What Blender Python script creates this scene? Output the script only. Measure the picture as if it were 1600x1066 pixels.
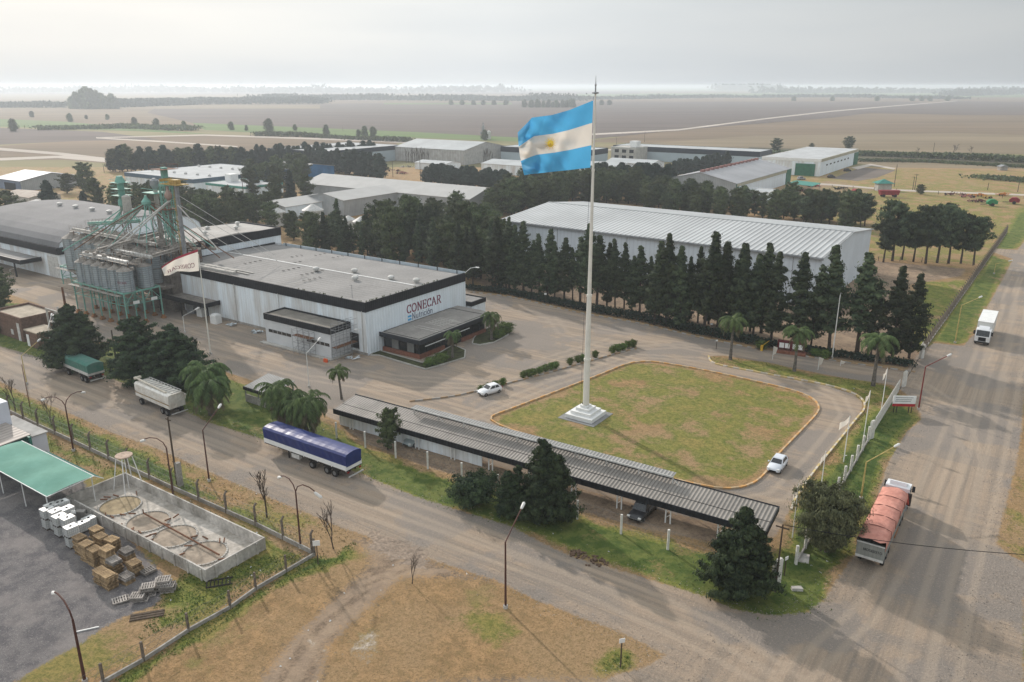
import bpy, math, random
import numpy as np
from mathutils import Vector, Matrix, noise as mnoise
R = math.radians
rnd = random.Random(7)
for o in list(bpy.data.objects): bpy.data.objects.remove(o)
sc = bpy.context.scene
col = sc.collection

# ---------------------------------------------------------------- camera
CAMH = 45.0; FPX = 1244.0; HY = 134.0
PITCH = math.atan((533 - HY) / FPX)
cam = bpy.data.cameras.new('camera'); camo = bpy.data.objects.new('camera', cam); col.objects.link(camo)
cam.sensor_fit = 'HORIZONTAL'; cam.sensor_width = 36; cam.lens = FPX / 1600 * 36
cam.clip_start = 1; cam.clip_end = 120000
camo.location = (0, 0, CAMH); camo.rotation_euler = (math.pi / 2 - PITCH, 0, R(-0.0))
sc.camera = camo
# ---------------------------------------------------------------- light
SUN_EL = 25.0
SUN_DIR = Vector((-0.54, 0.84, 0)).normalized() * math.cos(R(SUN_EL)) + Vector((0, 0, math.sin(R(SUN_EL))))   # towards the sun
sun = bpy.data.lights.new('sun', 'SUN'); suno = bpy.data.objects.new('sun', sun); col.objects.link(suno)
sun.energy = 3.0; sun.angle = R(1.2); sun.color = (1.0, 0.92, 0.84)
suno.rotation_euler = SUN_DIR.to_track_quat('Z', 'Y').to_euler(); suno.location = (-200, 300, 200)
world = bpy.data.worlds.new('World'); sc.world = world; world.use_nodes = True
nt = world.node_tree; nt.nodes.clear()
def N(nt, t, **k):
    n = nt.nodes.new(t)
    for a, b in k.items(): setattr(n, a, b)
    return n
def L(nt, a, b): nt.links.new(a, b)
sky = N(nt, 'ShaderNodeTexSky', sky_type='NISHITA', sun_disc=False)
sky.sun_elevation = R(SUN_EL); sky.sun_rotation = math.atan2(SUN_DIR.x, SUN_DIR.y)
sky.altitude = 100; sky.air_density = 1.2; sky.dust_density = 4.0; sky.ozone_density = 1.0
tc = N(nt, 'ShaderNodeTexCoord')
mp = N(nt, 'ShaderNodeMapping'); mp.inputs['Scale'].default_value = (1.2, 1.2, 9.0)
nz = N(nt, 'ShaderNodeTexNoise'); nz.inputs['Scale'].default_value = 1.6; nz.inputs['Detail'].default_value = 5; nz.inputs['Roughness'].default_value = .5
L(nt, tc.outputs['Generated'], mp.inputs[0]); L(nt, mp.outputs[0], nz.inputs['Vector'])
cr = N(nt, 'ShaderNodeValToRGB'); cr.color_ramp.elements[0].position = .3  # uneven thin cloud
sx = N(nt, 'ShaderNodeSeparateXYZ'); L(nt, tc.outputs['Generated'], sx.inputs[0])
sg = N(nt, 'ShaderNodeMapRange'); sg.inputs[1].default_value = -.02; sg.inputs[2].default_value = .62; sg.inputs[3].default_value = 1.04; sg.inputs[4].default_value = .66; L(nt, sx.outputs[0], sg.inputs[0])   # brighter towards the sun's side
zg = N(nt, 'ShaderNodeMapRange'); zg.inputs[1].default_value = .10; zg.inputs[2].default_value = .45; zg.inputs[3].default_value = 1.0; zg.inputs[4].default_value = 1.5; L(nt, sx.outputs[2], zg.inputs[0])
sm = N(nt, 'ShaderNodeMath', operation='MULTIPLY'); L(nt, sg.outputs[0], sm.inputs[0]); L(nt, zg.outputs[0], sm.inputs[1])   # overcast: brighter overhead
vg = N(nt, 'ShaderNodeMix', data_type='RGBA', blend_type='MULTIPLY'); vg.inputs[0].default_value = 1
cr.color_ramp.elements[1].position = .7
cr.color_ramp.elements[0].color = (6.8, 7.3, 7.7, 1); cr.color_ramp.elements[1].color = (8.0, 8.3, 8.4, 1)
L(nt, nz.outputs['Fac'], cr.inputs[0])
mx = N(nt, 'ShaderNodeMix', data_type='RGBA')
sz = N(nt, 'ShaderNodeSeparateXYZ'); L(nt, tc.outputs['Generated'], sz.inputs[0])
vm = N(nt, 'ShaderNodeMapRange'); vm.inputs[1].default_value = .06; vm.inputs[2].default_value = .55; vm.inputs[3].default_value = .94; vm.inputs[4].default_value = .80   # the milky veil thins towards the zenith
L(nt, sz.outputs[2], vm.inputs[0]); L(nt, vm.outputs[0], mx.inputs[0])
L(nt, cr.outputs[0], vg.inputs[6]); L(nt, sm.outputs[0], vg.inputs[7]); L(nt, sky.outputs[0], mx.inputs[6]); L(nt, vg.outputs[2], mx.inputs[7])
bg = N(nt, 'ShaderNodeBackground'); bg.inputs['Strength'].default_value = 0.085
wo = N(nt, 'ShaderNodeOutputWorld')
L(nt, mx.outputs[2], bg.inputs[0]); L(nt, bg.outputs[0], wo.inputs[0])
sc.view_settings.view_transform = 'Standard'; sc.view_settings.look = 'None'; sc.view_settings.gamma = 1
sc.view_settings.exposure = 0.31
sc.cycles.max_bounces = 5; sc.cycles.diffuse_bounces = 3; sc.cycles.volume_bounces = 3; sc.cycles.transparent_max_bounces = 6
sc.cycles.sample_clamp_indirect = 4

# ---------------------------------------------------------------- survey: photo pixel -> place on the ground
CP, SP = math.cos(PITCH), math.sin(PITCH)
def G(px, py, z=0.0):
    dv = 533 - py; dy = FPX * CP + dv * SP; dz = -FPX * SP + dv * CP; t = (z - CAMH) / dz
    return ((px - 800) * t, dy * t)
A0 = R(-34.5)                                   # heading of the site grid: u runs along the road, v away from it
E1 = (math.cos(A0), math.sin(A0)); E2 = (-E1[1], E1[0])
def toU(x, y): return (x * E1[0] + y * E1[1], x * E2[0] + y * E2[1])
def U(px, py, z=0.0): return toU(*G(px, py, z))
def W(u, v): return (u * E1[0] + v * E2[0], u * E1[1] + v * E2[1])

# ---------------------------------------------------------------- mesh builder
class MB:
    def __init__(s): s.v = []; s.f = []; s.m = []; s.sm = False
    def add(s, vs, fs, mi=0):
        b = len(s.v); s.v.extend([tuple(p) for p in vs])
        for f in fs: s.f.append(tuple(b + i for i in f)); s.m.append(mi)
        return s
    def box(s, x0, y0, z0, x1, y1, z1, mi=0):
        if x0 > x1: x0, x1 = x1, x0
        if y0 > y1: y0, y1 = y1, y0
        return s.add([(x0,y0,z0),(x1,y0,z0),(x1,y1,z0),(x0,y1,z0),(x0,y0,z1),(x1,y0,z1),(x1,y1,z1),(x0,y1,z1)],
              [(0,3,2,1),(4,5,6,7),(0,1,5,4),(1,2,6,5),(2,3,7,6),(3,0,4,7)], mi)
    def bar(s, a, b, w=.1, h=None, mi=0, up=(0,0,1)):
        a = Vector(a); b = Vector(b); d = (b - a)
        if d.length < 1e-6: return s
        d.normalize(); upv = Vector(up)
        if abs(d.dot(upv)) > .98: upv = Vector((1, 0, 0))
        sx = d.cross(upv).normalized(); sy = sx.cross(d).normalized(); h = h or w
        vs = []
        for p in (a, b):
            for i, j in ((-1,-1),(1,-1),(1,1),(-1,1)): vs.append(p + sx * (i*w/2) + sy * (j*h/2))
        return s.add(vs, [(0,3,2,1),(4,5,6,7),(0,1,5,4),(1,2,6,5),(2,3,7,6),(3,0,4,7)], mi)
    def tube(s, pts, rads, n=6, mi=0, cap=True):
        pts = [Vector(p) for p in pts]; rads = rads if hasattr(rads, '__len__') else [rads] * len(pts)
        b = len(s.v); prev = None
        for i, p in enumerate(pts):
            d = (pts[min(i+1, len(pts)-1)] - pts[max(i-1, 0)])
            if d.length < 1e-9: d = Vector((0,0,1))
            d.normalize()
            if prev is None: a = d.orthogonal().normalized()
            else:
                a = prev - d * prev.dot(d)
                a = a.normalized() if a.length > 1e-6 else d.orthogonal().normalized()
            prev = a; c = d.cross(a)
            for k in range(n):
                t = 2 * math.pi * k / n; s.v.append(tuple(p + (a * math.cos(t) + c * math.sin(t)) * rads[i]))
        for i in range(len(pts) - 1):
            for k in range(n):
                k2 = (k + 1) % n; s.f.append((b+i*n+k, b+i*n+k2, b+(i+1)*n+k2, b+(i+1)*n+k)); s.m.append(mi)
        if cap:
            s.f.append(tuple(b + k for k in range(n))[::-1]); s.m.append(mi)
            s.f.append(tuple(b + (len(pts)-1)*n + k for k in range(n))); s.m.append(mi)
        return s
    def lathe(s, prof, n=16, mi=0, c=(0,0,0)):
        return s.tube([(c[0], c[1], c[2] + z) for r, z in prof], [r for r, z in prof], n, mi) if False else s._lathe(prof, n, mi, c)
    def _lathe(s, prof, n, mi, c):
        b = len(s.v)
        for r, z in prof:
            for k in range(n):
                t = 2*math.pi*k/n; s.v.append((c[0]+r*math.cos(t), c[1]+r*math.sin(t), c[2]+z))
        for i in range(len(prof)-1):
            for k in range(n):
                k2 = (k+1) % n; s.f.append((b+i*n+k, b+i*n+k2, b+(i+1)*n+k2, b+(i+1)*n+k)); s.m.append(mi)
        s.f.append(tuple(b+k for k in range(n))[::-1]); s.m.append(mi)
        s.f.append(tuple(b+(len(prof)-1)*n+k for k in range(n))); s.m.append(mi)
        return s
    def prism(s, poly, z0, z1, mi=0):
        n = len(poly)
        ar = sum(poly[i][0]*poly[(i+1)%n][1]-poly[(i+1)%n][0]*poly[i][1] for i in range(n))
        if ar < 0: poly = poly[::-1]
        vs = [(p[0],p[1],z0) for p in poly] + [(p[0],p[1],z1) for p in poly]
        return s.add(vs, [tuple(range(n))[::-1], tuple(range(n, 2*n))] + [(i,(i+1)%n,n+(i+1)%n,n+i) for i in range(n)], mi)
    def extr(s, prof, axis, a, b, mi=0):
        """profile of (p, z) swept along x (axis 0, p is y) or y (axis 1, p is x)"""
        n = len(prof)
        if axis == 0: vs = [(a,p,z) for p,z in prof] + [(b,p,z) for p,z in prof]
        else: vs = [(p,a,z) for p,z in prof] + [(p,b,z) for p,z in prof]
        return s.add(vs, [tuple(range(n)), tuple(range(n,2*n))[::-1]] + [(i,n+i,n+(i+1)%n,(i+1)%n) for i in range(n)], mi)
    def wheel(s, x, y, z, r, w, mi=0, n=14):
        return s.tube([(x, y-w/2, z), (x, y-w/2+.02, z), (x, y+w/2-.02, z), (x, y+w/2, z)], [r*.86, r, r, r*.86], n, mi)
    def build(s, name, mats, parent=None, smooth=False, fix=True):
        me = bpy.data.meshes.new(name); me.from_pydata(s.v, [], s.f)
        if not isinstance(mats, (list, tuple)): mats = [mats]
        for m in mats: me.materials.append(m)
        if len(mats) > 1: me.polygons.foreach_set('material_index', s.m)
        if fix and len(s.f) < 20000:
            import bmesh
            bm = bmesh.new(); bm.from_mesh(me); bmesh.ops.recalc_face_normals(bm, faces=bm.faces); bm.to_mesh(me); bm.free()
        if smooth: me.polygons.foreach_set('use_smooth', [True] * len(me.polygons))
        me.update()
        o = bpy.data.objects.new(name, me); col.objects.link(o)
        if parent: o.parent = parent
        return o
def tag(o, label=None, cat=None, group=None, kind=None):
    if label: o['label'] = label
    if cat: o['category'] = cat
    if group: o['group'] = group
    if kind: o['kind'] = kind
    return o
def thing(name, label, cat, x=0, y=0, z=0, rot=0, group=None):
    o = bpy.data.objects.new(name, None); col.objects.link(o); o.location = (x, y, z); o.rotation_euler = (0, 0, rot)
    o.empty_display_size = .5
    return tag(o, label, cat, group)
KIDS = {}
def copy_tree(o, loc=None, rot=None, scale=None, label=None, group=None):
    def rec(a, par):
        c = a.copy(); col.objects.link(c)
        if par: c.parent = par
        for k in [q for q in bpy.data.objects if q.parent == a] if a not in KIDS else KIDS[a]: rec(k, c)
        return c
    if o not in KIDS:
        def reg(a):
            KIDS[a] = [q for q in list(bpy.data.objects) if q.parent == a]
            for k in KIDS[a]: reg(k)
        reg(o)
    c = rec(o, None)
    if loc: c.location = loc
    if rot is not None: c.rotation_euler = (0, 0, rot) if not hasattr(rot, '__len__') else rot
    if scale: c.scale = scale if hasattr(scale, '__len__') else (scale,)*3
    if label: c['label'] = label
    if group: c['group'] = group
    return c
USED = set()
ORD1 = 'first second third fourth fifth sixth seventh eighth ninth tenth eleventh twelfth thirteenth fourteenth fifteenth sixteenth seventeenth eighteenth nineteenth'.split()
TENS = {2:'twent',3:'thirt',4:'fort',5:'fift',6:'sixt'}
def ordw(n):
    if n < 20: return ORD1[n-1]
    return TENS[n//10]+('ieth' if n % 10 == 0 else 'y-'+ORD1[n%10-1])
def place(proto, loc, rot=0, scale=1, label=None, group=None, name=None):
    """first use moves the prototype itself, later uses copy it"""
    if proto.name not in USED:
        USED.add(proto.name); c = proto
        KIDS.setdefault(proto, [q for q in list(bpy.data.objects) if q.parent == proto])
        for k in KIDS[proto]: KIDS.setdefault(k, [q for q in list(bpy.data.objects) if q.parent == k])
        c.location = loc; c.rotation_euler = (0,0,rot) if not hasattr(rot, '__len__') else rot
        c.scale = scale if hasattr(scale, '__len__') else (scale,)*3
        if label: c['label'] = label
        if group: c['group'] = group
        return c
    return copy_tree(proto, loc, rot, scale, label, group)

# ---------------------------------------------------------------- materials
MATS = {}
def mat(name, c, rough=.7, var=.12, scale=.6, metal=0, bump=0, bscale=8, stripe=None, c2=None, streak=0, spec=.14, emit=0, fine=0, aniso=None):
    """painted / raw surface with uneven tone; stripe=(axis, pitch, depth, dark) adds ribbed sheet"""
    if name in MATS: return MATS[name]
    m = bpy.data.materials.new(name); m.use_nodes = True; nt = m.node_tree
    b = nt.nodes['Principled BSDF']; b.inputs['Roughness'].default_value = rough; b.inputs['Metallic'].default_value = metal
    b.inputs['Specular IOR Level'].default_value = spec
    tc = N(nt, 'ShaderNodeTexCoord')
    vec = tc.outputs['Object']
    mp = N(nt, 'ShaderNodeMapping'); mp.inputs['Scale'].default_value = aniso or ((1,1,1) if not streak else (1,1,1-streak))
    L(nt, vec, mp.inputs[0])
    nz = N(nt, 'ShaderNodeTexNoise'); nz.inputs['Scale'].default_value = scale; nz.inputs['Detail'].default_value = 6; nz.inputs['Roughness'].default_value = .6
    L(nt, mp.outputs[0], nz.inputs['Vector'])
    c2 = c2 or tuple(x * (1 - var * 2.2) for x in c)
    ramp = N(nt, 'ShaderNodeValToRGB'); ramp.color_ramp.elements[0].position = .32; ramp.color_ramp.elements[1].position = .62
    ramp.color_ramp.elements[0].color = (*c2, 1); ramp.color_ramp.elements[1].color = (*c, 1)
    L(nt, nz.outputs['Fac'], ramp.inputs[0]); out = ramp.outputs[0]
    if fine:
        n2 = N(nt, 'ShaderNodeTexNoise'); n2.inputs['Scale'].default_value = 3.0; n2.inputs['Detail'].default_value = 8
        L(nt, vec, n2.inputs['Vector'])
        mr = N(nt, 'ShaderNodeMapRange'); mr.inputs[1].default_value = .3; mr.inputs[2].default_value = .7; mr.inputs[3].default_value = 1 - fine; mr.inputs[4].default_value = 1 + fine
        L(nt, n2.outputs['Fac'], mr.inputs[0])
        mm = N(nt, 'ShaderNodeMix', data_type='RGBA', blend_type='MULTIPLY'); mm.inputs[0].default_value = 1
        L(nt, out, mm.inputs[6]); L(nt, mr.outputs[0], mm.inputs[7]); out = mm.outputs[2]
    hgt = None
    if stripe:
        ax, pitch, depth, dark = stripe
        sp = N(nt, 'ShaderNodeSeparateXYZ'); L(nt, vec, sp.inputs[0])
        m1 = N(nt, 'ShaderNodeMath', operation='MULTIPLY'); m1.inputs[1].default_value = 2 * math.pi / pitch; L(nt, sp.outputs[ax], m1.inputs[0])
        m2 = N(nt, 'ShaderNodeMath', operation='SINE'); L(nt, m1.outputs[0], m2.inputs[0])
        mr = N(nt, 'ShaderNodeMapRange'); mr.inputs[1].default_value = .35; mr.inputs[2].default_value = .95; L(nt, m2.outputs[0], mr.inputs[0])
        mm = N(nt, 'ShaderNodeMix', data_type='RGBA', blend_type='MULTIPLY'); L(nt, mr.outputs[0], mm.inputs[0])
        mm.inputs[7].default_value = (dark, dark, dark, 1); L(nt, out, mm.inputs[6]); out = mm.outputs[2]; hgt = (m2.outputs[0], depth)
    L(nt, out, b.inputs['Base Color'])
    if bump or hgt:
        bp = N(nt, 'ShaderNodeBump'); bp.inputs['Strength'].default_value = .6
        if hgt: bp.inputs['Distance'].default_value = hgt[1]; L(nt, hgt[0], bp.inputs['Height'])
        else:
            nb = N(nt, 'ShaderNodeTexNoise'); nb.inputs['Scale'].default_value = bscale; nb.inputs['Detail'].default_value = 4
            L(nt, vec, nb.inputs['Vector']); bp.inputs['Distance'].default_value = bump; L(nt, nb.outputs['Fac'], bp.inputs['Height'])
        L(nt, bp.outputs[0], b.inputs['Normal'])
    if emit:
        b.inputs['Emission Color'].default_value = (*c, 1); b.inputs['Emission Strength'].default_value = emit
    MATS[name] = m; return m
def leafmat(name, c, c2, var=.35, trans=.0):
    if name in MATS: return MATS[name]
    m = bpy.data.materials.new(name); m.use_nodes = True; nt = m.node_tree
    b = nt.nodes['Principled BSDF']; b.inputs['Roughness'].default_value = .75; b.inputs['Specular IOR Level'].default_value = .15
    geo = N(nt, 'ShaderNodeNewGeometry'); oi = N(nt, 'ShaderNodeObjectInfo')
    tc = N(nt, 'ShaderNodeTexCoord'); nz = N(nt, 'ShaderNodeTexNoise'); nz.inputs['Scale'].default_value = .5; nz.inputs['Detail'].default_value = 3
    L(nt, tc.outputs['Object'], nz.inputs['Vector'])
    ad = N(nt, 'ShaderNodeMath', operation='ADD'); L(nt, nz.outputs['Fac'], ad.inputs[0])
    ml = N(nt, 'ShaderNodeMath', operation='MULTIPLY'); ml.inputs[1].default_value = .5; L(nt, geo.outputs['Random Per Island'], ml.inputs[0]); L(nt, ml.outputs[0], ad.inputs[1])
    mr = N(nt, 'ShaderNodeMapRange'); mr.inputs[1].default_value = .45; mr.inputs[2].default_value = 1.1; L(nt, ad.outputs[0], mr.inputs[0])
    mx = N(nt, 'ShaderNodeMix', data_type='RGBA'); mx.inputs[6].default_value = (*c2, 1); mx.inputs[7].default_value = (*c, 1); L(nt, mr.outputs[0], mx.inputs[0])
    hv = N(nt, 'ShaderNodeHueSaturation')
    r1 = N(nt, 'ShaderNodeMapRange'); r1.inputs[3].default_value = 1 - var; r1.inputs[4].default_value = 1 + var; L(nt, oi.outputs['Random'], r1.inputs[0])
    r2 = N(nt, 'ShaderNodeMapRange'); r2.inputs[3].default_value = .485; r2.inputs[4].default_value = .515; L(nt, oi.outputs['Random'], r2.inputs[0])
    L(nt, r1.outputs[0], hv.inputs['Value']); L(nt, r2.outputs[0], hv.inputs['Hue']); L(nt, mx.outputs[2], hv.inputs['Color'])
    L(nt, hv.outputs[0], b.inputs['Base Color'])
    tl = N(nt, 'ShaderNodeBsdfTranslucent'); ms = N(nt, 'ShaderNodeMixShader'); ms.inputs[0].default_value = .25; L(nt, hv.outputs[0], tl.inputs[0])
    L(nt, b.outputs[0], ms.inputs[1]); L(nt, tl.outputs[0], ms.inputs[2]); L(nt, ms.outputs[0], nt.nodes['Material Output'].inputs[0])
    MATS[name] = m; return m
# ================================================================ TERRAIN
def PP(*a): return [U(*p) for p in a]
Z = {}
Z['road_d'] = PP((-260,440),(0,541),(40,552),(87,567),(165,587),(215,608),(255,628),(295,645),(325,660),(400,683),(480,712),(565,741),(600,756),(650,776),(712,796),(800,823),(850,850),(900,872),(1000,901),(1100,932),(1150,953),(1205,962),(1262,957),(1290,935),(1308,905),(1600,900),(1600,1120),(900,1120),(930,1080),(960,1055),(1010,1042),(1040,1024),(975,990),(900,962),(837,937),(800,919),(775,907),(700,883),(650,866),(575,838),(540,827),(505,812),(450,790),(400,769),(312,731),(250,703),(175,676),(125,653),(50,622),(0,596),(-260,500))
Z['road_r'] = PP((1205,962),(1262,957),(1290,935),(1308,905),(1345,850),(1385,722),(1415,674),(1440,652),(1425,620),(1400,606),(1432,556),(1448,543),(1460,536),(1505,541),(1524,520),(1537,490),(1551,465),(1569,432),(1583,405),(1560,397),(1552,394),(1554,388),(1590,391),(1610,365),(1640,305),(1690,235),(1700,235),(1680,330),(1640,450),(1612,560),(1601,600),(1596,675),(1588,725),(1574,780),(1562,825),(1557,850),(1575,866),(1610,884),(1800,950),(1800,985),(1610,934),(1540,927),(1531,940),(1525,975),(1515,1000),(1506,1050),(1498,1130),(1100,1130),(1060,1060))
Z['yard'] = PP((-200,372),(0,392),(100,380),(430,380),(640,420),(745,456),(800,464),(900,487),(1000,505),(1100,528),(1200,547),(1300,563),(1428,580),(1450,566),(1448,640),(1410,611),(1393,602),(1300,588),(1200,567),(1130,556),(1107,558),(1120,570),(1200,585),(1290,602),(1335,615),(1350,630),(1345,650),(1310,690),(1270,740),(1240,790),(1213,836),(1195,850),(1000,800),(800,748),(640,706),(520,655),(440,610),(385,592),(330,573),(290,553),(245,545),(200,533),(150,535),(90,500),(60,475),(0,455),(-200,400))
LAWN = [(768,652),(800,639),(860,616),(930,589),(975,571),(1000,566),(1030,567),(1100,579),(1200,601),(1245,613),(1270,624),(1279,636),(1276,647),(1255,670),(1215,712),(1198,737),(1176,756),(1142,764),(1095,759),(1000,736),(900,706),(810,676),(775,662)]
Z['lawn'] = PP(*LAWN)
STRIP_KERB = [(1107,557),(1112,566),(1130,572),(1200,585),(1290,602),(1330,614),(1348,626),(1350,640),(1338,655),(1310,690),(1270,740),(1240,785),(1236,797)]
Z['strip'] = PP((1107,557),(1112,566),(1130,572),(1200,585),(1290,602),(1330,614),(1348,626),(1350,640),(1338,655),(1310,690),(1270,740),(1240,785),(1236,797),(1225,850),(1210,940),(1300,900),(1345,850),(1385,722),(1415,674),(1437,655),(1392,640),(1405,612),(1393,602),(1300,588),(1200,567),(1130,556))
Z['verge'] = PP((-260,425),(-100,440),(0,470),(60,478),(90,503),(150,538),(200,536),(245,548),(330,576),(385,600),(440,618),(520,668),(575,700),(660,733),(800,776),(1000,834),(1195,880),(1215,850),(1300,880),(1300,955),(1205,975),(1150,960),(1100,938),(800,828),(650,782),(565,747),(400,690),(295,650),(165,592),(87,572),(0,546),(-260,450))
Z['verge_r'] = PP((1448,543),(1462,533),(1505,540),(1524,520),(1537,490),(1551,465),(1569,432),(1580,408),(1556,400),(1544,398),(1535,418),(1490,475))
Z['verge_r2'] = PP((1552,390),(1590,389),(1615,360),(1640,300),(1620,300),(1578,345))
Z['green_e'] = PP((1430,440),(1510,438),(1512,446),(1480,500),(1458,530),(1440,556),(1415,540),(1420,480))
Z['dirt_n'] = PP((640,380),(760,450),(800,462),(900,485),(1000,503),(1100,526),(1200,545),(1300,561),(1432,577),(1442,556),(1415,520),(1425,445),(1505,432),(1512,420),(1375,408),(1100,400),(800,370),(600,350))
Z['lot'] = PP((-400,560),(0,680),(60,728),(130,750),(150,790),(180,820),(262,905),(245,945),(197,962),(160,982),(120,1009),(75,1034),(22,1067),(-40,1130),(-400,1130))
Z['plant_in'] = PP((-200,560),(0,632),(15,647),(60,668),(115,693),(150,711),(200,733),(270,766),(335,793),(400,823),(487,866),(492,868),(400,922),(360,950),(295,986),(225,1033),(162,1067),(80,1130),(-100,1130),(-400,900))
Z['verge_f'] = PP((-200,550),(0,596),(50,622),(125,653),(175,676),(250,703),(312,731),(400,769),(450,790),(505,812),(545,830),(560,850),(492,872),(487,864),(400,821),(335,790),(270,763),(200,731),(150,708),(115,690),(60,665),(0,630),(-200,560))
Z['green_l'] = PP((-200,550),(0,603),(80,640),(160,676),(240,712),(320,760),(420,815),(487,864),(400,823),(270,766),(150,711),(0,634),(-200,560))
Z['green_in'] = PP((0,650),(50,668),(110,697),(200,740),(270,772),(400,830),(480,868),(410,905),(360,925),(340,900),(400,865),(200,760),(130,730),(50,700))
Z['green_in2'] = PP((300,880),(400,870),(480,868),(400,915),(300,975),(215,1000),(250,930))
Z['fence_green'] = PP((492,868),(520,868),(545,850),(560,845),(545,875),(470,902),(400,940),(330,990),(240,1045),(190,1085),(140,1085),(225,1035),(295,988),(360,952),(400,924))
Z['track'] = PP((545,835),(575,838),(660,868),(700,884),(780,910),(690,905),(630,905),(570,960),(520,1010),(500,1090),(380,1090),(440,1010),(520,930),(575,880))
Z['track2'] = PP((960,1052),(1040,1020),(1000,985),(1030,1000),(1090,1050),(1100,1100),(600,1110),(620,1060),(820,1050))
Z['chalk'] = PP((500,1000),(560,985),(600,1010),(640,1050),(600,1090),(400,1090),(440,1040))
Z['weed'] = PP((940,1030),(960,1015),(985,1022),(985,1045),(945,1048))
Z['weed2'] = PP((690,965),(760,950),(830,985),(800,1020),(740,1000))
Z['east'] = PP((1236,797),(1290,735),(1350,650),(1400,612),(1437,655),(1415,674),(1385,722),(1345,850),(1300,900),(1225,900))
Z['mfield'] = PP((1230,335),(1370,404),(1545,418),(1592,330),(1600,300),(1480,285),(1300,288),(1262,300))
Z['mid_l'] = PP((-300,250),(-300,330),(0,345),(120,340),(300,330),(420,300),(640,270),(640,245),(300,245))
Z['mid_r'] = PP((1180,262),(1350,262),(1650,268),(1650,300),(1300,287),(1180,283))
Z['grass_r'] = PP((1557,850),(1562,820),(1574,780),(1588,725),(1596,675),(1601,600),(1700,500),(1900,700),(1700,900),(1610,884),(1575,866))
Z['grass_r2'] = PP((1498,1130),(1506,1050),(1515,1000),(1525,975),(1531,940),(1540,927),(1610,934),(1800,985),(1800,1130))
Z['carpark'] = PP((560,655),(640,690),(800,735),(1000,790),(1195,838),(1200,865),(1000,825),(800,770),(660,728),(575,695),(540,672))
Z['machines'] = PP((1180,300),(1300,280),(1380,295),(1330,320),(1290,330),(1200,330))
Z['plaza'] = PP((622,628),(760,680),(770,670),(690,640))

def inpoly(P, X, Y):
    ins = np.zeros(X.shape, bool); n = len(P)
    for i in range(n):
        x1, y1 = P[i]; x2, y2 = P[(i+1) % n]
        c = ((y1 > Y) != (y2 > Y)) & (X < (x2-x1) * (Y-y1) / (y2-y1 + 1e-12) + x1); ins ^= c
    return ins
def sdist(P, X, Y, lim=3.0):
    """signed distance (inside positive), clipped"""
    px = [p[0] for p in P]; py = [p[1] for p in P]
    out = np.full(X.shape, -lim, np.float32)
    sel = (X > min(px)-lim) & (X < max(px)+lim) & (Y > min(py)-lim) & (Y < max(py)+lim)
    x = X[sel]; y = Y[sel]; d = np.full(x.shape, 1e9); n = len(P)
    for i in range(n):
        x1, y1 = P[i]; x2, y2 = P[(i+1) % n]; dx, dy = x2-x1, y2-y1; l = dx*dx+dy*dy+1e-9
        t = np.clip(((x-x1)*dx+(y-y1)*dy)/l, 0, 1); d = np.minimum(d, (x-x1-t*dx)**2+(y-y1-t*dy)**2)
    d = np.sqrt(d); ins = inpoly(P, x, y); out[sel] = np.clip(np.where(ins, d, -d), -lim, lim); return out
def soft(P, X, Y, w=1.0): return np.clip(.5 + sdist(P, X, Y, w*1.2) / (2*w), 0, 1)

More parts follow.
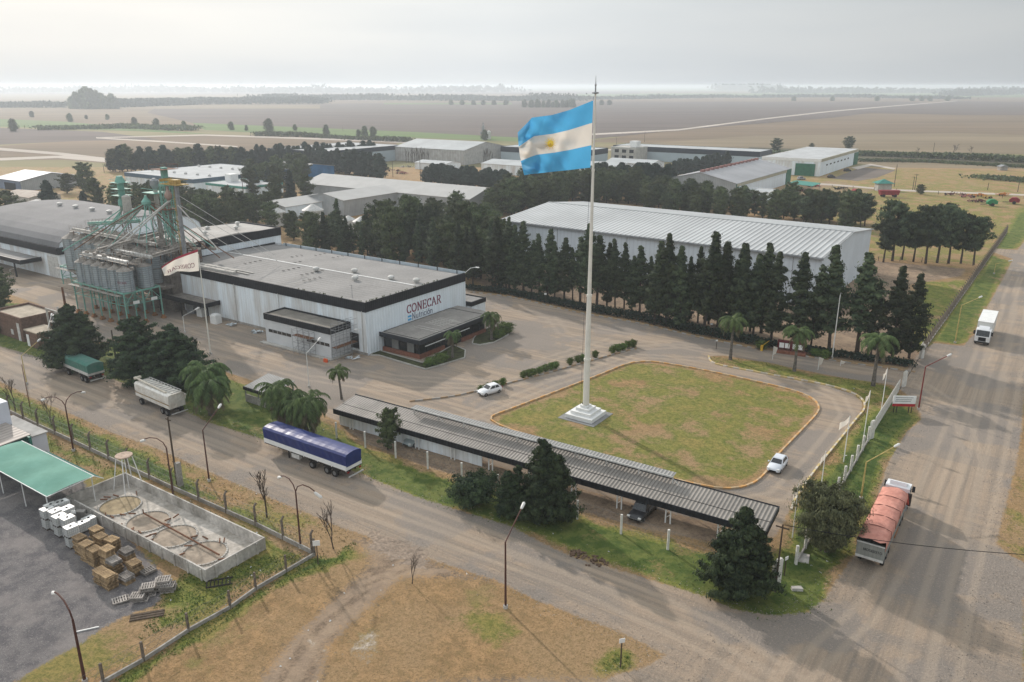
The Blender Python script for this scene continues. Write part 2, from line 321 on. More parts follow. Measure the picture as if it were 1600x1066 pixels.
def terrain_material():
    m = bpy.data.materials.new('terrain'); m.use_nodes = True; nt = m.node_tree
    b = nt.nodes['Principled BSDF']; b.inputs['Roughness'].default_value = .92; b.inputs['Specular IOR Level'].default_value = .12
    tc = N(nt, 'ShaderNodeTexCoord'); ob = tc.outputs['Object']
    a1 = N(nt, 'ShaderNodeAttribute', attribute_name='zones'); a2 = N(nt, 'ShaderNodeAttribute', attribute_name='zones_b')
    s1 = N(nt, 'ShaderNodeSeparateColor'); L(nt, a1.outputs['Color'], s1.inputs[0])
    s2 = N(nt, 'ShaderNodeSeparateColor'); L(nt, a2.outputs['Color'], s2.inputs[0])
    def noise(scale, det=5, rough=.6, sc3=(1,1,1), rot=0):
        mp = N(nt, 'ShaderNodeMapping'); mp.inputs['Scale'].default_value = sc3; mp.inputs['Rotation'].default_value = (0,0,rot); L(nt, ob, mp.inputs[0])
        n = N(nt, 'ShaderNodeTexNoise'); n.inputs['Scale'].default_value = scale; n.inputs['Detail'].default_value = det; n.inputs['Roughness'].default_value = rough
        L(nt, mp.outputs[0], n.inputs['Vector']); return n.outputs['Fac']
    def rng(x, a, b_, c=0, d=1, smooth=True):
        r = N(nt, 'ShaderNodeMapRange'); r.interpolation_type = 'SMOOTHSTEP' if smooth else 'LINEAR'
        r.inputs[1].default_value = a; r.inputs[2].default_value = b_; r.inputs[3].default_value = c; r.inputs[4].default_value = d; L(nt, x, r.inputs[0]); return r.outputs[0]
    def mixc(f, a, b_, bt='MIX'):
        x = N(nt, 'ShaderNodeMix', data_type='RGBA', blend_type=bt)
        if isinstance(f, (int, float)): x.inputs[0].default_value = f
        else: L(nt, f, x.inputs[0])
        for v, i in ((a, 6), (b_, 7)):
            if isinstance(v, tuple): x.inputs[i].default_value = (*v, 1)
            else: L(nt, v, x.inputs[i])
        return x.outputs[2]
    def math_(op, a, b_=None):
        x = N(nt, 'ShaderNodeMath', operation=op)
        for v, i in ((a, 0), (b_, 1)):
            if v is None: continue
            if isinstance(v, (int, float)): x.inputs[i].default_value = v
            else: L(nt, v, x.inputs[i])
        return x.outputs[0]
    n_fine = noise(5.0, 8, .75); n_mid = noise(.55, 7, .65); n_big = noise(.07, 5, .6); n_grit = noise(14, 4, .8); n_tuft = noise(1.7, 6, .8)
    n_fib = noise(9, 6, .8, (1,1,1), .9); a3 = N(nt, 'ShaderNodeAttribute', attribute_name='tracks')
    n_pat = noise(.18, 6, .65, (1,1,1), .6)
    # dry winter grass: straw, brown and a little green
    dry = mixc(rng(n_mid, .40, .60), (0.450,0.278,0.137), (0.295,0.187,0.091))
    dry = mixc(rng(n_pat, .55, .70), dry, (0.217,0.203,0.060))
    dry = mixc(rng(n_big, .38, .60), dry, (0.387,0.258,0.141))
    dry = mixc(rng(n_tuft, .42, .62, .0, .5), dry, (0.163,0.125,0.053))
    dry = mixc(rng(n_fine, .48, .60, 0, .45), dry, (0.116,0.084,0.042)); dry = mixc(rng(n_fib, .54, .66, 0, .5), dry, (0.620,0.420,0.235))  # fine dark specks paint small shadows into the straw
    # green grass
    grn = mixc(rng(n_mid, .40, .60), (0.130,0.173,0.033), (0.232,0.243,0.054))
    grn = mixc(rng(n_pat, .47, .66), grn, (0.331,0.256,0.087))
    grn = mixc(rng(n_tuft, .42, .62, 0, .65), grn, (0.077,0.109,0.024))
    grn = mixc(rng(n_fine, .50, .62, 0, .45), grn, (0.049,0.070,0.020)); grn = mixc(rng(n_fib, .54, .66, 0, .5), grn, (0.366,0.333,0.109))  # dark flecks are small shadows between tufts, put into the colour
    grn = mixc(rng(s1.outputs[1], .72, .92), grn, mixc(rng(n_mid, .42, .58), (.060,.100,.024), (.125,.158,.042)))  # lusher turf on green verges; shade near the conifers is partly painted in
    # packed gravel of the roads and the yard
    tr_u = noise(1.0, 6, .7, (.022,1.1,1)); tr_v = noise(1.0, 6, .7, (1.1,.022,1))
    tr = mixc(s2.outputs[0], tr_u, tr_v)
    tw = noise(.09, 6, .62, (.5,1.6,1))
    grv = mixc(rng(tr, .42, .58), (0.432,0.333,0.247), (0.324,0.262,0.205))
    grv = mixc(rng(n_big, .44, .50), (0.297,0.256,0.220), grv)
    grv = mixc(rng(tw, .50, .58, 0, .6), grv, (0.265,0.234,0.205))
    grv = mixc(rng(tr, .53, .66, 0, .30), grv, (0.232,0.200,0.167))
    grv = mixc(rng(n_grit, .44, .62, 0, .42), grv, (0.146,0.124,0.103))
    grv = mixc(rng(n_fine, .52, .64, 0, .45), grv, (0.562,0.460,0.355))
    grv = mixc(rng(a3.outputs['Fac'], .15, .9, 0, .34), grv, (0.497,0.399,0.304))
    # dark crushed stone
    lot = mixc(rng(n_mid, .40, .60), (0.155,0.145,0.149), (0.241,0.224,0.218)); lot = mixc(rng(n_grit, .45, .60, 0, .7), lot, (0.063,0.060,0.063))
    lot = mixc(rng(n_fine, .54, .64, 0, .6), lot, (0.460,0.425,0.402)); lot = mixc(rng(n_pat, .47, .62, 0, .55), lot, (0.299,0.270,0.253))
    # bare earth
    drt = mixc(rng(n_mid, .40, .60), (.350,.255,.175), (.250,.182,.130)); drt = mixc(rng(n_tuft, .44, .62, 0, .6), drt, (.115,.09,.062))
    drt = mixc(rng(n_pat, .48, .62, 0, .6), drt, (.42,.31,.21)); drt = mixc(rng(n_fine, .5, .62, 0, .4), drt, (.10,.08,.06))
    drt = mixc(rng(a3.outputs['Fac'], .2, .9, 0, .45), drt, (.44,.33,.235))
    chk = mixc(rng(n_fine, .42, .58), (.62,.53,.44), (.33,.27,.21))
    warp = math_('ADD', math_('MULTIPLY', math_('SUBTRACT', n_fine, .5), .55), math_('MULTIPLY', math_('SUBTRACT', n_tuft, .5), .9))
    warp2 = math_('ADD', math_('MULTIPLY', warp, .7), math_('MULTIPLY', math_('SUBTRACT', n_pat, .5), 2.2))
    def wt(sock, wp=warp, lo=.40, hi=.60): return rng(math_('ADD', sock, math_('MULTIPLY', wp, math_('GREATER_THAN', sock, .01))), lo, hi)
    c = mixc(wt(s1.outputs[1], warp2, .3, .7), dry, grn)
    c = mixc(wt(s1.outputs[2]), c, drt)
    c = mixc(wt(s2.outputs[2], warp2), c, chk)
    c = mixc(wt(s2.outputs[1]), c, lot)
    c = mixc(wt(s1.outputs[0]), c, grv)
    L(nt, c, b.inputs['Base Color'])
    bp = N(nt, 'ShaderNodeBump'); bp.inputs['Strength'].default_value = .9; bp.inputs['Distance'].default_value = .22
    L(nt, math_('ADD', n_fine, math_('MULTIPLY', n_tuft, 1.1)), bp.inputs['Height']); L(nt, bp.outputs[0], b.inputs['Normal'])
    return m
TM = terrain_material()

def pair(*pts, g=1.9, w=.50):
    # two wheel ruts either side of a driven line
    P = [G(*p) for p in pts]; out = []
    for s_ in (-g/2, g/2):
        q_ = []
        for i, p in enumerate(P):
            a_, b_ = P[max(0,i-1)], P[min(len(P)-1,i+1)]; l_ = math.dist(a_, b_) or 1; q_.append(toPx(p[0]-(b_[1]-a_[1])/l_*s_, p[1]+(b_[0]-a_[0])/l_*s_))
        out.append((w, q_))
    return out
def toPx(x, y):
    zc = y*CP+CAMH*SP; u_ = y*SP-CAMH*CP; return (800+FPX*x/zc, 533-FPX*u_/zc)
TRACKS = (pair((668,890),(610,925),(560,975),(520,1040),(500,1100)) + pair((660,885),(580,915),(500,975),(440,1050),(410,1110)) + pair((700,900),(640,905),(560,935),(480,1000),(430,1090)) + pair((640,880),(600,940),(590,1000),(600,1100))
 + pair((0,575),(120,620),(260,675),(400,730),(560,795),(720,850),(880,905),(1040,975),(1200,1060)) + pair((0,560),(140,610),(300,668),(480,735),(640,792),(820,860),(1000,930),(1120,985),(1260,1080))
 + pair((1585,420),(1560,560),(1530,700),(1490,840),(1440,1000),(1420,1090)) + pair((1600,440),(1580,600),(1545,760),(1500,930),(1470,1090)) + pair((1550,500),(1510,620),(1460,740),(1420,850),(1350,960),(1240,1060)) + pair((1440,600),(1500,640),(1520,720),(1490,850))
 + pair((1430,590),(1330,575),(1200,558),(1080,540),(980,545),(900,580),(800,600),(700,595),(620,590),(480,570),(380,545),(280,505),(150,460),(0,425)) + pair((1400,585),(1250,565),(1100,548),(960,520),(850,500),(780,480),(740,462)) + pair((960,530),(860,560),(820,590),(740,610),(600,608),(480,590),(380,560),(250,520))
 + pair((1200,556),(1050,535),(940,540),(880,520),(860,495)) + pair((760,640),(860,600),(1000,556),(1100,562),(1240,592),(1310,622),(1325,650),(1270,720),(1215,775),(1150,785),(1000,755),(860,712),(760,680),(730,655),(760,640)) + pair((700,640),(760,662),(900,715)) )
def patch(ylo, yhi, step, zz=0.0):
    # cells of the site grid whose centre stands between two distances from the camera
    ext = yhi * 1.25
    us = np.arange(math.floor(-ext*1.25/step)*step, ext*.9, step); vs = np.arange(math.floor((ylo*.4-60)/step)*step, ext*1.35, step)
    cu, cv = np.meshgrid(us + step/2, vs + step/2, indexing='ij')
    x = cu*E1[0] + cv*E2[0]; y = cu*E1[1] + cv*E2[1]
    keep = (y >= ylo) & (y < yhi) & (np.abs(x) < .72*y + 26)
    ii, jj = np.nonzero(keep)
    NV = len(vs) + 1
    ids = np.stack([ii*NV+jj, (ii+1)*NV+jj, (ii+1)*NV+jj+1, ii*NV+jj+1], 1)
    uq, inv = np.unique(ids, return_inverse=True); inv = inv.reshape(ids.shape)
    VX = us[0] + (uq // NV) * step; VY = vs[0] + (uq % NV) * step
    w = .8 if step < .7 else step * .8
    s = lambda k, ww=w: soft(Z[k], VX, VY, ww)
    lawn = s('lawn', .35 if step < 1 else .6); strip = s('strip', .35 if step < 1 else .6)
    grav = np.maximum(np.maximum(s('road_d'), s('road_r')), s('yard'))
    grav = grav * (1 - lawn) * (1 - strip) * (1 - s('carpark'))
    green = np.zeros_like(grav)
    for k, a in (('east', .92), ('mfield', .50), ('mid_l', .36), ('mid_r', .44), ('lawn', .58), ('strip', .66), ('verge', .86), ('verge_r', .85), ('verge_r2', .85), ('green_e', .72), ('green_l', .92), ('verge_f', .40), ('green_in', .74), ('green_in2', .72), ('plant_in', .38), ('fence_green', 1.0), ('grass_r', .40), ('grass_r2', .52), ('weed', 1), ('weed2', .5)):
        green = np.maximum(green, s(k, 1.2) * a)
    dirt = np.maximum(np.maximum(s('track', 2.2) * .85, s('track2', 2)*.75), np.maximum(np.maximum(s('dirt_n', 1.5)*.8, s('carpark')*.95), s('machines', 3)*.5)) * (1 - strip)
    lot = s('lot', 1.0); chalk = s('chalk', 3) * .30; dirr = s('road_r', 6.0)
    trk = np.zeros_like(grav)
    for w_, pts in TRACKS:
        pl = [U(*p) for p in pts]; d = np.full(VX.shape, 1e9)
        for (x1, y1), (x2, y2) in zip(pl[:-1], pl[1:]):
            dx, dy = x2-x1, y2-y1; t = np.clip(((VX-x1)*dx+(VY-y1)*dy)/(dx*dx+dy*dy+1e-9), 0, 1); d = np.minimum(d, (VX-x1-t*dx)**2+(VY-y1-t*dy)**2)
        trk = np.maximum(trk, np.clip(1.25-np.sqrt(d)/w_, 0, 1))
    dirt = np.maximum(dirt, trk*(1-grav)*.40*(1-lawn)*(1-strip)*(1-lot))
    cx = us[ii] + step/2; cy = vs[jj] + step/2
    zone = np.zeros(len(ii), int)
    for k, n in (('yard', 2), ('road_d', 1), ('road_r', 1), ('lawn', 3), ('strip', 4), ('verge', 4), ('verge_r', 4), ('verge_r2', 4)):
        pz = inpoly(Z[k], cx, cy)
        if k == 'verge': pz &= ~((zone == 2) | (zone == 1))
        zone[pz] = n
    zone[inpoly(Z['lot'], cx, cy)] = 5
    for z, nm in ((0, 'ground'), (1, 'road'), (2, 'yard'), (3, 'lawn'), (4, 'grass_verge'), (5, 'stone_lot')):
        f = inv[zone == z]
        if not len(f): continue
        u2, i2 = np.unique(f, return_inverse=True); i2 = i2.reshape(f.shape)
        me = bpy.data.meshes.new(nm); nv = len(u2); nf = len(i2)
        me.vertices.add(nv); co = np.zeros((nv, 3), np.float32); co[:, 0] = VX[u2]; co[:, 1] = VY[u2]; me.vertices.foreach_set('co', co.ravel())
        me.loops.add(nf*4); me.loops.foreach_set('vertex_index', i2.ravel().astype(np.int32))
        me.polygons.add(nf); me.polygons.foreach_set('loop_start', np.arange(0, nf*4, 4, dtype=np.int32)); me.polygons.foreach_set('loop_total', np.full(nf, 4, np.int32))
        me.update(calc_edges=True); me.validate()
        for an, chs in (('zones', (grav, green, dirt)), ('zones_b', (dirr, lot, chalk))):
            at = me.attributes.new(an, 'FLOAT_COLOR', 'POINT'); d = np.ones((nv, 4), np.float32)
            for q, ch in enumerate(chs): d[:, q] = ch[u2]
            at.data.foreach_set('color', d.ravel())
        at = me.attributes.new('tracks', 'FLOAT', 'POINT'); at.data.foreach_set('value', trk[u2].astype(np.float32)); me.materials.append(TM)
        o = bpy.data.objects.new(nm, me); col.objects.link(o); o.rotation_euler = (0, 0, A0); o.location.z = zz; tag(o, kind='structure')
patch(44, 118, .4); patch(116.6, 250, .8, -.012); patch(246, 470, 2.0, -.024)

# base sheet to the horizon, in rings that get coarser
def flat(name, poly, z, m, kind='structure'):
    me = bpy.data.meshes.new(name); me.from_pydata([(p[0], p[1], z) for p in poly], [], [tuple(range(len(poly)))]); me.materials.append(m)
    o = bpy.data.objects.new(name, me); col.objects.link(o); tag(o, kind=kind); return o
def field(name, c, c2, var_scale=.004, rows=None):
    if name in MATS: return MATS[name]
    m = mat(name, c, rough=.95, scale=var_scale, c2=c2, fine=.0, spec=.05, aniso=(1, 3.0, 1)); nt = m.node_tree
    tc = nt.nodes['Texture Coordinate']; b = nt.nodes['Principled BSDF']; src = b.inputs['Base Color'].links[0].from_socket
    mp = N(nt, 'ShaderNodeMapping'); mp.inputs['Rotation'].default_value = (0,0,rows if rows is not None else .6); mp.inputs['Scale'].default_value = (.02,.35,1)
    n2 = N(nt, 'ShaderNodeTexNoise'); n2.inputs['Scale'].default_value = .12; n2.inputs['Detail'].default_value = 9; n2.inputs['Roughness'].default_value = .75
    L(nt, tc.outputs['Object'], mp.inputs[0]); L(nt, mp.outputs[0], n2.inputs['Vector'])
    mr = N(nt, 'ShaderNodeMapRange'); mr.inputs[1].default_value = .35; mr.inputs[2].default_value = .65; mr.inputs[3].default_value = .82; mr.inputs[4].default_value = 1.15
    L(nt, n2.outputs['Fac'], mr.inputs[0])
    mm = N(nt, 'ShaderNodeMix', data_type='RGBA', blend_type='MULTIPLY'); mm.inputs[0].default_value = 1
    L(nt, src, mm.inputs[6]); L(nt, mr.outputs[0], mm.inputs[7]); L(nt, mm.outputs[2], b.inputs['Base Color'])
    return m
F_olive = field('field_olive', (.235,.200,.105), (.165,.160,.075)); F_tan = field('field_tan', (.205,.150,.098), (.150,.112,.076))
F_brown = field('field_brown', (.135,.106,.092), (.105,.084,.074)); F_green = field('field_green', (.115,.175,.055), (.13,.17,.07))
F_grey = field('field_grey', (.15,.125,.11), (.21,.18,.15)); F_path = field('field_path', (.50,.44,.38), (.40,.35,.30)); F_straw = field('field_straw', (.24,.19,.125), (.185,.145,.095))
F_scrub = field('field_scrub', (.085,.085,.05), (.12,.10,.07))
flat('ground', [(-40000, -1000), (40000, -1000), (40000, 40000), (-40000, 40000)], -.25, F_tan)
def fld(nm, m, z, *px): return flat(nm, [G(*p) for p in px], z, m)
# middle distance
fld('field', F_olive, -.10, (-300,420),(-300,190),(1900,232),(1900,420))
fld('field', F_straw, -.08, (1240,262),(1620,268),(1620,297),(1300,290))
fld('field', F_olive, -.07, (1300,278),(1480,262),(1600,272),(1600,288),(1360,300))
fld('field', F_tan, -.05, (-300,262),(0,262),(170,258),(330,262),(620,228),(620,216),(320,210),(150,218),(0,228),(-300,240))
fld('field', F_olive, -.04, (-300,276),(0,278),(180,272),(180,256),(100,250),(0,250),(-300,252))
fld('field', F_brown, -.045, (-300,230),(0,226),(130,220),(250,218),(160,206),(0,200),(-300,196))
fld('dirt_track', F_path, .0, (-300,250),(0,247),(100,243),(190,252),(180,255),(90,247),(0,251),(-300,256))
fld('dirt_track', F_path, .0, (-300,240),(0,235),(90,242),(170,250),(175,248),(100,239),(0,231),(-300,234))
fld('dirt_track', F_path, .0, (150,216),(320,212),(600,222),(770,232),(1000,236),(1000,234),(770,229.5),(600,219),(320,210.3),(150,214.5))
fld('dirt_track', F_path, .0, (150,216.5),(250,222),(370,230),(372,228.5),(250,220.3),(155,215))
fld('field', F_green, -.03, (-300,196),(0,198),(160,203),(330,210),(100,190),(0,186),(-300,184))
fld('field', F_green, -.03, (320,203),(500,213),(620,214),(880,224),(880,218),(640,205),(420,197),(300,192))
fld('field', F_brown, -.02, (300,192),(420,197),(640,206),(900,220),(1060,203),(1300,184),(1480,162),(1320,155),(700,160),(250,165),(230,176))
fld('field', F_tan, -.015, (900,222),(1060,205),(1300,186),(1480,163),(1900,170),(1900,245),(1300,232),(1180,226))
fld('field', F_straw, -.010, (930,230),(1180,212),(1500,208),(1900,222),(1900,246),(1300,236))
fld('field', F_brown, -.012, (1340,176),(1490,158),(1900,163),(1900,180),(1500,180))
fld('dirt_track', F_path, .02, (925,211.3),(1060,204.2),(1200,186.0),(1300,174.6),(1400,166),(1495,158.2),(1495,157.6),(1400,164.8),(1300,173.2),(1200,184.3),(1060,202),(925,209))
fld('field', F_scrub, -.008, (1170,246),(1360,250),(1600,262),(1900,268),(1900,252),(1600,246),(1340,236),(1170,230))
fld('dirt_track', F_path, .02, (1180,284.5),(1300,290),(1400,298.5),(1600,306),(1800,314),(1800,311),(1600,303.6),(1400,296),(1300,287.5),(1180,281))
fld('field', F_straw, -.02, (1290,250),(1450,252),(1600,258),(1600,264),(1400,262))
fld('dirt_track', F_path, .015, (1330,262),(1360,256),(1400,263),(1396,265),(1362,259),(1340,265))
fld('field', F_grey, .01, (1300,279),(1345,262),(1400,266),(1370,278),(1340,283))
# far fields
for (x0, x1, y0, y1, m) in ((-400,900,157,149,F_straw),(900,2000,152,146,F_green),(-400,500,170,164,F_straw),(-400,1000,147,142,F_brown),(1000,2000,146,142.5,F_tan),(-400,2000,141.5,138.5,F_green),(500,1400,159,154,F_tan),(600,800,163,161,F_green)):
    FZ = FZ + .004 if 'FZ' in globals() else .0
    fld('field', m, FZ, (x0,y0),(x1,y0),(x1,y1),(x0,y1))
# ================================================================ BUILDINGS
def ribmat(name, c, pitch=.9, depth=.04, dark=.8, ax=0, **k):
    k.setdefault('rough', .55); k.setdefault('var', .08); k.setdefault('scale', .25)
    return mat(name, c, stripe=(ax, pitch, depth, dark), **k)
M_wallx = ribmat('white_rib_x', (.80,.86,.90), .7, .05, .92, 0, c2=(.57,.55,.52), scale=.5, aniso=(1,1,.15))
M_wally = ribmat('white_rib_y', (.80,.87,.92), .7, .05, .93, 1, c2=(.70,.75,.78), scale=.5, aniso=(1,1,.15))
M_greyx = ribmat('grey_rib_x', (.40,.41,.41), .8, .05, .85, 0, c2=(.30,.31,.31)); M_greyy = ribmat('grey_rib_y', (.40,.41,.41), .8, .05, .85, 1, c2=(.30,.31,.31))
M_black = mat('black_fascia', (.020,.022,.027), .5, .2, 1, stripe=(0,.5,.02,.8)); M_blacky = mat('black_fascia_y', (.020,.022,.027), .5, .2, 1, stripe=(1,.5,.02,.8))
M_roofc = mat('dusty_roof', (.27,.26,.25), .85, .1, .12, c2=(.205,.20,.192), fine=.12, stripe=(1,1.1,.03,.93))
M_roofx = mat('dusty_roof_x', (.185,.183,.185), .85, .1, .12, c2=(.145,.145,.148), fine=.12, stripe=(0,1.1,.03,.93))
M_zinc = mat('zinc_roof', (.45,.47,.47), .5, .1, .1, c2=(.36,.37,.37), stripe=(0,1.0,.05,.80)); M_zincy = mat('zinc_roof_y', (.45,.47,.47), .5, .1, .1, c2=(.36,.37,.37), stripe=(1,1.0,.05,.80))
M_zinc2 = mat('zinc_striped', (.48,.495,.495), .5, .1, .06, c2=(.38,.39,.39), stripe=(0,1.25,.08,.50))
M_conc = mat('concrete', (.36,.34,.31), .9, .2, .5, c2=(.22,.205,.185), fine=.15, bump=.02); M_concl = mat('concrete_light', (.46,.44,.40), .9, .15, .4, c2=(.33,.31,.285), fine=.15)
M_white = mat('white_paint', (.76,.76,.74), .5, .06, 1); M_whited = mat('white_worn', (.58,.57,.54), .6, .15, 1.5)
M_glass = mat('dark_glass', (.018,.022,.026), .12, .2, 1, spec=.6); M_dark = mat('dark_opening', (.012,.012,.014), .8)
M_brick = mat('red_brick', (.27,.115,.075), .9, .15, 2.0, c2=(.19,.085,.06), fine=.15, stripe=(2,.22,.01,.8)); M_brickd = mat('brown_brick', (.185,.115,.085), .9, .15, 1.5, c2=(.12,.08,.062), fine=.2, stripe=(2,.22,.01,.75))
M_steelg = mat('green_steel', (.19,.41,.34), .65, .15, 1, c2=(.16,.31,.26)); M_galv = mat('galvanised', (.36,.40,.42), .42, .12, .4, metal=.35, c2=(.25,.29,.31), stripe=(2,.42,.04,.8))
M_dust = mat('dusty_metal', (.33,.30,.265), .8, .2, .8, c2=(.19,.17,.15), fine=.2); M_rust = mat('rust', (.19,.09,.05), .85, .3, 1.5, c2=(.10,.055,.035)); M_yel = mat('yellow_steel', (.48,.32,.09), .6, .2, 1)
M_steel = mat('grey_steel', (.30,.31,.32), .5, .15, 1, metal=.3); M_greend = mat('green_door', (.028,.15,.085), .6, .15, .6, stripe=(0,.5,.03,.85)); M_blue = mat('blue_sheet', (.05,.16,.32), .6, .15, 1)
M_teal = mat('teal_band', (.06,.26,.21), .6, .15, 1); M_orange = mat('orange_paint', (.62,.24,.06), .6, .2, 2); M_kerb = mat('kerb_yellow', (.60,.33,.12), .8, .2, 1.5, c2=(.42,.26,.13)); M_kerbw = mat('kerb_white', (.62,.56,.46), .8, .2, 1.5)
M_red = mat('red_paint', (.42,.03,.035), .5, .15, 1); M_wood = mat('weathered_wood', (.10,.075,.055), .9, .2, 3)
M_soil = mat('roof_grit', (.20,.175,.15), .95, .2, .8, fine=.3)

def root(name, label, cat, u, v, group=None, rot=None, z=0):
    x, y = W(u, v); return thing(name, label, cat, x, y, z, A0 if rot is None else rot, group)
def part(mb, name, m, par, **k): return mb.build(name, m, par, **k)
def gable(name, label, cat, u0, v0, u1, v1, h, rh, wx=None, wy=None, roof=None, axis=0, group=None, over=.35, ridge=.5, rot=None, rootxy=None):
    """shed with a pitched roof; axis 0: ridge along u, 1: ridge along v. Built in local metres from its near-left corner"""
    t = root(name, label, cat, u0, v0, group, rot)
    if rootxy: t.location = (*rootxy, 0)
    w, d = u1-u0, v1-v0; wx = wx or M_wallx; wy = wy or M_wally
    f = MB()
    if axis == 0:
        r = d*ridge; prof = [(0,0),(d,0),(d,h),(r,rh),(0,h)]
        f.add([(0,0,0),(w,0,0),(w,0,h),(0,0,h)], [(0,1,2,3)], 0); f.add([(0,d,0),(w,d,0),(w,d,h),(0,d,h)], [(3,2,1,0)], 0)
        for x, o in ((0,1),(w,0)): f.add([(x,p,z) for p, z in prof], [tuple(range(5)) if not o else (4,3,2,1,0)], 1)
        part(f, 'wall', [wx, wy], t, fix=False)
        sl = (rh-h)/r; sl2 = (rh-h)/(d-r); q = MB(); th = .12
        q.extr([(-over,h-sl*over+.03),(r,rh+.03),(d+over,h-sl2*over+.03),(d+over,h-sl2*over+.03+th),(r,rh+.03+th),(-over,h-sl*over+.03+th)], 0, -over, w+over)
        part(q, 'roof', roof or M_zinc, t)
    else:
        r = w*ridge; prof = [(0,0),(w,0),(w,h),(r,rh),(0,h)]
        f.add([(0,0,0),(0,d,0),(0,d,h),(0,0,h)], [(3,2,1,0)], 1); f.add([(w,0,0),(w,d,0),(w,d,h),(w,0,h)], [(0,1,2,3)], 1)
        for y, o in ((0,0),(d,1)): f.add([(p,y,z) for p, z in prof], [tuple(range(5)) if not o else (4,3,2,1,0)], 0)
        part(f, 'wall', [wx, wy], t, fix=False)
        sl = (rh-h)/r; sl2 = (rh-h)/(w-r); q = MB(); th = .12
        q.extr([(-over,h-sl*over+.03),(r,rh+.03),(w+over,h-sl2*over+.03),(w+over,h-sl2*over+.03+th),(r,rh+.03+th),(-over,h-sl*over+.03+th)], 1, -over, d+over)
        part(q, 'roof', roof or M_zincy, t)
    return t
def flatbox(name, label, cat, u0, v0, u1, v1, h, fh=1.2, drop=.35, group=None, wx=None, wy=None, roof=None, fm=None, crown=0, sides='nsew', fout=.12, rot=None):
    """box hall with a dark fascia band round a sunk roof"""
    t = root(name, label, cat, u0, v0, group, rot); w, d = u1-u0, v1-v0; wx = wx or M_wallx; wy = wy or M_wally
    f = MB(); z = h - .1
    f.add([(0,0,0),(w,0,0),(w,0,z),(0,0,z),(0,d,0),(w,d,0),(w,d,z),(0,d,z)], [(0,1,2,3),(7,6,5,4)], 0)
    f.add([(0,0,0),(w,0,0),(w,0,z),(0,0,z),(0,d,0),(w,d,0),(w,d,z),(0,d,z)], [(1,5,6,2),(3,7,4,0)], 1)
    part(f, 'wall', [wx, wy], t, fix=False)
    q = MB(); zr = h - drop; q.extr([(.1,zr-.3),(d-.1,zr-.3),(d-.1,zr),(d/2,zr+crown),(.1,zr)], 0, .1, w-.1); part(q, 'roof', roof or M_roofc, t)
    b = MB(); o = fout; fm = fm or (M_black, M_blacky)
    if 's' in sides: b.box(-o, -o, h-fh, w+o, .12, h, 0)
    if 'n' in sides: b.box(-o, d-.12, h-fh, w+o, d+o, h, 0)
    if 'w' in sides: b.box(-o, .121, h-fh, .12, d-.121, h-.002, 1)
    if 'e' in sides: b.box(w-.12, .121, h-fh, w+o, d-.121, h-.002, 1)
    if sides: part(b, 'fascia', list(fm), t)
    return t

# ---- lettering: strokes laid as thin solid bars
def arc(cx, cy, rx, ry, a0, a1, n=10): return [(cx+rx*math.cos(R(a0+(a1-a0)*i/n)), cy+ry*math.sin(R(a0+(a1-a0)*i/n))) for i in range(n+1)]
GL = {
 'C': ([arc(.40,.5,.36,.47,50,310,14), [(.64,.72),(.66,.98)], [(.64,.05),(.66,.2)]], .72),
 'O': ([arc(.42,.5,.38,.48,0,360,18)], .88), 'N': ([[(.12,0),(.12,1)],[(.12,1),(.68,0)],[(.68,0),(.68,1)],[(0,1),(.2,1)],[(0,0),(.24,0)],[(.56,1),(.8,1)]], .84),
 'E': ([[(.12,0),(.12,1)],[(.0,1),(.6,1)],[(.0,0),(.62,0)],[(.12,.52),(.45,.52)],[(.6,1),(.6,.8)],[(.62,0),(.64,.22)],[(.45,.42),(.45,.62)]], .70),
 'A': ([[(.05,0),(.38,1)],[(.38,1),(.74,0)],[(.18,.36),(.6,.36)],[(-.05,0),(.16,0)],[(.62,0),(.86,0)]], .84),
 'R': ([[(.12,0),(.12,1)],[(0,1),(.4,1)]+arc(.4,.76,.22,.24,90,-90,8)+[(.12,.52)],[(.36,.52),(.7,0)],[(0,0),(.24,0)],[(.62,0),(.8,0)]], .80),
 'u': ([[(.1,.62),(.1,.2)]+arc(.3,.2,.2,.18,180,360,6)+[(.5,.62)],[(.5,.2),(.5,0)]], .60), 't': ([[(.2,.85),(.2,.1),(.34,.02)],[(.05,.62),(.36,.62)]], .42),
 'r': ([[(.1,0),(.1,.62)],[(.1,.45),(.25,.62),(.38,.58)]], .42), 'i': ([[(.1,0),(.1,.6)],[(.1,.76),(.1,.84)]], .22), 'c': ([arc(.28,.31,.24,.3,50,310,10)], .52),
 'o': ([arc(.28,.31,.25,.31,0,360,12)], .60), 'ó': ([arc(.28,.31,.25,.31,0,360,12),[(.26,.74),(.4,.94)]], .60), 'n': ([[(.1,0),(.1,.62)],[(.1,.42)]+arc(.3,.42,.2,.2,180,0,6)+[(.5,0)]], .60),
 'M': ([[(.08,0),(.08,1)],[(.08,1),(.42,.2)],[(.42,.2),(.76,1)],[(.76,1),(.76,0)]], .88), 'S': ([arc(.34,.74,.26,.24,40,250,8)+arc(.34,.26,.28,.26,70,-140,8)], .68), 'I': ([[(.15,0),(.15,1)]], .30),
 'T': ([[(.35,0),(.35,1)],[(0,1),(.7,1)]], .74), 'Ñ': ([[(.08,0),(.08,1)],[(.08,1),(.66,0)],[(.66,0),(.66,1)],[(.2,1.15),(.38,1.25),(.54,1.15)]], .78)}
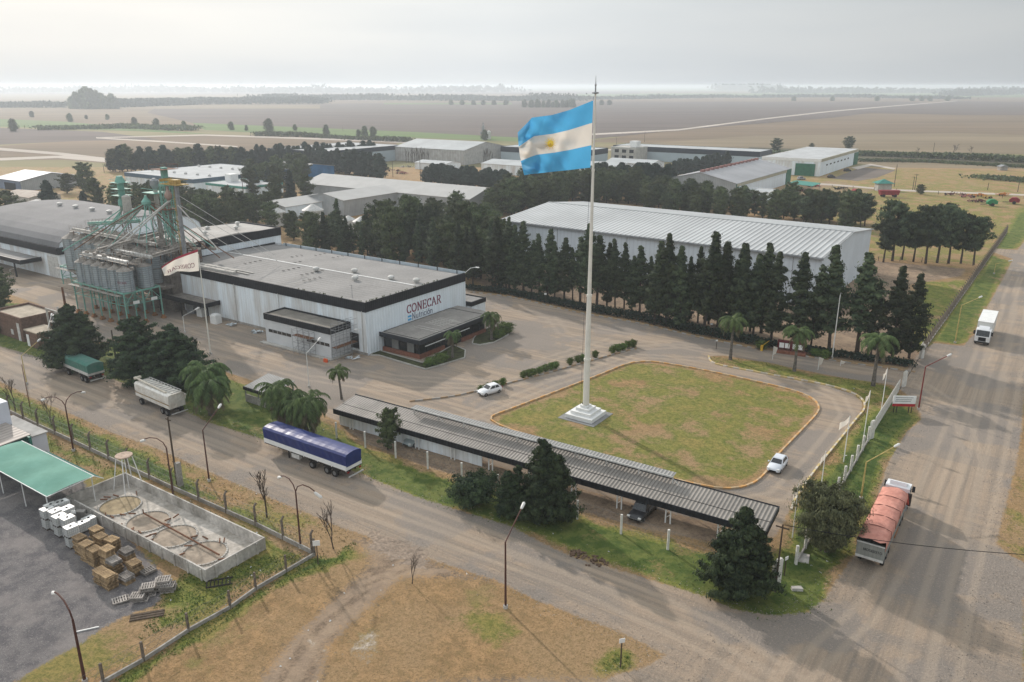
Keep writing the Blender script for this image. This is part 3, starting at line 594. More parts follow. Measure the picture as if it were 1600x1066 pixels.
def lettering(mb, text, fn, h, sw=.12, mi=0, gap=.12, lift=.02, dz=.0015):
    """fn(a, b, c) -> point: a along the line, b up, c out of the face"""
    x = 0; k = 0
    for ch in text:
        if ch == ' ': x += .5*h; continue
        st, wd = GL[ch]
        for s in st:
            for p, q in zip(s[:-1], s[1:]):
                dx, dy = q[0]-p[0], q[1]-p[1]; l = math.hypot(dx, dy) or 1; w = sw * (.5 if abs(dy) < .3*abs(dx) else 1.0)
                nx, ny = -dy/l*w/2, dx/l*w/2; ex, ey = dx/l*w*.2, dy/l*w*.2; k += 1; c0 = lift + (k % 7)*dz
                a = [(x+(p[0]-ex+nx)*h,(p[1]-ey+ny)*h),(x+(p[0]-ex-nx)*h,(p[1]-ey-ny)*h),(x+(q[0]+ex-nx)*h,(q[1]+ey-ny)*h),(x+(q[0]+ex+nx)*h,(q[1]+ey+ny)*h)]
                mb.add([fn(*z, c0) for z in a], [(0,1,2,3)], mi)
        x += (wd+gap)*h
    return x

# ---- main hall
t = flatbox('factory_hall', 'large white ribbed factory hall with black fascia and red lettering on its end wall', 'factory', -152.5, 94.4, -95.5, 122.5, 9.6, 1.75, .45, crown=.5, sides='sew')
q = MB(); W0 = 57.0; D0 = 28.1
q.box(.2, D0/2-.16, 9.67, W0-1, D0/2+.16, 9.72); part(q, 'ridge_flashing', M_white, t)
q = MB(); q.box(3, D0-.1, 8.6, W0, D0+.05, 9.75); part(q, 'rear_parapet', mat('pale_sheet', (.42,.48,.52), .5, .1, .8), t)
for k in range(11):
    q = MB(); x = 4+k*5.1; q.box(x, D0-.25, 8.9, x+.12, D0-.12, 9.9); part(q, 'parapet_post', M_dark, t)
for (u, v) in ((-120.9,106.6),(-113.5,109.9),(-108.8,105.4),(-103.4,109.6),(-97.9,110.6)):
    q = MB(); x, y = u+152.5, v-94.4; q._lathe([(.38,0),(.38,.35),(.3,.4)], 12, 0, (x,y,9.3)); q._lathe([(.32,.4),(.62,.55),(.66,.95),(.4,1.15),(.05,1.2)], 14, 0, (x,y,9.3)); part(q, 'roof_ventilator', M_whited, t)
q = MB()
for (u, v, n, s) in ((-136,113,3,1),(-133,117,3,1),(-128,117.5,3,1),(-127,103,4,1),(-121,102.5,5,1),(-117,99.5,4,1),(-139,103,4,1),(-131,109.5,2,1)):
    for k in range(n): x, y = u+152.5+k*.15, v-94.4+k*1.2; q.box(x, y, 9.62, x+.75, y+.22, 9.66)
part(q, 'roof_vent_slot', M_dark, t)
q = MB()
for (a, b, c, d) in ((33,1.2,34.2,8),(36,1.5,37,7.5),(5,3,22,3.5),(5,4.2,22,4.6)): q.box(a, b, 9.45, c if c-a < 2 else c, d, 9.47+ .02) if c-a > 2 else q.bar((a,b,9.62),(a+.4,d,9.62),.12,.05)
part(q, 'roof_cable_tray', M_concl, t)
q = MB(); q.box(3, .6, 9.7, 20.5, 1.5, 10.1); q.box(4, 2.3, 9.6, 19, 2.9, 9.95); part(q, 'roof_conveyor', M_concl, t)
q = MB(); q.tube([(52, 2, 9.2), (52, 2, 11.6)], .04, 6); q.bar((51.5,2,11.5),(52.5,2,11.5),.05); part(q, 'roof_aerial', M_steel, t)
q = MB()
for k in range(40):
    x = W0 - .1 if k < 26 else rnd.uniform(40, W0); y = rnd.uniform(.1, D0*.7) if k < 26 else .05
    for j in range(5): a = rnd.uniform(0, 6.28); q.add([(x,y,9.55),(x+.2*math.cos(a),y+.2*math.sin(a),9.75+rnd.random()*.2),(x+.1*math.cos(a+1.2),y+.1*math.sin(a+1.2),9.75)], [(0,1,2)])
part(q, 'roof_weeds', leafmat('weed', (.10,.13,.04), (.05,.07,.03)), t, fix=False)
# lettering on the end wall (faces +u)
q = MB(); lettering(q, 'CONECAR', lambda a, b, c: (W0 + c, 10.55 + a*1.02, 5.15 + b + a*.0), 1.55, .17); part(q, 'sign_letters', mat('maroon_letters', (.24,.05,.09), .5), t, fix=False)
q = MB(); lettering(q, 'Nutrición', lambda a, b, c: (W0 + c, 11.9 + a, 3.75 + b), 1.15, .13, gap=.08); part(q, 'sign_subtitle', mat('navy_letters', (.09,.11,.19), .5), t, fix=False)
q = MB(); q.box(W0+.01,10.75,4.35,W0+.04,11.7,4.7); q.box(W0+.01,10.75,3.75,W0+.04,11.7,4.1); part(q, 'sign_flag_mark', mat('sky_blue', (.10,.42,.72), .5), t)
q = MB()
for a, b in ((1.5,.7),(2.5,.7)): pass
q.box(52.8, -.06, .9, 55.0, .06, 3.6); part(q, 'window', M_glass, t); 
q = MB(); q.box(52.7,-.09,.8,52.84,-.061,3.7); q.box(54.96,-.09,.8,55.1,-.061,3.7); q.box(52.85,-.09,3.6,54.95,-.061,3.7); q.box(53.85,-.09,.95,53.95,-.062,3.59); part(q, 'window_frame', M_black, t)
q = MB(); q.box(15, -.05, 0, 57.05, 0.02, .45); part(q, 'plinth', M_conc, t)
for x, w_ in ((6.2,2.0),(10.6,1.5)):
    q = MB(); q.box(x, -.08, 0, x+w_, .03, 3.2); part(q, 'loading_door', M_dark, t)
q = MB()
for x in (21.5, 34.5, 56.2): q.tube([(x, -.12, 8), (x, -.12, .3)], .06, 6)
part(q, 'downpipe', M_whited, t)
q = MB(); q.bar((56,-.1,4.6),(56.0,-1.3,5.0),.06); q.box(55.8,-1.7,4.9,56.2,-1.2,5.05); part(q, 'wall_lamp', M_white, t)
q = MB(); q.box(0,-3.6,3.6,16.5,-.13,3.75); part(q, 'canopy_roof', mat('grit_roof', (.24,.215,.19), .9, .2, .8, fine=.2), t)
q = MB(); q.box(-.1,-3.75,3.1,16.6,-3.605,4.0); q.box(16.505,-3.6,3.1,16.62,-.13,3.99); part(q, 'canopy_fascia', M_black, t)
q = MB()
for x in (.5, 8, 16.2): q.box(x, -3.5, 0, x+.2, -3.3, 3.55)
part(q, 'canopy_post', M_dark, t)
q = MB(); q.tube([(W0-.5, D0-.5, 9), (W0+1.2, D0+.2, 10.6), (W0+2.4,D0+.5,10.9)], .06, 6); q.box(W0+2.3,D0+.3,10.8,W0+3.1,D0+.65,10.95); part(q, 'corner_lamp', M_white, t)
# rear side lean-to seen right of the end wall
flatbox('rear_lean_to', 'low white lean-to with black edge behind the right end of the factory hall', 'annex', -103.5, 122.8, -94.3, 127.5, 3.6, .9, .2)
# tall second hall behind
t = flatbox('tall_hall', 'tall grey hall with black fascia and dusty white roof between silo plant and factory hall', 'factory', -167, 99.5, -152.7, 124.5, 12.9, 1.9, .3, crown=.6, roof=mat('tall_roof', (.40,.385,.36), .8, .15, .2, c2=(.29,.27,.25), stripe=(1,1.1,.03,.9), fine=.1))
q = MB()
for k in range(5):
    x, y = 4+(k%2)*5, 4+k*4.2; q._lathe([(.3,0),(.3,.5),(.6,.6),(.6,.9),(.1,1.1)], 10, 0, (x,y,12.8))
part(q, 'roof_ventilator', M_whited, t)

# annex with scaffold
t = flatbox('white_annex', 'white flat roofed annex with black band and strip windows in front of the hall', 'annex', -116.3, 89.5, -99.3, 94.2, 5.6, 1.15, .25, wx=mat('annex_white', (.62,.63,.64), .6, .06, .4), wy=mat('annex_white', (.62,.63,.64)), roof=mat('annex_roof', (.235,.215,.185), .9, .15, .4, fine=.15))
for x0, x1, z in ((.9,6.9,2.2),(11,16.7,2.2)):
    q = MB(); q.box(x0,-.05,z,x1,.05,z+.55); w_ = part(q, 'window', M_glass, t)
    q = MB()
    for k in range(1,5): x = x0+(x1-x0)*k/5; q.box(x-.04,-.08,z+.01,x+.04,-.051,z+.54)
    part(q, 'mullion', M_whited, w_)
q = MB(); q.box(-.9,-.9,0,17.6,-.02,.18); q.box(17.02,-.02,0,17.6,4.6,.18); part(q, 'apron', M_concl, t)
t = root('scaffold', 'thin steel scaffold towers at the corner of the white annex', 'scaffold', -99.3, 89.5)
def scaff(x0, y0, x1, y1, h, nx, ny):
    q = MB(); xs = [x0+(x1-x0)*i/nx for i in range(nx+1)]; ys = [y0+(y1-y0)*i/ny for i in range(ny+1)]
    for x in xs:
        for y in ys: q.tube([(x,y,0),(x,y,h)], .035, 5)
    z = 1.0
    while z < h:
        for y in ys: q.tube([(x0,y,z),(x1,y,z)], .03, 5)
        for x in xs: q.tube([(x,y0,z),(x,y1,z)], .03, 5)
        z += 1.1
    for i in range(nx): q.tube([(xs[i],y0,0),(xs[i+1],y0,2.1)], .025, 4); q.tube([(xs[i+1],y0,2.1),(xs[i],y0,4.2)], .025, 4)
    return q
part(scaff(.5,-.2,1.6,5.2,6.6,1,3), 'side_tower', M_steel, t); part(scaff(-8,-1.5,-3.5,-.4,4.6,3,1), 'front_tower', M_steel, t)
q = MB(); q.box(.5,-.2,2.2,1.6,5.2,2.28); part(q, 'plank', M_rust, t); q = MB(); q.box(-8,-1.5,3.3,-3.5,-.4,3.36); part(q, 'plank', M_rust, t)

# office
t = flatbox('office_block', 'low glazed office with black edged flat roof and brick plinth against the hall end wall', 'office', -95.3, 98.4, -87.0, 117.3, 3.64, .1, .2, wx=M_glass, wy=M_glass, sides='')
q = MB(); q.box(-.1,-.9,3.3,9.15,21.2,3.45); part(q, 'roof_slab', mat('office_roof', (.28,.262,.238), .9, .12, .3, c2=(.22,.205,.19), fine=.12), t)
q = MB(); q.box(-.1,-1.0,2.85,9.3,-.905,3.64); q.box(9.155,-.9,2.85,9.3,18.9,3.638); part(q, 'fascia', [mat('dark_fascia', (.035,.04,.048), .5)], t)
q = MB()
for i in range(7): q.box(2.6+i*.62, 8.2, 3.453, 2.72+i*.62, 12.6, 3.47)
for i in range(6): q.box(2.6, 8.2+i*.88, 3.471, 6.5, 8.4+i*.88, 3.485)
q.box(2.5, 5.2, 3.453, 8.8, 5.4, 3.47); q.box(2.5,6.2,3.453,8.8,6.4,3.47); q.box(5.6,10,3.486,8.9,10.2,3.5); q.box(5.6,12,3.486,8.9,12.2,3.5)
part(q, 'roof_grid', M_concl, t)
q = MB(); q.box(-.01,-.35,0,8.66,-.03,.75); q.box(8.34,-.029,0,8.66,6.5,.75); part(q, 'brick_plinth', M_brick, t); q = MB(); q.box(8.34,11.5,0,8.66,18.9,.75); part(q, 'brick_plinth', M_brick, t)
q = MB()
for x in (0.1, 1.8, 3.6, 5.4, 7.2, 8.25): q.box(x, -.1, .76, x+.14, -.03, 3.25)
for y in (1.8,4,6.2,8.4,10.6,12.8,15,17.2): q.box(8.31, y, .76, 8.4, y+.14, 3.25)
part(q, 'mullion', M_black, t)
q = MB(); q.box(1.95,-.09,.8,3.5,-.05,3.0); part(q, 'blind', mat('blind', (.20,.20,.19), .8), t); q = MB(); q.box(5.55,-.09,.8,7.1,-.05,3.0); part(q, 'blind', mat('blind', (.20,.20,.19)), t)
q = MB(); q.box(9.12,0.5,2.2,9.32,6,2.28); q.box(9.12,8.5,2.4,9.32,13,2.48); part(q, 'white_rail', M_white, t)
t = root('planter_bed', 'kerbed planting bed wrapped around the office front', 'planter', -95, 92)
q = MB()
bed = [U(*p) for p in ((578,556),(592,556),(665,578),(683,573),(726,560),(727,548),(708,540),(660,568),(590,548))]
q.prism([(a+95,b-92) for a,b in bed], 0, .12); part(q, 'soil', mat('bed_soil', (.07,.075,.035), .95, .3, 1, fine=.3), t)
def kerbline(name, pts, wd, h, m, par=None, closed=False, off=(0,0)):
    q = MB(); n = len(pts)
    for i in range(n if closed else n-1):
        a, b = pts[i], pts[(i+1)%n]; q.bar((a[0]-off[0],a[1]-off[1],h/2),(b[0]-off[0],b[1]-off[1],h/2), wd, h, 0)
    return part(q, name, m, par)
kerbline('kerb', bed, .18, .22, M_concl, t, True, (-95, 92))
t = root('planter_bed', 'kerbed planting bed at the right end of the office with a palm', 'planter', -86, 112)
bed = [U(*p) for p in ((738,538),(750,540),(772,536),(794,524),(793,515),(770,510),(748,520),(740,530))]
q = MB(); q.prism([(a+86,b-112) for a,b in bed], 0, .12); part(q, 'soil', MATS['bed_soil'], t); kerbline('kerb', bed, .18, .22, M_concl, t, True, (-86,112))

# arched shed
def arched(name, label, cat, u0, v0, u1, v1, h, rh, roof, n=14):
    t = root(name, label, cat, u0, v0); w, d = u1-u0, v1-v0; pr = [(d*(1-math.cos(math.pi*i/n))/2, h+(rh-h)*math.sin(math.pi*i/n)**.9) for i in range(n+1)]
    f = MB(); 
    for x in (0, w): f.add([(x,0,0)]+[(x,p,z) for p,z in pr]+[(x,d,0)], [tuple(range(n+3))], 1)
    f.add([(0,0,0),(w,0,0),(w,0,h),(0,0,h)], [(0,1,2,3)], 0); f.add([(0,d,0),(w,d,0),(w,d,h),(0,d,h)], [(0,1,2,3)], 0); part(f, 'wall', [M_wallx, M_wally], t)
    q = MB(); q.extr([(p,z+.02) for p,z in pr]+[(p,z+.2) for p,z in pr[::-1]], 0, -.3, w+.3); part(q, 'roof', roof, t, smooth=False); return t, pr
t, pr = arched('arched_shed', 'long shed with arched grey roof and black fascia left of the silos', 'shed', -250, 94.4, -198, 134, 7.4, 12.4, M_roofx)
q = MB(); q.box(-.3,-.5,6.0,52.4,-.02,7.7,0); q.box(52.02,-.02,6.0,52.4,6,7.7,1); q.box(52.02,6,7.2,52.4,33,7.9,1); part(q, 'fascia', [M_black, M_blacky], t)
for k in range(4):
    q = MB(); q._lathe([(.5,0),(.5,.5),(.8,.7),(.8,1.1),(.2,1.3)], 10, 0, (16+k*8.5, 19.8, 12.3)); part(q, 'roof_ventilator', M_whited, t)
q = MB(); q.box(5,-5.5,4.3,44,-.51,4.45); part(q, 'canopy_roof', M_roofc, t); q = MB(); q.box(4.9,-5.62,3.6,44.12,-5.5,4.7); q.box(44.0,-5.49,3.6,44.12,-.5,4.69); part(q, 'canopy_fascia', M_black, t)
for x in (40, 30.5, 20):
    q = MB(); q.box(x,-5.4,0,x+.3,-5.1,4.2); part(q, 'canopy_post', M_dark, t)
q = MB(); q.box(46,-.06,0,51,.05,5.2); part(q, 'sliding_door', M_whited, t)

# big white warehouse
BW = R(-36)
def bigwh():
    t = thing('white_warehouse', 'very large white warehouse with striped zinc roof behind the long row of trees', 'warehouse', 65-84*math.cos(R(36)), 164+84*math.sin(R(36)), 0, BW)
    w, d, h, rh = 84, 43, 10.6, 12.6; f = MB()
    for y in (0, d): f.add([(0,y,0),(w,y,0),(w,y,h),(0,y,h)], [(0,1,2,3)], 0)
    for x in (0, w): f.add([(x,0,0),(x,d,0),(x,d,h),(x,d*.55,rh),(x,0,h)], [(0,1,2,3,4)], 1)
    part(f, 'wall', [mat('wh_wall_x', (.66,.71,.76), .6, .05, .2, stripe=(0,1.1,.03,.92)), mat('wh_wall_y', (.66,.71,.76), .6, .05, .2, stripe=(1,1.1,.03,.92))], t)
    q = MB(); q.extr([(-.5,h),(d*.55,rh+.02),(d+.5,h),(d+.5,h+.16),(d*.55,rh+.2),(-.5,h+.16)], 0, -.4, w+.4); part(q, 'roof', M_zinc2, t)
    q = MB(); q.box(-.4,-.75,h-.35,w+.4,-.5,h+.02); part(q, 'gutter', M_steel, t)
    q = MB(); q.box(-.4,d*.55-.3,rh+.2,w+.4,d*.55+.3,rh+.3); part(q, 'ridge_cap', M_zincy, t)
    for k in range(8): q = MB(); q.box(8+k*10,-.05,0,8.12+k*10,.0,10.2); part(q, 'wall_joint', M_steel, t)
    return t
bigwh()

# background halls
t = gable('red_ridge_warehouse', 'grey warehouse with a red louvred ridge vent beyond the big white warehouse', 'warehouse', -142, 322, -110.5, 398, 7, 10.6, M_greyx, M_wally, mat('dull_zinc', (.36,.36,.37), .5, .1, .1, stripe=(1,1.2,.05,.85)), axis=1)
for k in range(14):
    q = MB(); q.box(15.2, 1+k*5.3, 10.6, 16.4, 4.2+k*5.3, 11.5); part(q, 'ridge_vent', mat('faded_red', (.30,.15,.13), .8), t)
q = MB(); q.box(31.6,.3,5.7,31.75,74,7.0); part(q, 'yellowed_band', mat('cream_band', (.46,.42,.31), .7), t)
q = MB(); q.box(31.5,-.2,0,31.7,3,6.8); q.box(31.5,69,0,31.9,76,6.9); part(q, 'green_door', M_greend, t)
t = flatbox('side_store', 'small white flat roofed store beside the red ridged warehouse', 'shed', -109, 322, -97, 334, 4.5, .3, .2, fm=(M_white, M_white), roof=M_zinc)
q = MB(); q.box(-1,-.3,0,2,-.05,3.8); part(q, 'doorway', M_dark, t)
t = root('lean_to_canopy', 'green roofed lean-to canopy beside the grey warehouse yard', 'canopy', -103, 368)
q = MB(); q.add([(0,0,3.2),(11,0,2.6),(11,14,2.6),(0,14,3.2),(0,0,3.4),(11,0,2.8),(11,14,2.8),(0,14,3.4)], [(0,3,2,1),(4,5,6,7),(0,1,5,4),(1,2,6,5),(2,3,7,6),(3,0,4,7)]); part(q, 'roof', M_teal, t)
for x in (.3, 10.5):
    for y in (.3, 13.5):
        q = MB(); q.box(x,y,0,x+.2,y+.2,2.62); part(q, 'post', M_steel, t)
t = flatbox('green_door_warehouse', 'white warehouse with bright roof and tall green sliding doors at its ends', 'warehouse', -137, 437, -106.5, 523, 8.8, 1.5, .1, fm=(M_white, mat('cream_band', (.46,.42,.31))), wx=M_wallx, roof=mat('bright_roof', (.47,.48,.48), .85, .1, .15, spec=.05), fout=.2)
q = MB(); q.box(18,-.5,0,28,-.2,6.2); part(q, 'sliding_door', M_greend, t); q = MB(); q.box(30.55,76,0,30.9,86,7.0); part(q, 'sliding_door', M_greend, t)
q = MB()
for k in range(7): q.box(30.52,12+k*8,4.6,30.6,15+k*8,5.3)
part(q, 'side_window', M_dark, t)
M_bluew = mat('pale_blue_wall', (.38,.45,.49), .7, .06, .1)
flatbox('black_band_warehouse', 'long low warehouse with deep black fascia beyond the trees right of the flagpole', 'warehouse', -244, 470, -149, 492, 8.6, 3.0, .15, wx=M_bluew, wy=M_bluew, roof=M_zinc, fm=(mat('navy_fascia', (.018,.026,.04), .5),)*2)
flatbox('black_band_warehouse', 'smaller black banded warehouse seen just behind the flag', 'warehouse', -293, 414, -232, 440, 9.2, 3.2, .15, wx=M_bluew, wy=M_bluew, roof=M_zinc, fm=(MATS['navy_fascia'],)*2)
gable('stained_warehouse', 'grey warehouse with rust stained wall behind a line of bare poplars', 'warehouse', -352, 382, -297, 425, 8.4, 12.2, mat('stained_x', (.46,.45,.43), .7, .1, .4, c2=(.33,.30,.28), stripe=(0,2,.05,.85)), mat('stained_y', (.46,.45,.43)), M_zinc, axis=0)
t = flatbox('black_band_warehouse', 'narrow black banded hall left of the stained warehouse', 'warehouse', -400, 322, -352, 388, 9.2, 2.6, .1, wx=M_bluew, wy=M_bluew, roof=mat('bright_roof', (.78,.79,.79)), fm=(MATS['navy_fascia'],)*2)
t = gable('long_grey_shed', 'very long low grey shed with plain pitched roof behind the tree clump', 'shed', -264, 229, -176, 252, 6.0, 9.0, M_greyx, M_greyy, mat('pale_fibre_roof', (.42,.415,.40), .8, .06, .2, c2=(.37,.365,.35)))
gable('small_gabled_shed', 'light grey gabled shed with three ridge vents, nearer one of the pair', 'shed', -231, 201, -211, 232, 6.0, 7.8, M_greyx, M_greyy, MATS['pale_fibre_roof'], axis=1)
t = gable('small_gabled_shed', 'light gabled shed with a dark green door, left one of the pair', 'shed', -238, 184, -222, 206, 4.8, 6.4, M_wallx, M_wally, MATS['pale_fibre_roof'], axis=1)
q = MB(); q.box(11.6,-.2,0,14.2,-.03,3.8); part(q, 'green_door', M_greend, t)
t = gable('blue_shed', 'shed with blue lower wall and pale roof among the conifers', 'shed', -338, 268, -316, 296, 5.2, 7.2, mat('blue_wall', (.06,.20,.42), .6, .15, .3), MATS['blue_wall'], MATS['pale_fibre_roof'])
t = flatbox('teal_band_hall', 'long low hall with white roof and dark blue band behind the silo plant', 'hall', -372, 214, -318, 268, 5.6, 1.8, .1, wx=M_wallx, roof=mat('bright_roof', (.78,.79,.79)), fm=(mat('slate_blue', (.07,.12,.17), .6),)*2)
q = MB()
for k in range(12): q._lathe([(.7,0),(.7,.7),(.2,1.0)], 8, 0, (4+(k%6)*9, 12+(k//6)*26, 5.5))
part(q, 'roof_ventilator', M_whited, t)
t = flatbox('teal_band_store', 'white store with green fascia and white roof hut right of the silo towers', 'store', -312, 216, -285, 236, 4.4, 1.0, .1, roof=mat('bright_roof', (.78,.79,.79)), fm=(M_teal, M_teal))
q = MB(); q.box(3,8,4.3,7,12,7.6); part(q, 'roof_hut', M_white, t)
t = gable('blue_fronted_shed', 'grey roofed shed with blue and dark open front at the far left', 'shed', -408, 172, -384, 200, 4.4, 7.0, mat('blue_grey_wall', (.16,.20,.28), .7, .2, .2), M_greyy, mat('blue_grey_roof', (.33,.35,.40), .6, .1, .2))
q = MB(); q.box(9,-.2,0,19,-.05,3.2); part(q, 'open_front', M_dark, t)
gable('low_farm_building', 'low pale building with stained corrugated roof below the blue fronted shed', 'building', -352, 150, -330, 162, 3.6, 4.6, M_concl, M_concl, mat('rusty_roof', (.36,.31,.26), .8, .2, .5, c2=(.26,.20,.16)))
gable('low_farm_building', 'second low pale building half hidden behind the single conifer', 'building', -318, 142, -302, 152, 3.2, 4.2, M_concl, M_concl, MATS['pale_fibre_roof'])
# low white roofs beyond the hedge
for (u0, v0, u1, v1, h, lab) in ((-262,352,-236,374,5,'low white roofed store behind the dark hedge, left of the flag'), (-232,372,-190,392,5,'long low white roofed store behind the dark hedge, below the flag'), (-214,404,-186,420,4.5,'low white roofed store behind the hedge right of the flagpole')):
    gable('low_store', lab, 'store', u0, v0, u1, v1, h, h+1.6, M_wallx, M_wally, M_zinc)
gable('low_store', 'flat pale store in front of the stained warehouse', 'store', -306, 348, -284, 362, 3.6, 4.6, M_wallx, M_wally, M_zinc)
t = flatbox('process_building', 'pale multi storey block with square windows and a roof tank right of the flagpole', 'building', -236, 452, -219, 468, 9, .3, .2, fm=(M_whited, M_whited), wx=M_concl, wy=M_concl, roof=M_concl)
for k in range(3):
    for z in (2.2, 5.8):
        q = MB(); q.box(2.5+k*5,-.12,z,5.3+k*5,.03,z+1.9); part(q, 'window', M_dark, t)
q = MB(); q.box(10,5,9,15,10,12.5); part(q, 'roof_tank', M_white, t)
# small cone topped bins behind the hall
binp = None
BINL = ['white cone topped grain bin behind the hall trees, leftmost', 'wider white cone topped bin beside the gabled sheds', 'white cone topped bin in the gap of the trees, nearer of two', 'white cone topped bin in the gap of the trees, farther of two']
for (px, py, r_, h), lab in zip(((435,352,2.6,4.5),(490,346,3.6,4.0),(546,366,2.2,4.6),(566,372,2.6,5.2)), BINL):
    u, v = U(px, py); t = root('grain_bin', lab, 'grain bin', u, v, 'cone topped grain bins behind the hall'); q = MB(); q._lathe([(r_,0),(r_,h)], 20, 0, (0,0,0)); part(q, 'bin_wall', mat('bin_white', (.55,.55,.53), .6, .1, .5, stripe=(2,.5,.03,.9)), t)
    q = MB(); q._lathe([(r_*1.05,h),(.3,h+r_*.55),(.2,h+r_*.6)], 20, 0, (0,0,.01)); part(q, 'cone_roof', M_whited, t)

# ---------------------------------------------------------------- silo plant
def silo(label, u, v, z0, z1, r, grp, hopper=True, mark=False, deck=True):
    t = root('silo', label, 'silo', u, v, grp, z=0)
    q = MB(); q._lathe([(r,z0),(r,z1)], 22, 0, (0,0,0)); part(q, 'body', M_galv, t)
    q = MB(); q._lathe([(r*1.05,z1-.02),(r*.25,z1+r*.45),(r*.2,z1+r*.6)], 22, 0, (0,0,.01)); part(q, 'cone_roof', M_dust, t)
    if hopper: q = MB(); q._lathe([(.25,z0-r*.95),(r*.96,z0-.01)], 22, 0, (0,0,0)); part(q, 'hopper', M_dust, t)
    if mark:
        q = MB(); lettering(q, 'CONECAR', lambda a, b, c: ((r+.02+c)*math.sin((a-1.15)*.75), -(r+.02+c)*math.cos((a-1.15)*.75), z0+ (z1-z0)*.42+b), .42, .14); part(q, 'lettering', mat('maroon_letters', (.24,.05,.09)), t, fix=False)
    q = MB()
    for k in range(8):
        a = 6.283*k/8; q.tube([(r*1.03*math.cos(a), r*1.03*math.sin(a), z0), (r*1.03*math.cos(a), r*1.03*math.sin(a), z1)], .05, 4)
    part(q, 'stiffener', M_steel, t)
    return t
ords = ['second', 'third', 'fourth', 'fifth']
for k in range(6):
    lab = 'small hopper silo with maroon lettering at the near corner of the green stand' if k == 0 else ('small hopper silo in front row, farthest from the lettered silo' if k == 5 else '%s small hopper silo of the front row counted from the lettered one' % ords[k-1])
    silo(lab, -147.9-k*3.05, 82.2, 6.7, 10.8, 1.5, 'small silos in the front row of the green stand', mark=(k == 0))
for k in range(6):
    silo('wide hopper silo at the right corner of the green stand' if k == 0 else 'hopper silo hidden in the second row behind the front silos', -148.2-k*3.05, 86.4, 6.8, 11.0, 1.5, 'silos in the second row of the green stand')
def standf(name, label, u0, u1, v0, v1, z, du, feet=True):
    t = root(name, label, 'steel stand', u0, v0); w, d = u1-u0, v1-v0; n = max(1, round(w/du)); q = MB()
    for j, y in enumerate((0, d/2, d)):
        q.bar((0,y,z),(w,y,z),.22,.3); q.bar((0,y,z-2.5),(w,y,z-2.5),.12)
        for i in range(n+1): x = w*i/n; p = MB(); p.bar((x,y,.6),(x,y,z-.15),.2); part(p, 'leg', M_steelg, t)
    for i in range(n+1): x = w*i/n; q.bar((x,0,z-.01),(x,d,z-.01),.2,.28); q.bar((x,0,z-2.52),(x,d,z-2.52),.1)
    for x in (0, w):
        for a, b in ((0,d/4),(d/2,d/4),(d/2,3*d/4),(d,3*d/4)): q.bar((x,a,z-2.4),(x,b,z-.2),.1)
    part(q, 'frame', M_steelg, t)
    if feet:
        q = MB()
        for i in range(n+1):
            for y in (0, d/2, d): x = w*i/n; q.prism([(x-.42,y-.42),(x+.42,y-.42),(x+.42,y+.42),(x-.42,y+.42)], 0, .35); q.prism([(x-.25,y-.25),(x+.25,y-.25),(x+.25,y+.25),(x-.25,y+.25)], .35, .75)
        part(q, 'footing', mat('orange_footing', (.36,.18,.08), .8, .25, 1), t)
    q = MB(); 
    for y in (-.9, d+.9):
        q.box(0, y-.4, z-.35, w, y+.4, z-.28); 
        for i in range(2*n+1): q.tube([(w*i/(2*n), y-(.4 if y<0 else -.4), z-.3),(w*i/(2*n), y-(.4 if y<0 else -.4), z+.8)], .03, 4)
        q.tube([(0,y-(.4 if y<0 else -.4),z+.8),(w,y-(.4 if y<0 else -.4),z+.8)], .035, 4)
    part(q, 'walkway', M_dust, t); return t, w, d
t, w, d = standf('silo_stand', 'green steel stand on orange footings under the small front silos', -165, -146.6, 80.6, 88.2, 6.6, 3.06)
for y in (1.6, 5.4):
    q = MB(); q.box(w+.12, y, 4.2, w+.2, y+1.3, 4.8); part(q, 'sign_plate', M_white, t)
standf('silo_stand', 'green steel stand under the tall silos nearest the arched shed', -190, -166, 90.5, 99, 5.0, 4, False)
for r_ in range(2):
    for k in range(8):
        nm = 'tall galvanised silo nearest the arched shed, with a white mark' if (k == 7 and r_ == 0) else ('tall galvanised silo of the rear rows half hidden behind the small silos' if r_ == 0 else 'tall galvanised silo at the back under the conveyor bridges')
        silo(nm, -153.5-k*4.5, 91.8+r_*5.2, 5.0, 12.0+.4*r_, 2.15, 'tall silos in the %s row of the plant' % ('front' if r_ == 0 else 'back'), hopper=(k > 3))
# conveyors
def conveyor(label, a, b, w_, h_, m, posts=True, rail=True):
    t = root('conveyor', label, 'conveyor', a[0], a[1]); A = Vector((0,0,a[2])); B = Vector((b[0]-a[0], b[1]-a[1], b[2]))
    q = MB(); q.bar(A, B, w_, h_); part(q, 'casing', m, t)
    if rail:
        q = MB(); n = 14
        for s in (-1, 1):
            o = Vector((0, s*(w_/2+.5), 0)) if abs(B.x) > abs(B.y) else Vector((s*(w_/2+.5), 0, 0))
            q.bar(A+o+Vector((0,0,.9)), B+o+Vector((0,0,.9)), .05); q.bar(A+o*.85-Vector((0,0,.1)), B+o*.85-Vector((0,0,.1)), .5, .06)
            for i in range(n+1): p = A+(B-A)*i/n+o; q.bar(p, p+Vector((0,0,.9)), .045)
        part(q, 'walkway', M_dust, t)
    if posts:
        for i in range(0, 7): q = MB(); p = A+(B-A)*i/6; q.bar(p, p-Vector((0,0,1.3)), .12); part(q, 'support', M_rust, t)
    return t
conveyor('white covered conveyor running along the top of the front silos', (-163.5,82.8,12.3), (-147.5,82.8,12.3), .7, .6, M_whited)
conveyor('white covered conveyor over the second silo row ending above the right silo', (-160,87.2,12.7), (-146.5,87.2,12.7), .7, .6, M_whited)
conveyor('pale conveyor casing along the tall silos', (-184,91.8,14.0), (-152,91.8,14.0), .6, .6, M_concl)
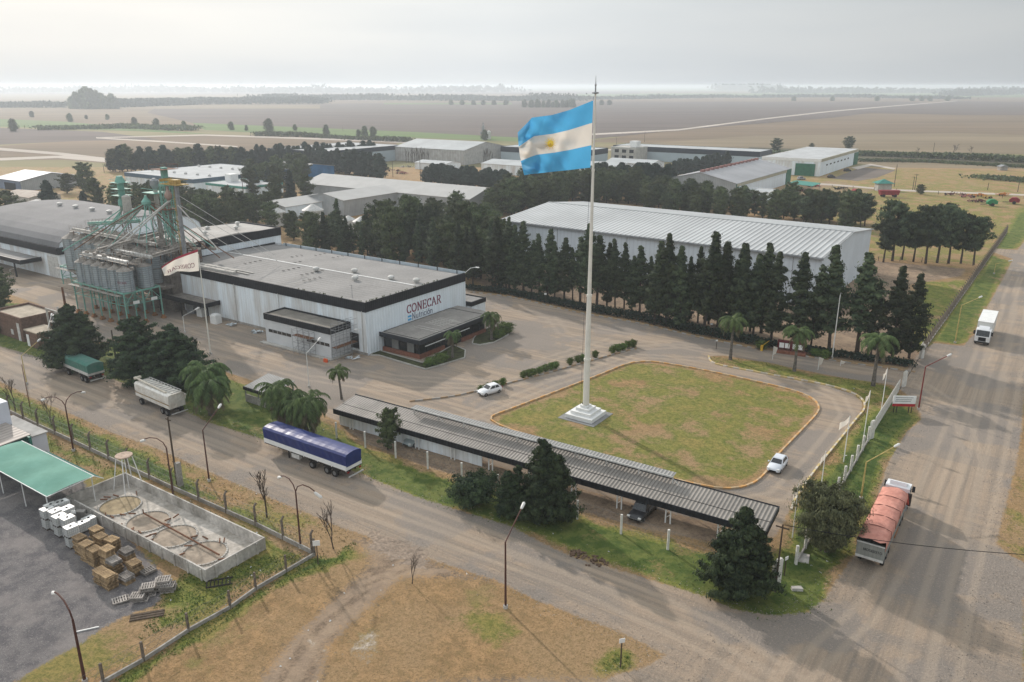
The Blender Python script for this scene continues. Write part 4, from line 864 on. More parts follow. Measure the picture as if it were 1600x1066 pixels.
conveyor('green conveyor bridge rising from the far silos to the towers', (-187,97.2,14.2), (-166,97.2,16.8), .8, .8, M_steelg)
conveyor('dusty conveyor bridge crossing from the silos towards the tall hall', (-160,84,13.2), (-159,100,15.0), .7, .6, M_dust)
conveyor('dusty conveyor crossing low behind the right silo', (-148,86,12.4), (-150.5,100,13.0), .7, .6, M_dust)
# elevator towers
def tower(name, label, u, v, z1, wd, m, lattice=True, z0=0, head=None, hm=None):
    t = root(name, label, 'elevator tower', u, v); q = MB()
    if lattice:
        for x in (-wd/2, wd/2):
            for y in (-wd/2, wd/2): q.bar((x,y,z0),(x,y,z1),.14)
        n = int((z1-z0)/1.8)
        for i in range(n):
            z = z0+(z1-z0)*i/n; zz = z0+(z1-z0)*(i+1)/n; h = wd/2; s = 1 if i % 2 else -1
            for a in ((-h,-h,h,-h),(h,-h,h,h),(h,h,-h,h),(-h,h,-h,-h)):
                q.bar((a[0],a[1],zz),(a[2],a[3],zz),.08); q.bar((a[0],a[1],z) if s>0 else (a[2],a[3],z), (a[2],a[3],zz) if s>0 else (a[0],a[1],zz), .07)
    else:
        q.box(-wd/2,-wd/2,z0,wd/2,wd/2,z1)
    part(q, 'leg_frame', m, t); return t
t = tower('elevator_tower', 'green lattice elevator tower standing tallest above the silo plant', -153.8, 97, 25.6, 1.9, M_steelg)
q = MB(); q.box(-.45,-.25,0,-.15,.25,28.5); q.box(.2,-.25,0,.5,.25,28.5); part(q, 'bucket_leg', M_dust, t)
q = MB(); q._lathe([(1.25,25.3),(1.25,26.0),(.5,26.9)], 12, 0, (0,0,0)); q.box(-.5,-.5,26.9,.55,.5,29.0); part(q, 'tower_head', M_steelg, t)
q = MB()
for k in range(8):
    a = 6.283*k/8; q.tube([(1.2*math.cos(a),1.2*math.sin(a),25.2),(1.25*math.cos(a),1.25*math.sin(a),22),(.9*math.cos(a),.9*math.sin(a),15)], .09, 6)
part(q, 'down_spout', M_steelg, t)
q = MB()
for z in (20.5, 28.6): q.box(-2,-2,z,2,2,z+.08)
for z in (20.5, 28.6):
    for a, b in (((-2,-2),(2,-2)),((2,-2),(2,2)),((2,2),(-2,2)),((-2,2),(-2,-2))): q.bar((*a,z+1),(*b,z+1),.05); q.bar((*a,z),(*a,z+1),.05)
part(q, 'platform', M_rust, t)
t = tower('elevator_tower', 'dusty lattice tower holding the green spout distributor head', -158.8, 97.6, 21.5, 2.0, M_dust)
q = MB(); q.box(-.4,-.25,0,-.1,.25,25.5); q.box(.15,-.25,0,.45,.25,25.5); part(q, 'bucket_leg', M_concl, t)
q = MB(); q._lathe([(.5,24.2),(.9,25.0),(.9,25.9),(.3,26.4)], 12, 0, (0,0,0)); part(q, 'cyclone', M_steel, t)
q = MB(); q.box(-2.2,-1.8,23.4,2.2,1.8,23.5); q.box(-2.3,-1.9,24.3,2.3,-1.85,24.4); q.box(-2.3,1.85,24.3,2.3,1.9,24.4); q.box(2.25,-1.8,24.3,2.3,1.8,24.4); part(q, 'platform', M_steelg, t)
q = MB(); q._lathe([(.25,20.9),(.95,21.3),(.95,21.8),(.35,22.6),(.2,23.1)], 14, 0, (0,-2.4,0)); dh = part(q, 'distributor_head', M_steelg, t)
DH = (-158.8, 95.2, 21.2)
t = tower('elevator_tower', 'small green elevator head on a grey shaft at the left of the plant', -170.6, 97, 20.5, 1.2, M_dust)
q = MB(); q._lathe([(.4,19.2),(1.0,19.9),(1.0,20.8),(.7,21.4),(.7,24.6),(1.1,24.9),(.6,26.2)], 12, 0, (-.3,0,0)); part(q, 'tower_head', M_steelg, t)
q = MB()
for z in (22, 23.4, 24.8):
    q.box(-2,-1.5,z,1.4,1.5,z+.06)
    for a, b in (((-2,-1.5),(1.4,-1.5)),((1.4,-1.5),(1.4,1.5)),((1.4,1.5),(-2,1.5)),((-2,1.5),(-2,-1.5))): q.bar((*a,z+.7),(*b,z+.7),.05)
part(q, 'platform', M_steelg, t)
q = MB(); q._lathe([(.2,17.4),(.9,19),(.9,22),(.3,22.3)], 12, 0, (1.9,-.4,0)); part(q, 'filter_vessel', M_concl, t)
q = MB()
for (x, y, z) in ((-9,-4,13.5),(-5,-3,13.6),(-2.5,-4,13.4),(-3.4,-2,13.6),(-6,-1,13.8),(7,1,15)): q.tube([(-.3,0,19.4),(x,y,z)], .11, 6)
part(q, 'spout', M_steelg, t)
t = tower('elevator_tower', 'solid grey elevator shaft with yellow top platform, rightmost in the plant', -147.8, 95.5, 26.0, .62, M_steel, lattice=False, z0=0)
q = MB(); q.box(-.9,-.3,11,-.84,-.24,25); q.box(-.55,-.3,11,-.49,-.24,25); [q.box(-.84,-.3,11.2+.6*k,-.55,-.25,11.27+.6*k) for k in range(22)]; [q.box(-.95,-.5,12+2.2*k,-.45,.1,12.06+2.2*k) for k in range(6)]; part(q, 'yellow_ladder', M_yel, t)
q = MB(); q.box(-3.4,-1.4,26.0,2.2,1.4,26.15); q.box(-3.4,-1.45,27.0,2.2,-1.4,27.08); q.box(-3.4,1.4,27.0,2.2,1.45,27.08); q.box(2.15,-1.4,27.0,2.2,1.4,27.08); q.box(-3.4,-1.4,26.5,-3.35,1.4,27.08)
for k in range(7): q.box(-3.4+k*.92,-1.45,26.15,-3.32+k*.92,-1.4,27.0)
q.box(-1.6,-.6,26.15,.8,.6,27.0); part(q, 'platform', M_yel, t)
q = MB(); q._lathe([(.25,22.8),(.7,23.4),(.75,23.9),(.3,24.9),(.15,25.6)], 12, 0, (-1.9,-.8,0)); part(q, 'funnel', mat('pink_funnel', (.42,.30,.25), .7, .2, 1), t)
q = MB(); q.tube([(-1.9,-.8,22.7),(-7,-9,15.6),(-14,-10,12.2)], .15, 6); q.tube([(-1.7,-.6,22.8),(-9,-7,14.8)], .14, 6); q.tube([(.3,-.4,22),(6,4,12.6)], .13, 6); q.tube([(0,0,20),(9,8,11)], .05, 5); q.tube([(0,0,24),(14,12,11)], .05, 5); q.tube([(0,0,22),(17,10,10.5)], .05, 5); part(q, 'spout', M_whited, t)
t = root('spout_bundle', 'bundle of green and rusty grain spouts fanning down from the distributor head', 'grain spouts', DH[0], DH[1])
for (x, y, z, m) in ((-15,-8.5,12.6,M_steelg),(-14,-12,11.6,M_steelg),(-10,-11.5,12.2,M_rust),(-6,-9,12.6,M_steelg),(-3,-8,12.6,M_steelg),(1,-4,13,M_steelg),(5,-2,13,M_steelg),(14,2,11,M_rust),(16,5,10.8,M_rust),(18,7,10.6,M_rust),(8,1.5,13.2,M_steelg),(11,3,13,M_steelg),(13,6,12.5,M_steelg),(-8,-4,13,M_rust),(-17,-6,12.8,M_steelg),(-11,-8,12.6,M_dust),(-4.5,-11,12,M_dust),(6,-5,12.4,M_steelg),(-1,3,13.5,M_steelg),(3,4,13.2,M_rust),(-12,-3,13.2,M_steelg)):
    q = MB(); q.tube([(rnd.uniform(-.5,.5),rnd.uniform(-.5,.5),DH[2]+.3),(x*.5,y*.5,(DH[2]+z)/2+.4),(x,y,z)], .10, 6); part(q, 'spout', m, t)
t = root('concrete_silo_block', 'stained concrete block with rounded dusty front between the silos and the tall hall', 'silo block', -157, 88.5)
q = MB(); q.box(0,3.6,0,8.5,6,9.5); q.box(2.5,0.5,5.6,10,3.5,6.0); q._lathe([(3,6.5),(3,12.0)], 20, 0, (6,9.5,0)); q._lathe([(2.6,6.5),(2.6,11.2)], 20, 0, (1.5,9.5,0)); part(q, 'body', mat('stained_concrete', (.19,.165,.14), .95, .3, .5, c2=(.10,.085,.075), fine=.3), t)
q = MB()
for k in range(16): a = (rnd.uniform(-2,11), rnd.uniform(0,8), rnd.uniform(6,12)); q.bar(a, (a[0]+rnd.uniform(-3,3), a[1]+rnd.uniform(-2,2), a[2]+rnd.uniform(-.6,.6)), .12)
part(q, 'pipework', M_dust, t)
# mass of catwalk clutter on the silo tops
for gi, (u0, u1, v0, v1, z, n, lab) in enumerate(((-165,-147,81,88,12.0,60,'dusty catwalks and handrails over the small silos'),(-188,-152,90,99,13.4,90,'dusty catwalks and handrails over the tall silos'),(-162,-147,92,102,13.0,60,'tangle of dusty pipework at the foot of the elevator towers'))):
    t = root('catwalk', lab, 'catwalk', u0, v0); q = MB()
    for k in range(n):
        x = rnd.uniform(0,u1-u0); y = rnd.uniform(0,v1-v0); h = z + rnd.uniform(-.8,1.2)
        if k % 3: q.bar((x,y,h),(x+rnd.choice((rnd.uniform(1,3),0)),y+rnd.choice((0,rnd.uniform(.5,1.5))),h), rnd.uniform(.06,.16))
        if k % 2: q.bar((x,y,h-1),(x,y,h+.4),.08)
        if k % 4 == 0: p = MB(); p.box(x,y,h-.6,x+rnd.uniform(.4,1.2),y+rnd.uniform(.4,1),h); part(p, 'gearbox', M_dust, t)
    part(q, 'railing', M_dust, t)
    q = MB(); q.box(.5,(v1-v0)*.48,z-.55,u1-u0-.5,(v1-v0)*.6,z-.48); part(q, 'grating', M_soil, t)

# brick buildings at the left edge
t = root('brick_building', 'square brown brick building with flat parapet roof at the left edge', 'building', -163.5, 64.2)
w_, d_, h_ = 10.5, 6.5, 4.6
q = MB(); q.box(0,0,0,w_,d_,h_-.5); part(q, 'wall', M_brickd, t)
q = MB(); q.box(-.1,-.1,h_-.5,w_+.1,.15,h_); q.box(-.1,d_-.15,h_-.5,w_+.1,d_+.1,h_); q.box(-.1,.151,h_-.5,.15,d_-.151,h_); q.box(w_-.15,.151,h_-.5,w_+.1,d_-.151,h_-.002); part(q, 'parapet', M_brickd, t)
q = MB(); q.box(.16,.16,h_-.5,w_-.16,d_-.16,h_-.4); part(q, 'roof', mat('tan_roof', (.42,.36,.28), .9, .15, .6, fine=.1), t)
q = MB(); q.box(8.6,-.08,0,9.5,.02,3.4); q.box(6,-.08,.8,6.8,.02,1.8); part(q, 'door', M_whited, t)
t = root('brick_hut', 'small brick hut with pale flat roof and white door beside the electrical frame', 'hut', -150.6, 63.6)
q = MB(); q.box(0,0,0,4.2,3.4,2.9); part(q, 'wall', M_brickd, t); q = MB(); q.box(-.2,-.2,2.9,4.4,3.6,3.1); part(q, 'roof', MATS['tan_roof'], t); q = MB(); q.box(-.06,.3,0,-.02,1.2,2.2); q.box(.2,-.06,0,1.1,-.01,2.2); part(q, 'door', M_white, t)
t = root('transformer_frame', 'concrete electrical frame carrying grey transformers beside the brick building', 'transformer', -148.6, 66.8)
for x in (0, 3.2):
    for y in (0, 2):
        q = MB(); q.box(x,y,0,x+.25,y+.25,6.4); part(q, 'post', M_concl, t)
q = MB(); q.box(-.2,0.3,3.9,3.7,2.0,4.05); q.box(-.4,.1,6.4,3.9,.3,6.6); q.box(-.4,2.0,5.2,3.9,2.2,5.35); part(q, 'beam', M_concl, t)
for k in range(3):
    q = MB(); q._lathe([(.45,4.06),(.5,4.3),(.5,5.0),(.3,5.15)], 12, 0, (.5+k*1.2,1.1,0)); q.tube([(.5+k*1.2,1.1,5.1),(.5+k*1.2,1.1,5.6)], .06, 6); part(q, 'transformer', M_steel, t)
# ================================================================ VEGETATION
def leafmesh(name, C, S, m, nrm=None, seed=1, asp=1.0, par=None):
    rg = np.random.RandomState(seed); n = len(C)
    a = rg.normal(size=(n,3)); 
    if nrm is not None: a = a*.75 + nrm
    a /= np.linalg.norm(a, axis=1)[:,None]+1e-9; b = rg.normal(size=(n,3)); b = np.cross(a, b); b /= np.linalg.norm(b, axis=1)[:,None]+1e-9; c = np.cross(a, b)
    s = (S*rg.uniform(.6,1.3,n))[:,None]
    V = np.stack([C-b*s*asp, C-c*s*.6+b*s*.1, C+b*s*asp, C+c*s*.6-b*s*.1], 1).reshape(-1,3).astype(np.float32)
    me = bpy.data.meshes.new(name); me.vertices.add(n*4); me.vertices.foreach_set('co', V.ravel()); me.loops.add(n*4); me.loops.foreach_set('vertex_index', np.arange(n*4, dtype=np.int32))
    me.polygons.add(n); me.polygons.foreach_set('loop_start', np.arange(0,n*4,4,dtype=np.int32)); me.polygons.foreach_set('loop_total', np.full(n,4,np.int32)); me.update(calc_edges=True); me.materials.append(m)
    o = bpy.data.objects.new(name, me); col.objects.link(o)
    if par: o.parent = par
    return o
M_bark = mat('bark', (.085,.065,.05), .95, .3, 3, bump=.02); M_barkg = mat('grey_bark', (.17,.15,.13), .95, .3, 3)
LF_cas = leafmat('leaf_casuarina', (.095,.120,.058), (.020,.034,.022), .42); LF_con = leafmat('leaf_conifer', (.072,.105,.045), (.012,.025,.016), .12); LF_mix = leafmat('leaf_mixed', (.110,.135,.055), (.036,.052,.024))  # leaf_conifer: wide leaf-to-leaf contrast paints fine highlights into the colour
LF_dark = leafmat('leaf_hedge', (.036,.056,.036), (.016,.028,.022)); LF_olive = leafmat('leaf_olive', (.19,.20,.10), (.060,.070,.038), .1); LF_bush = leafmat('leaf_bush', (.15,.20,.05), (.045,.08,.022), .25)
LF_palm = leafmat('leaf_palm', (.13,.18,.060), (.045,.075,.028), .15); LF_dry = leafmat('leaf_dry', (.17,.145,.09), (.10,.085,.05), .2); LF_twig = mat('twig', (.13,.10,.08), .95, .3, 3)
def treeproto(name, cat, H, Rr, prof, nb, cl, lv, sig, ls, m, seed, up=.35, z0=.12, trunk=.22, bark=None, lean=0, inner=.35, limbs=10, stems=1, asp=1.0, jit=(.62,1.18)):
    rg = np.random.RandomState(seed); rn = random.Random(seed)
    t = thing(name, '', cat); C = []; NR = []; tr = MB()
    for st in range(stems):
        ox, oy = (0, 0) if stems == 1 else (rn.uniform(-.3,.3)*Rr, rn.uniform(-.3,.3)*Rr); hh = H*(1 if st == 0 else rn.uniform(.7,.95))
        wob = [(ox*(.2+.8*q)+rn.uniform(-.1,.1)*Rr*.3*q, oy*(.2+.8*q)+rn.uniform(-.1,.1)*Rr*.3*q, hh*q*.97) for q in (0,.2,.4,.6,.8,1)]
        tr.tube(wob, [trunk*1.25, trunk, trunk*.8, trunk*.6, trunk*.35, .03], 7)
        for i in range(nb//stems):
            q = z0 + (1-z0)*((i+rn.random())/(nb//stems)); az = i*2.4+rn.uniform(-.5,.5); Lr = Rr*prof((q-z0)/(1-z0))*rn.uniform(*jit)
            z = hh*q; j = min(4, int(q*5)); f = q*5-j; bx = wob[j][0]+(wob[j+1][0]-wob[j][0])*f; by = wob[j][1]+(wob[j+1][1]-wob[j][1])*f
            dz = Lr*up*rn.uniform(.5,1.4)
            if i % max(1, (nb//stems)//limbs) == 0: tr.tube([(bx,by,z*.98),(bx+Lr*.5*math.cos(az),by+Lr*.5*math.sin(az),z+dz*.35),(bx+Lr*.85*math.cos(az),by+Lr*.85*math.sin(az),z+dz*.8)], [trunk*.35,trunk*.2,.02], 5)
            for k in range(cl):
                w = inner + (1-inner)*(k+.6)/cl
                cc = np.array([bx+Lr*w*math.cos(az+rn.uniform(-.15,.15)), by+Lr*w*math.sin(az+rn.uniform(-.15,.15)), z+dz*w])
                sg = sig*rn.uniform(.6,1.3)*(.4+.6*min(1,Lr/Rr)); P = cc + rg.normal(size=(lv,3))*np.array([sg,sg,sg*.75]); C.append(P)
                NR.append(np.tile(np.array([math.cos(az), math.sin(az), .45]), (lv,1)))
    C = np.concatenate(C); NR = np.concatenate(NR); C[:,2] = np.maximum(C[:,2], .08)
    o1 = leafmesh('crown', C, ls, m, NR, seed, asp, t); o2 = tr.build('trunk', bark or M_bark, t, fix=False); return t
col_ = lambda q: (.62+.38*math.sin(math.pi*min(1,q*1.1+.1)))*(1-q**2.6*.93)
cone = lambda q: (1-q)**.75*.95+.06
ball = lambda q: math.sqrt(max(.05, 1-(2*q-1)**2))
umb = lambda q: (math.sin(math.pi*(q*.85+.12)))**.6
T_cas = [treeproto('casuarina_tree','tree',17,2.9,col_,84,4,32,.36,.24,LF_cas,11+i,up=.5,z0=.03+.03*i,trunk=.2,limbs=20,jit=(.35,1.2)) for i in range(6)]
T_casb = [treeproto('casuarina_tree','tree',17,3.0,lambda q:(.35+.65*math.sin(math.pi*min(1,q*.9+.2)))*(1-q**2*.8),56,4,34,.42,.25,LF_cas,31+i,up=.5,z0=.24,trunk=.24,limbs=16,jit=(.35,1.2)) for i in range(2)]
T_mix = [treeproto('leafy_tree','tree',13,4.1,umb,60,4,40,.46,.29,LF_mix,51+i,up=.5,z0=.07,trunk=.25,limbs=12,jit=(.4,1.2)) for i in range(3)]
T_umb = [treeproto('stone_pine','tree',12,4.2,umb,50,4,46,.42,.26,LF_cas,71+i,up=.35,z0=.30,trunk=.24,limbs=24,jit=(.4,1.2)) for i in range(3)]
T_con = [treeproto('conifer','tree',9,4.2,lambda q:min(1,.8+q*2.2)*((1-q)**.72*.95+.05),230,4,58,.25,.135,LF_con,81+i,up=.32,z0=-.01,trunk=.22,limbs=8,stems=s_,asp=1.5) for i, s_ in enumerate((4,5,3))]
T_hed = [treeproto('cypress','tree',8,2.1,lambda q:(1-q**2.4)*.9+.1,60,3,24,.4,.36,LF_dark,91+i,up=.7,z0=.02,trunk=.15,limbs=4) for i in range(2)]
T_spr = [treeproto('cypress','tree',12,3.6,cone,90,3,28,.42,.36,LF_dark,95,up=.15,z0=.05,trunk=.18,limbs=6)]
T_shr = [treeproto('round_shrub','shrub',5.2,4.2,ball,190,4,64,.30,.12,LF_olive,101,up=.3,z0=.05,trunk=.14,limbs=30,stems=3,bark=M_barkg), treeproto('round_shrub','shrub',3.2,3.1,ball,90,4,50,.3,.14,LF_con,102,up=.25,z0=.04,trunk=.1,limbs=8)]
T_bus = [treeproto('clipped_bush','bush',1.3,.85,ball,26,3,26,.16,.085,LF_bush,111+i,up=.2,z0=.08,trunk=.04,limbs=4) for i in range(2)]
T_far = [treeproto('far_tree','tree',9,4.4,lambda q:math.sqrt(max(.03,math.sin(math.pi*(q*.78+.22)))),36,2,30,.9,.6,LF_mix,121+i,up=.25,z0=.0,trunk=.3,limbs=4) for i in range(2)]
def bare(name, H, Rr, seed, m, depth=4, trunk=.1, spread=.55):
    rn = random.Random(seed); t = thing(name, '', 'tree'); tr = MB(); tw = MB()
    def rec(p, d, l, r, k):
        q = p + d*l; mid = p + d*l*.5 + Vector((rn.uniform(-1,1),rn.uniform(-1,1),0))*l*.06
        (tr if k == 0 else tw).tube([p, mid, q], [r, r*.85, r*.7], 4 if k else 6, cap=False)
        if k >= depth: return
        for i in range(3 if k < 2 else rn.choice((2,3,4))):
            nd = (d + Vector((rn.uniform(-1,1),rn.uniform(-1,1),rn.uniform(-.2,.6)))*spread).normalized(); rec(q if i < 2 else mid, nd, l*rn.uniform(.58,.82), max(r*.62,.012), k+1)
    rec(Vector((0,0,0)), Vector((0,0,1)), H*.34, trunk, 0); tr.build('trunk', m, t, fix=False); tw.build('crown', m, t, fix=False); return t
T_bare = [bare('bare_tree', 5, 2, 3, LF_twig, 5, .09, .46), bare('bare_tree', 4.6, 1.4, 8, LF_twig, 4, .07, .45)]
T_pop = [bare('bare_poplar', 12, 1, 21, M_barkg, 3, .42, .25)]
def palmproto(H, nf, L_, seed, skirt=0, tr_r=.2, stems=1):
    rn = random.Random(seed); t = thing('palm_tree', '', 'palm'); tk = MB(); fr = MB(); dr = MB()
    for st in range(stems):
        ox, oy = (0,0) if st == 0 else (rn.uniform(-1.6,1.6), rn.uniform(-1.6,1.6)); HH = H*(1 if st == 0 else rn.uniform(.6,.95))
        tk.tube([(ox*.4,oy*.4,0),(ox*.6,oy*.6,HH*.3),(ox,oy,HH*.8),(ox,oy,HH)], [tr_r*1.5,tr_r*1.1,tr_r,tr_r*1.3], 9)
        tk.tube([(ox,oy,HH*.86),(ox,oy,HH*1.02)], [tr_r*1.6,tr_r*1.2], 9)
        for k in range(nf+skirt):
            dry = k >= nf; az = k*2.39996+rn.uniform(-.3,.3); el = rn.uniform(.05,1.25) if not dry else rn.uniform(-.9,-.3); l = L_*rn.uniform(.8,1.12); tgt = dr if dry else fr
            p = Vector((ox,oy,HH)); h = Vector((math.cos(az),math.sin(az),0)); a = el; pts = [p.copy()]; n = 16
            for i in range(n):
                a -= (1.9 if not dry else .9)/n*(1+.8*i/n)*(1 if el > .4 else .8); p = p + (h*math.cos(a)+Vector((0,0,1))*math.sin(a))*l/n; pts.append(p.copy())
            sd = h.cross(Vector((0,0,1)))
            for i in range(1, n+1):
                d = (pts[i]-pts[i-1]).normalized(); nrm = d.cross(sd)
                for j in range(2):
                    base = pts[i-1].lerp(pts[i], j/2); ll = l*.23*math.sin(math.pi*min(1,.12+.86*i/n))**.7*rn.uniform(.75,1.1)
                    for s in (-1,1):
                        tip = base + sd*s*ll*rn.uniform(.5,.85) + d*ll*.45 + Vector((0,0,-ll*rn.uniform(.35,.8))); w = d*.055
                        midp = base.lerp(tip,.5)+Vector((0,0,ll*.10)); tgt.add([base-w, midp-w*1.2, tip, midp+w*1.2, base+w], [(0,1,2,3,4)])
            tgt.tube(pts[::4]+[pts[-1]], [.05,.04,.03,.02,.01][:len(pts[::4])+1] if len(pts[::4])+1 <= 5 else [.05,.04,.03,.02,.015,.01], 4, cap=False)
    fr.build('crown', LF_palm, t, fix=False); tk.build('trunk', M_barkg, t, fix=False)
    if skirt: dr.build('dry_fronds', LF_dry, t, fix=False)
    return t
T_palm = [palmproto(6.4, 20, 3.4, 5, 3), palmproto(5.6, 26, 3.3, 6, 10, .26), palmproto(5.4, 34, 3.9, 7, 16, .28, 2)]
def ht(px, py, top):                                # metres from a ground point up to a higher pixel
    x, y = G(px, py); dv = 533-top; return CAMH + (-FPX*SP+dv*CP)*y/(FPX*CP+dv*SP)
PH = {}
for p_, h_ in [(p,17) for p in T_cas+T_casb]+[(p,13) for p in T_mix]+[(p,12) for p in T_umb]+[(p,9) for p in T_con]+[(p,8) for p in T_hed]+[(p,12) for p in T_spr]+[(T_shr[0],5.2),(T_shr[1],3.2)]+[(p,1.3) for p in T_bus]+[(p,9) for p in T_far]+[(T_bare[0],5.2),(T_bare[1],4.6),(T_pop[0],12)]+[(T_palm[0],8),(T_palm[1],7.2),(T_palm[2],7.4)]: PH[p_.name] = h_
def tree(protos, x, y, h, lab, grp=None, wide=1.0, seed=None):
    p = protos[rnd.randrange(len(protos))] if seed is None else protos[seed]
    s = h/PH[p.name.split('.')[0] if p.name not in PH else p.name]
    return place(p, (x, y, 0), (rnd.gauss(0,.025), rnd.gauss(0,.025), rnd.uniform(0, 6.28)), (s*wide, s*wide, s), lab, grp)
def tp(protos, px, py, top, lab, grp=None, wide=1.0, seed=None):
    x, y = G(px, py); return tree(protos, x, y, ht(px, py, top), lab, grp, wide, seed)
# the long row beside the north kerb
RW = 'tall dark trees in the row along the yard kerb'
for (px, py, top, w, lab) in ((1022,508,395,.8,'dark casuarina in the kerb row just right of the flagpole base line'),(1040,510,368,.85,'slim dark casuarina in the row, second right of the flagpole'),(1062,514,385,.8,'dark casuarina of the kerb row standing left of the pointed one'),(1099,520,364,.95,'pointed casuarina rising over the warehouse roof near mid row'),(1122,523,382,.7,'thin casuarina right beside the pointed one of mid row'),(1150,528,382,.9,'casuarina of the kerb row behind the leftmost strip palm'),(1176,531,400,.8,'shorter casuarina between two tall ones in the kerb row'),(1204,537,396,.85,'casuarina of the kerb row left of the notice board'),(1240,544,395,1.0,'broad casuarina standing just behind the notice board'),(1266,546,415,.7,'short thin casuarina left of the tall bright lamp pole'),(1295,551,386,1.05,'tallest broad casuarina directly behind the tall lamp pole'),(1338,556,399,1.1,'casuarina before the right end of the white warehouse'),(1360,560,440,.7,'short casuarina in the gap near the right end of the row'),(1393,563,418,1.0,'pointed dark casuarina at the right end of the kerb row'),(1420,560,430,.9,'last casuarina of the kerb row beside the gate')):
    tp(T_cas+T_casb[:1], px, py, top, lab, RW, w*rnd.uniform(1.1,1.3))
k = 0
for i in range(30):
    u = -104 + i*2.1; v = 146.8 + rnd.uniform(-.7,.7)
    if u > -42: break
    x, y = W(u, v); tree(T_cas+T_casb, x, y, rnd.uniform(11.5,17.5), 'dark casuarina of the packed kerb row', 'packed casuarinas of the kerb row', rnd.uniform(.85,1.3))
def scatter(protos, poly, n, h0, h1, lab, grp, dmin=2.2, wide=(.85,1.15), holes=()):
    P = [G(*p) for p in poly]; xs = [p[0] for p in P]; ys = [p[1] for p in P]; done = []; tries = 0
    while len(done) < n and tries < 6000:
        tries += 1; x = rnd.uniform(min(xs), max(xs)); y = rnd.uniform(min(ys), max(ys))
        if not inpoly(P, np.array([x]), np.array([y]))[0] or any((x-a)**2+(y-b)**2 < dmin*dmin for a, b in done): continue
        if any(h[0] < toU(x,y)[0] < h[2] and h[1] < toU(x,y)[1] < h[3] for h in holes): continue
        done.append((x, y)); tree(protos, x, y, rnd.uniform(h0, h1), lab, grp, rnd.uniform(*wide))
HO = ((-266,226,-174,254),(-234,198,-208,234),(-240,182,-220,208),(-184,98,-94,128))
scatter(T_cas+T_mix, ((452,402),(560,405),(650,428),(745,452),(790,462),(800,440),(770,400),(660,395)), 50, 11, 16, 'dark leafy tree of the dense grove behind the factory hall', 'grove behind the factory hall', 2.6, holes=HO)
scatter(T_cas+T_mix, ((450,404),(560,408),(660,428),(660,396),(560,384),(480,380)), 20, 7.5, 10.5, 'dark tree of the low grove behind the left half of the hall roof', 'low grove behind the hall roof', 2.8, holes=HO)
scatter(T_mix+T_cas[:2], ((600,372),(640,392),(770,400),(778,372),(720,352),(640,350)), 26, 8, 11.5, 'tree of the grove between the gabled sheds and the white warehouse', 'grove left of the white warehouse', 3, holes=HO)
scatter(T_mix, ((740,346),(800,342),(900,322),(1010,326),(1010,312),(880,306),(800,318)), 60, 8, 13, 'mid green tree in the belt behind the white warehouse, left of the flagpole', 'tree belt behind the white warehouse', 3.4, holes=HO)
scatter(T_mix+T_umb[:1], ((1010,338),(1130,345),(1250,352),(1360,362),(1375,352),(1250,338),(1130,328),(1010,316)), 62, 7, 12, 'tree in the belt behind the right half of the white warehouse', 'tree belt behind the white warehouse, right half', 2.4)
scatter(T_cas[:2]+T_mix, ((440,365),(470,392),(560,385),(540,372),(480,368)), 7, 6, 9, 'tree standing between the white grain bins and the hall roof', 'trees around the grain bins', 3, holes=HO+((-262,150,-225,185),))
for (px, py, top, lab) in ((1380,410,345,'rounded pine touching the corner of the white warehouse'),(1394,408,318,'tallest leafy pine of the field row, near the warehouse corner'),(1409,406,335,'third pine of the field row from the warehouse'),(1427,409,340,'slender pine in the middle left of the field row'),(1446,412,325,'wide pine in the middle of the field row'),(1464,411,322,'tall round pine in the middle of the field row'),(1482,412,330,'pine with clear forked trunk in the field row'),(1501,412,338,'pine second from the right end of the field row'),(1521,414,342,'round pine at the right end of the field row by the fence')):
    tp(T_umb, px, py, top, lab, 'pines in the row beside the machinery field', .95)
# hedges of dark conifers
def hedge(a, b, n, h0, h1, lab, grp, protos=None, w=1.0):
    A = G(*a); B = G(*b)
    for i in range(n):
        f = (i+.5)/n; tree(protos or T_hed, A[0]+(B[0]-A[0])*f+rnd.uniform(-.8,.8), A[1]+(B[1]-A[1])*f+rnd.uniform(-.8,.8), rnd.uniform(h0,h1), lab, grp, w)
hedge((662,286),(800,297),22,7,9.5,'dark cypress of the trimmed line left of the flag','dark cypress line behind the long grey shed',w=1.35)
hedge((925,302),(1052,305),20,9,13,'dark cypress in the line just right of the flagpole','dark cypress line right of the flagpole',w=1.2)
hedge((1050,276),(1135,262),14,7,9,'dark cypress of the far line before the black banded warehouse','far dark cypress line',w=1.2)
hedge((480,262),(600,281),16,10,13,'dark conifer of the clump left of the long grey shed','conifers left of the long grey shed',T_hed+T_spr,1.2)
hedge((400,262),(590,250),22,9,13,'pointed dark conifer of the line in front of the black banded hall','pointed conifers before the black banded hall',T_hed+T_spr,1.1)
scatter(T_mix+T_spr, ((385,285),(480,280),(500,325),(470,345),(380,330)), 20, 9, 13, 'dark tree in the clump between the blue shed and the left hall', 'clump in front of the blue shed', 4, holes=HO)
scatter(T_mix+T_cas[:2], ((290,330),(430,330),(440,372),(330,372),(290,355)), 26, 8, 11, 'dark tree of the grove right of the silo towers', 'grove right of the silo towers', 3.2, holes=HO+((-184,98,-150,126),))
scatter(T_mix+T_spr, ((130,330),(215,320),(285,330),(280,350),(150,345)), 14, 9, 13, 'dark tree behind the small green elevator head', 'trees behind the silo plant', 4)
hedge((172,268),(400,266),30,9,14,'dark tree of the long belt behind the left white roofed hall','tree belt behind the left white roofed hall',T_mix+T_hed,1.1)
tp(T_mix, 105,302,272,'round dark tree in the open ground left of the silo plant',None,1.5); tp(T_mix,132,300,256,'taller round tree right beside the open ground, left of the plant',None,1.2)
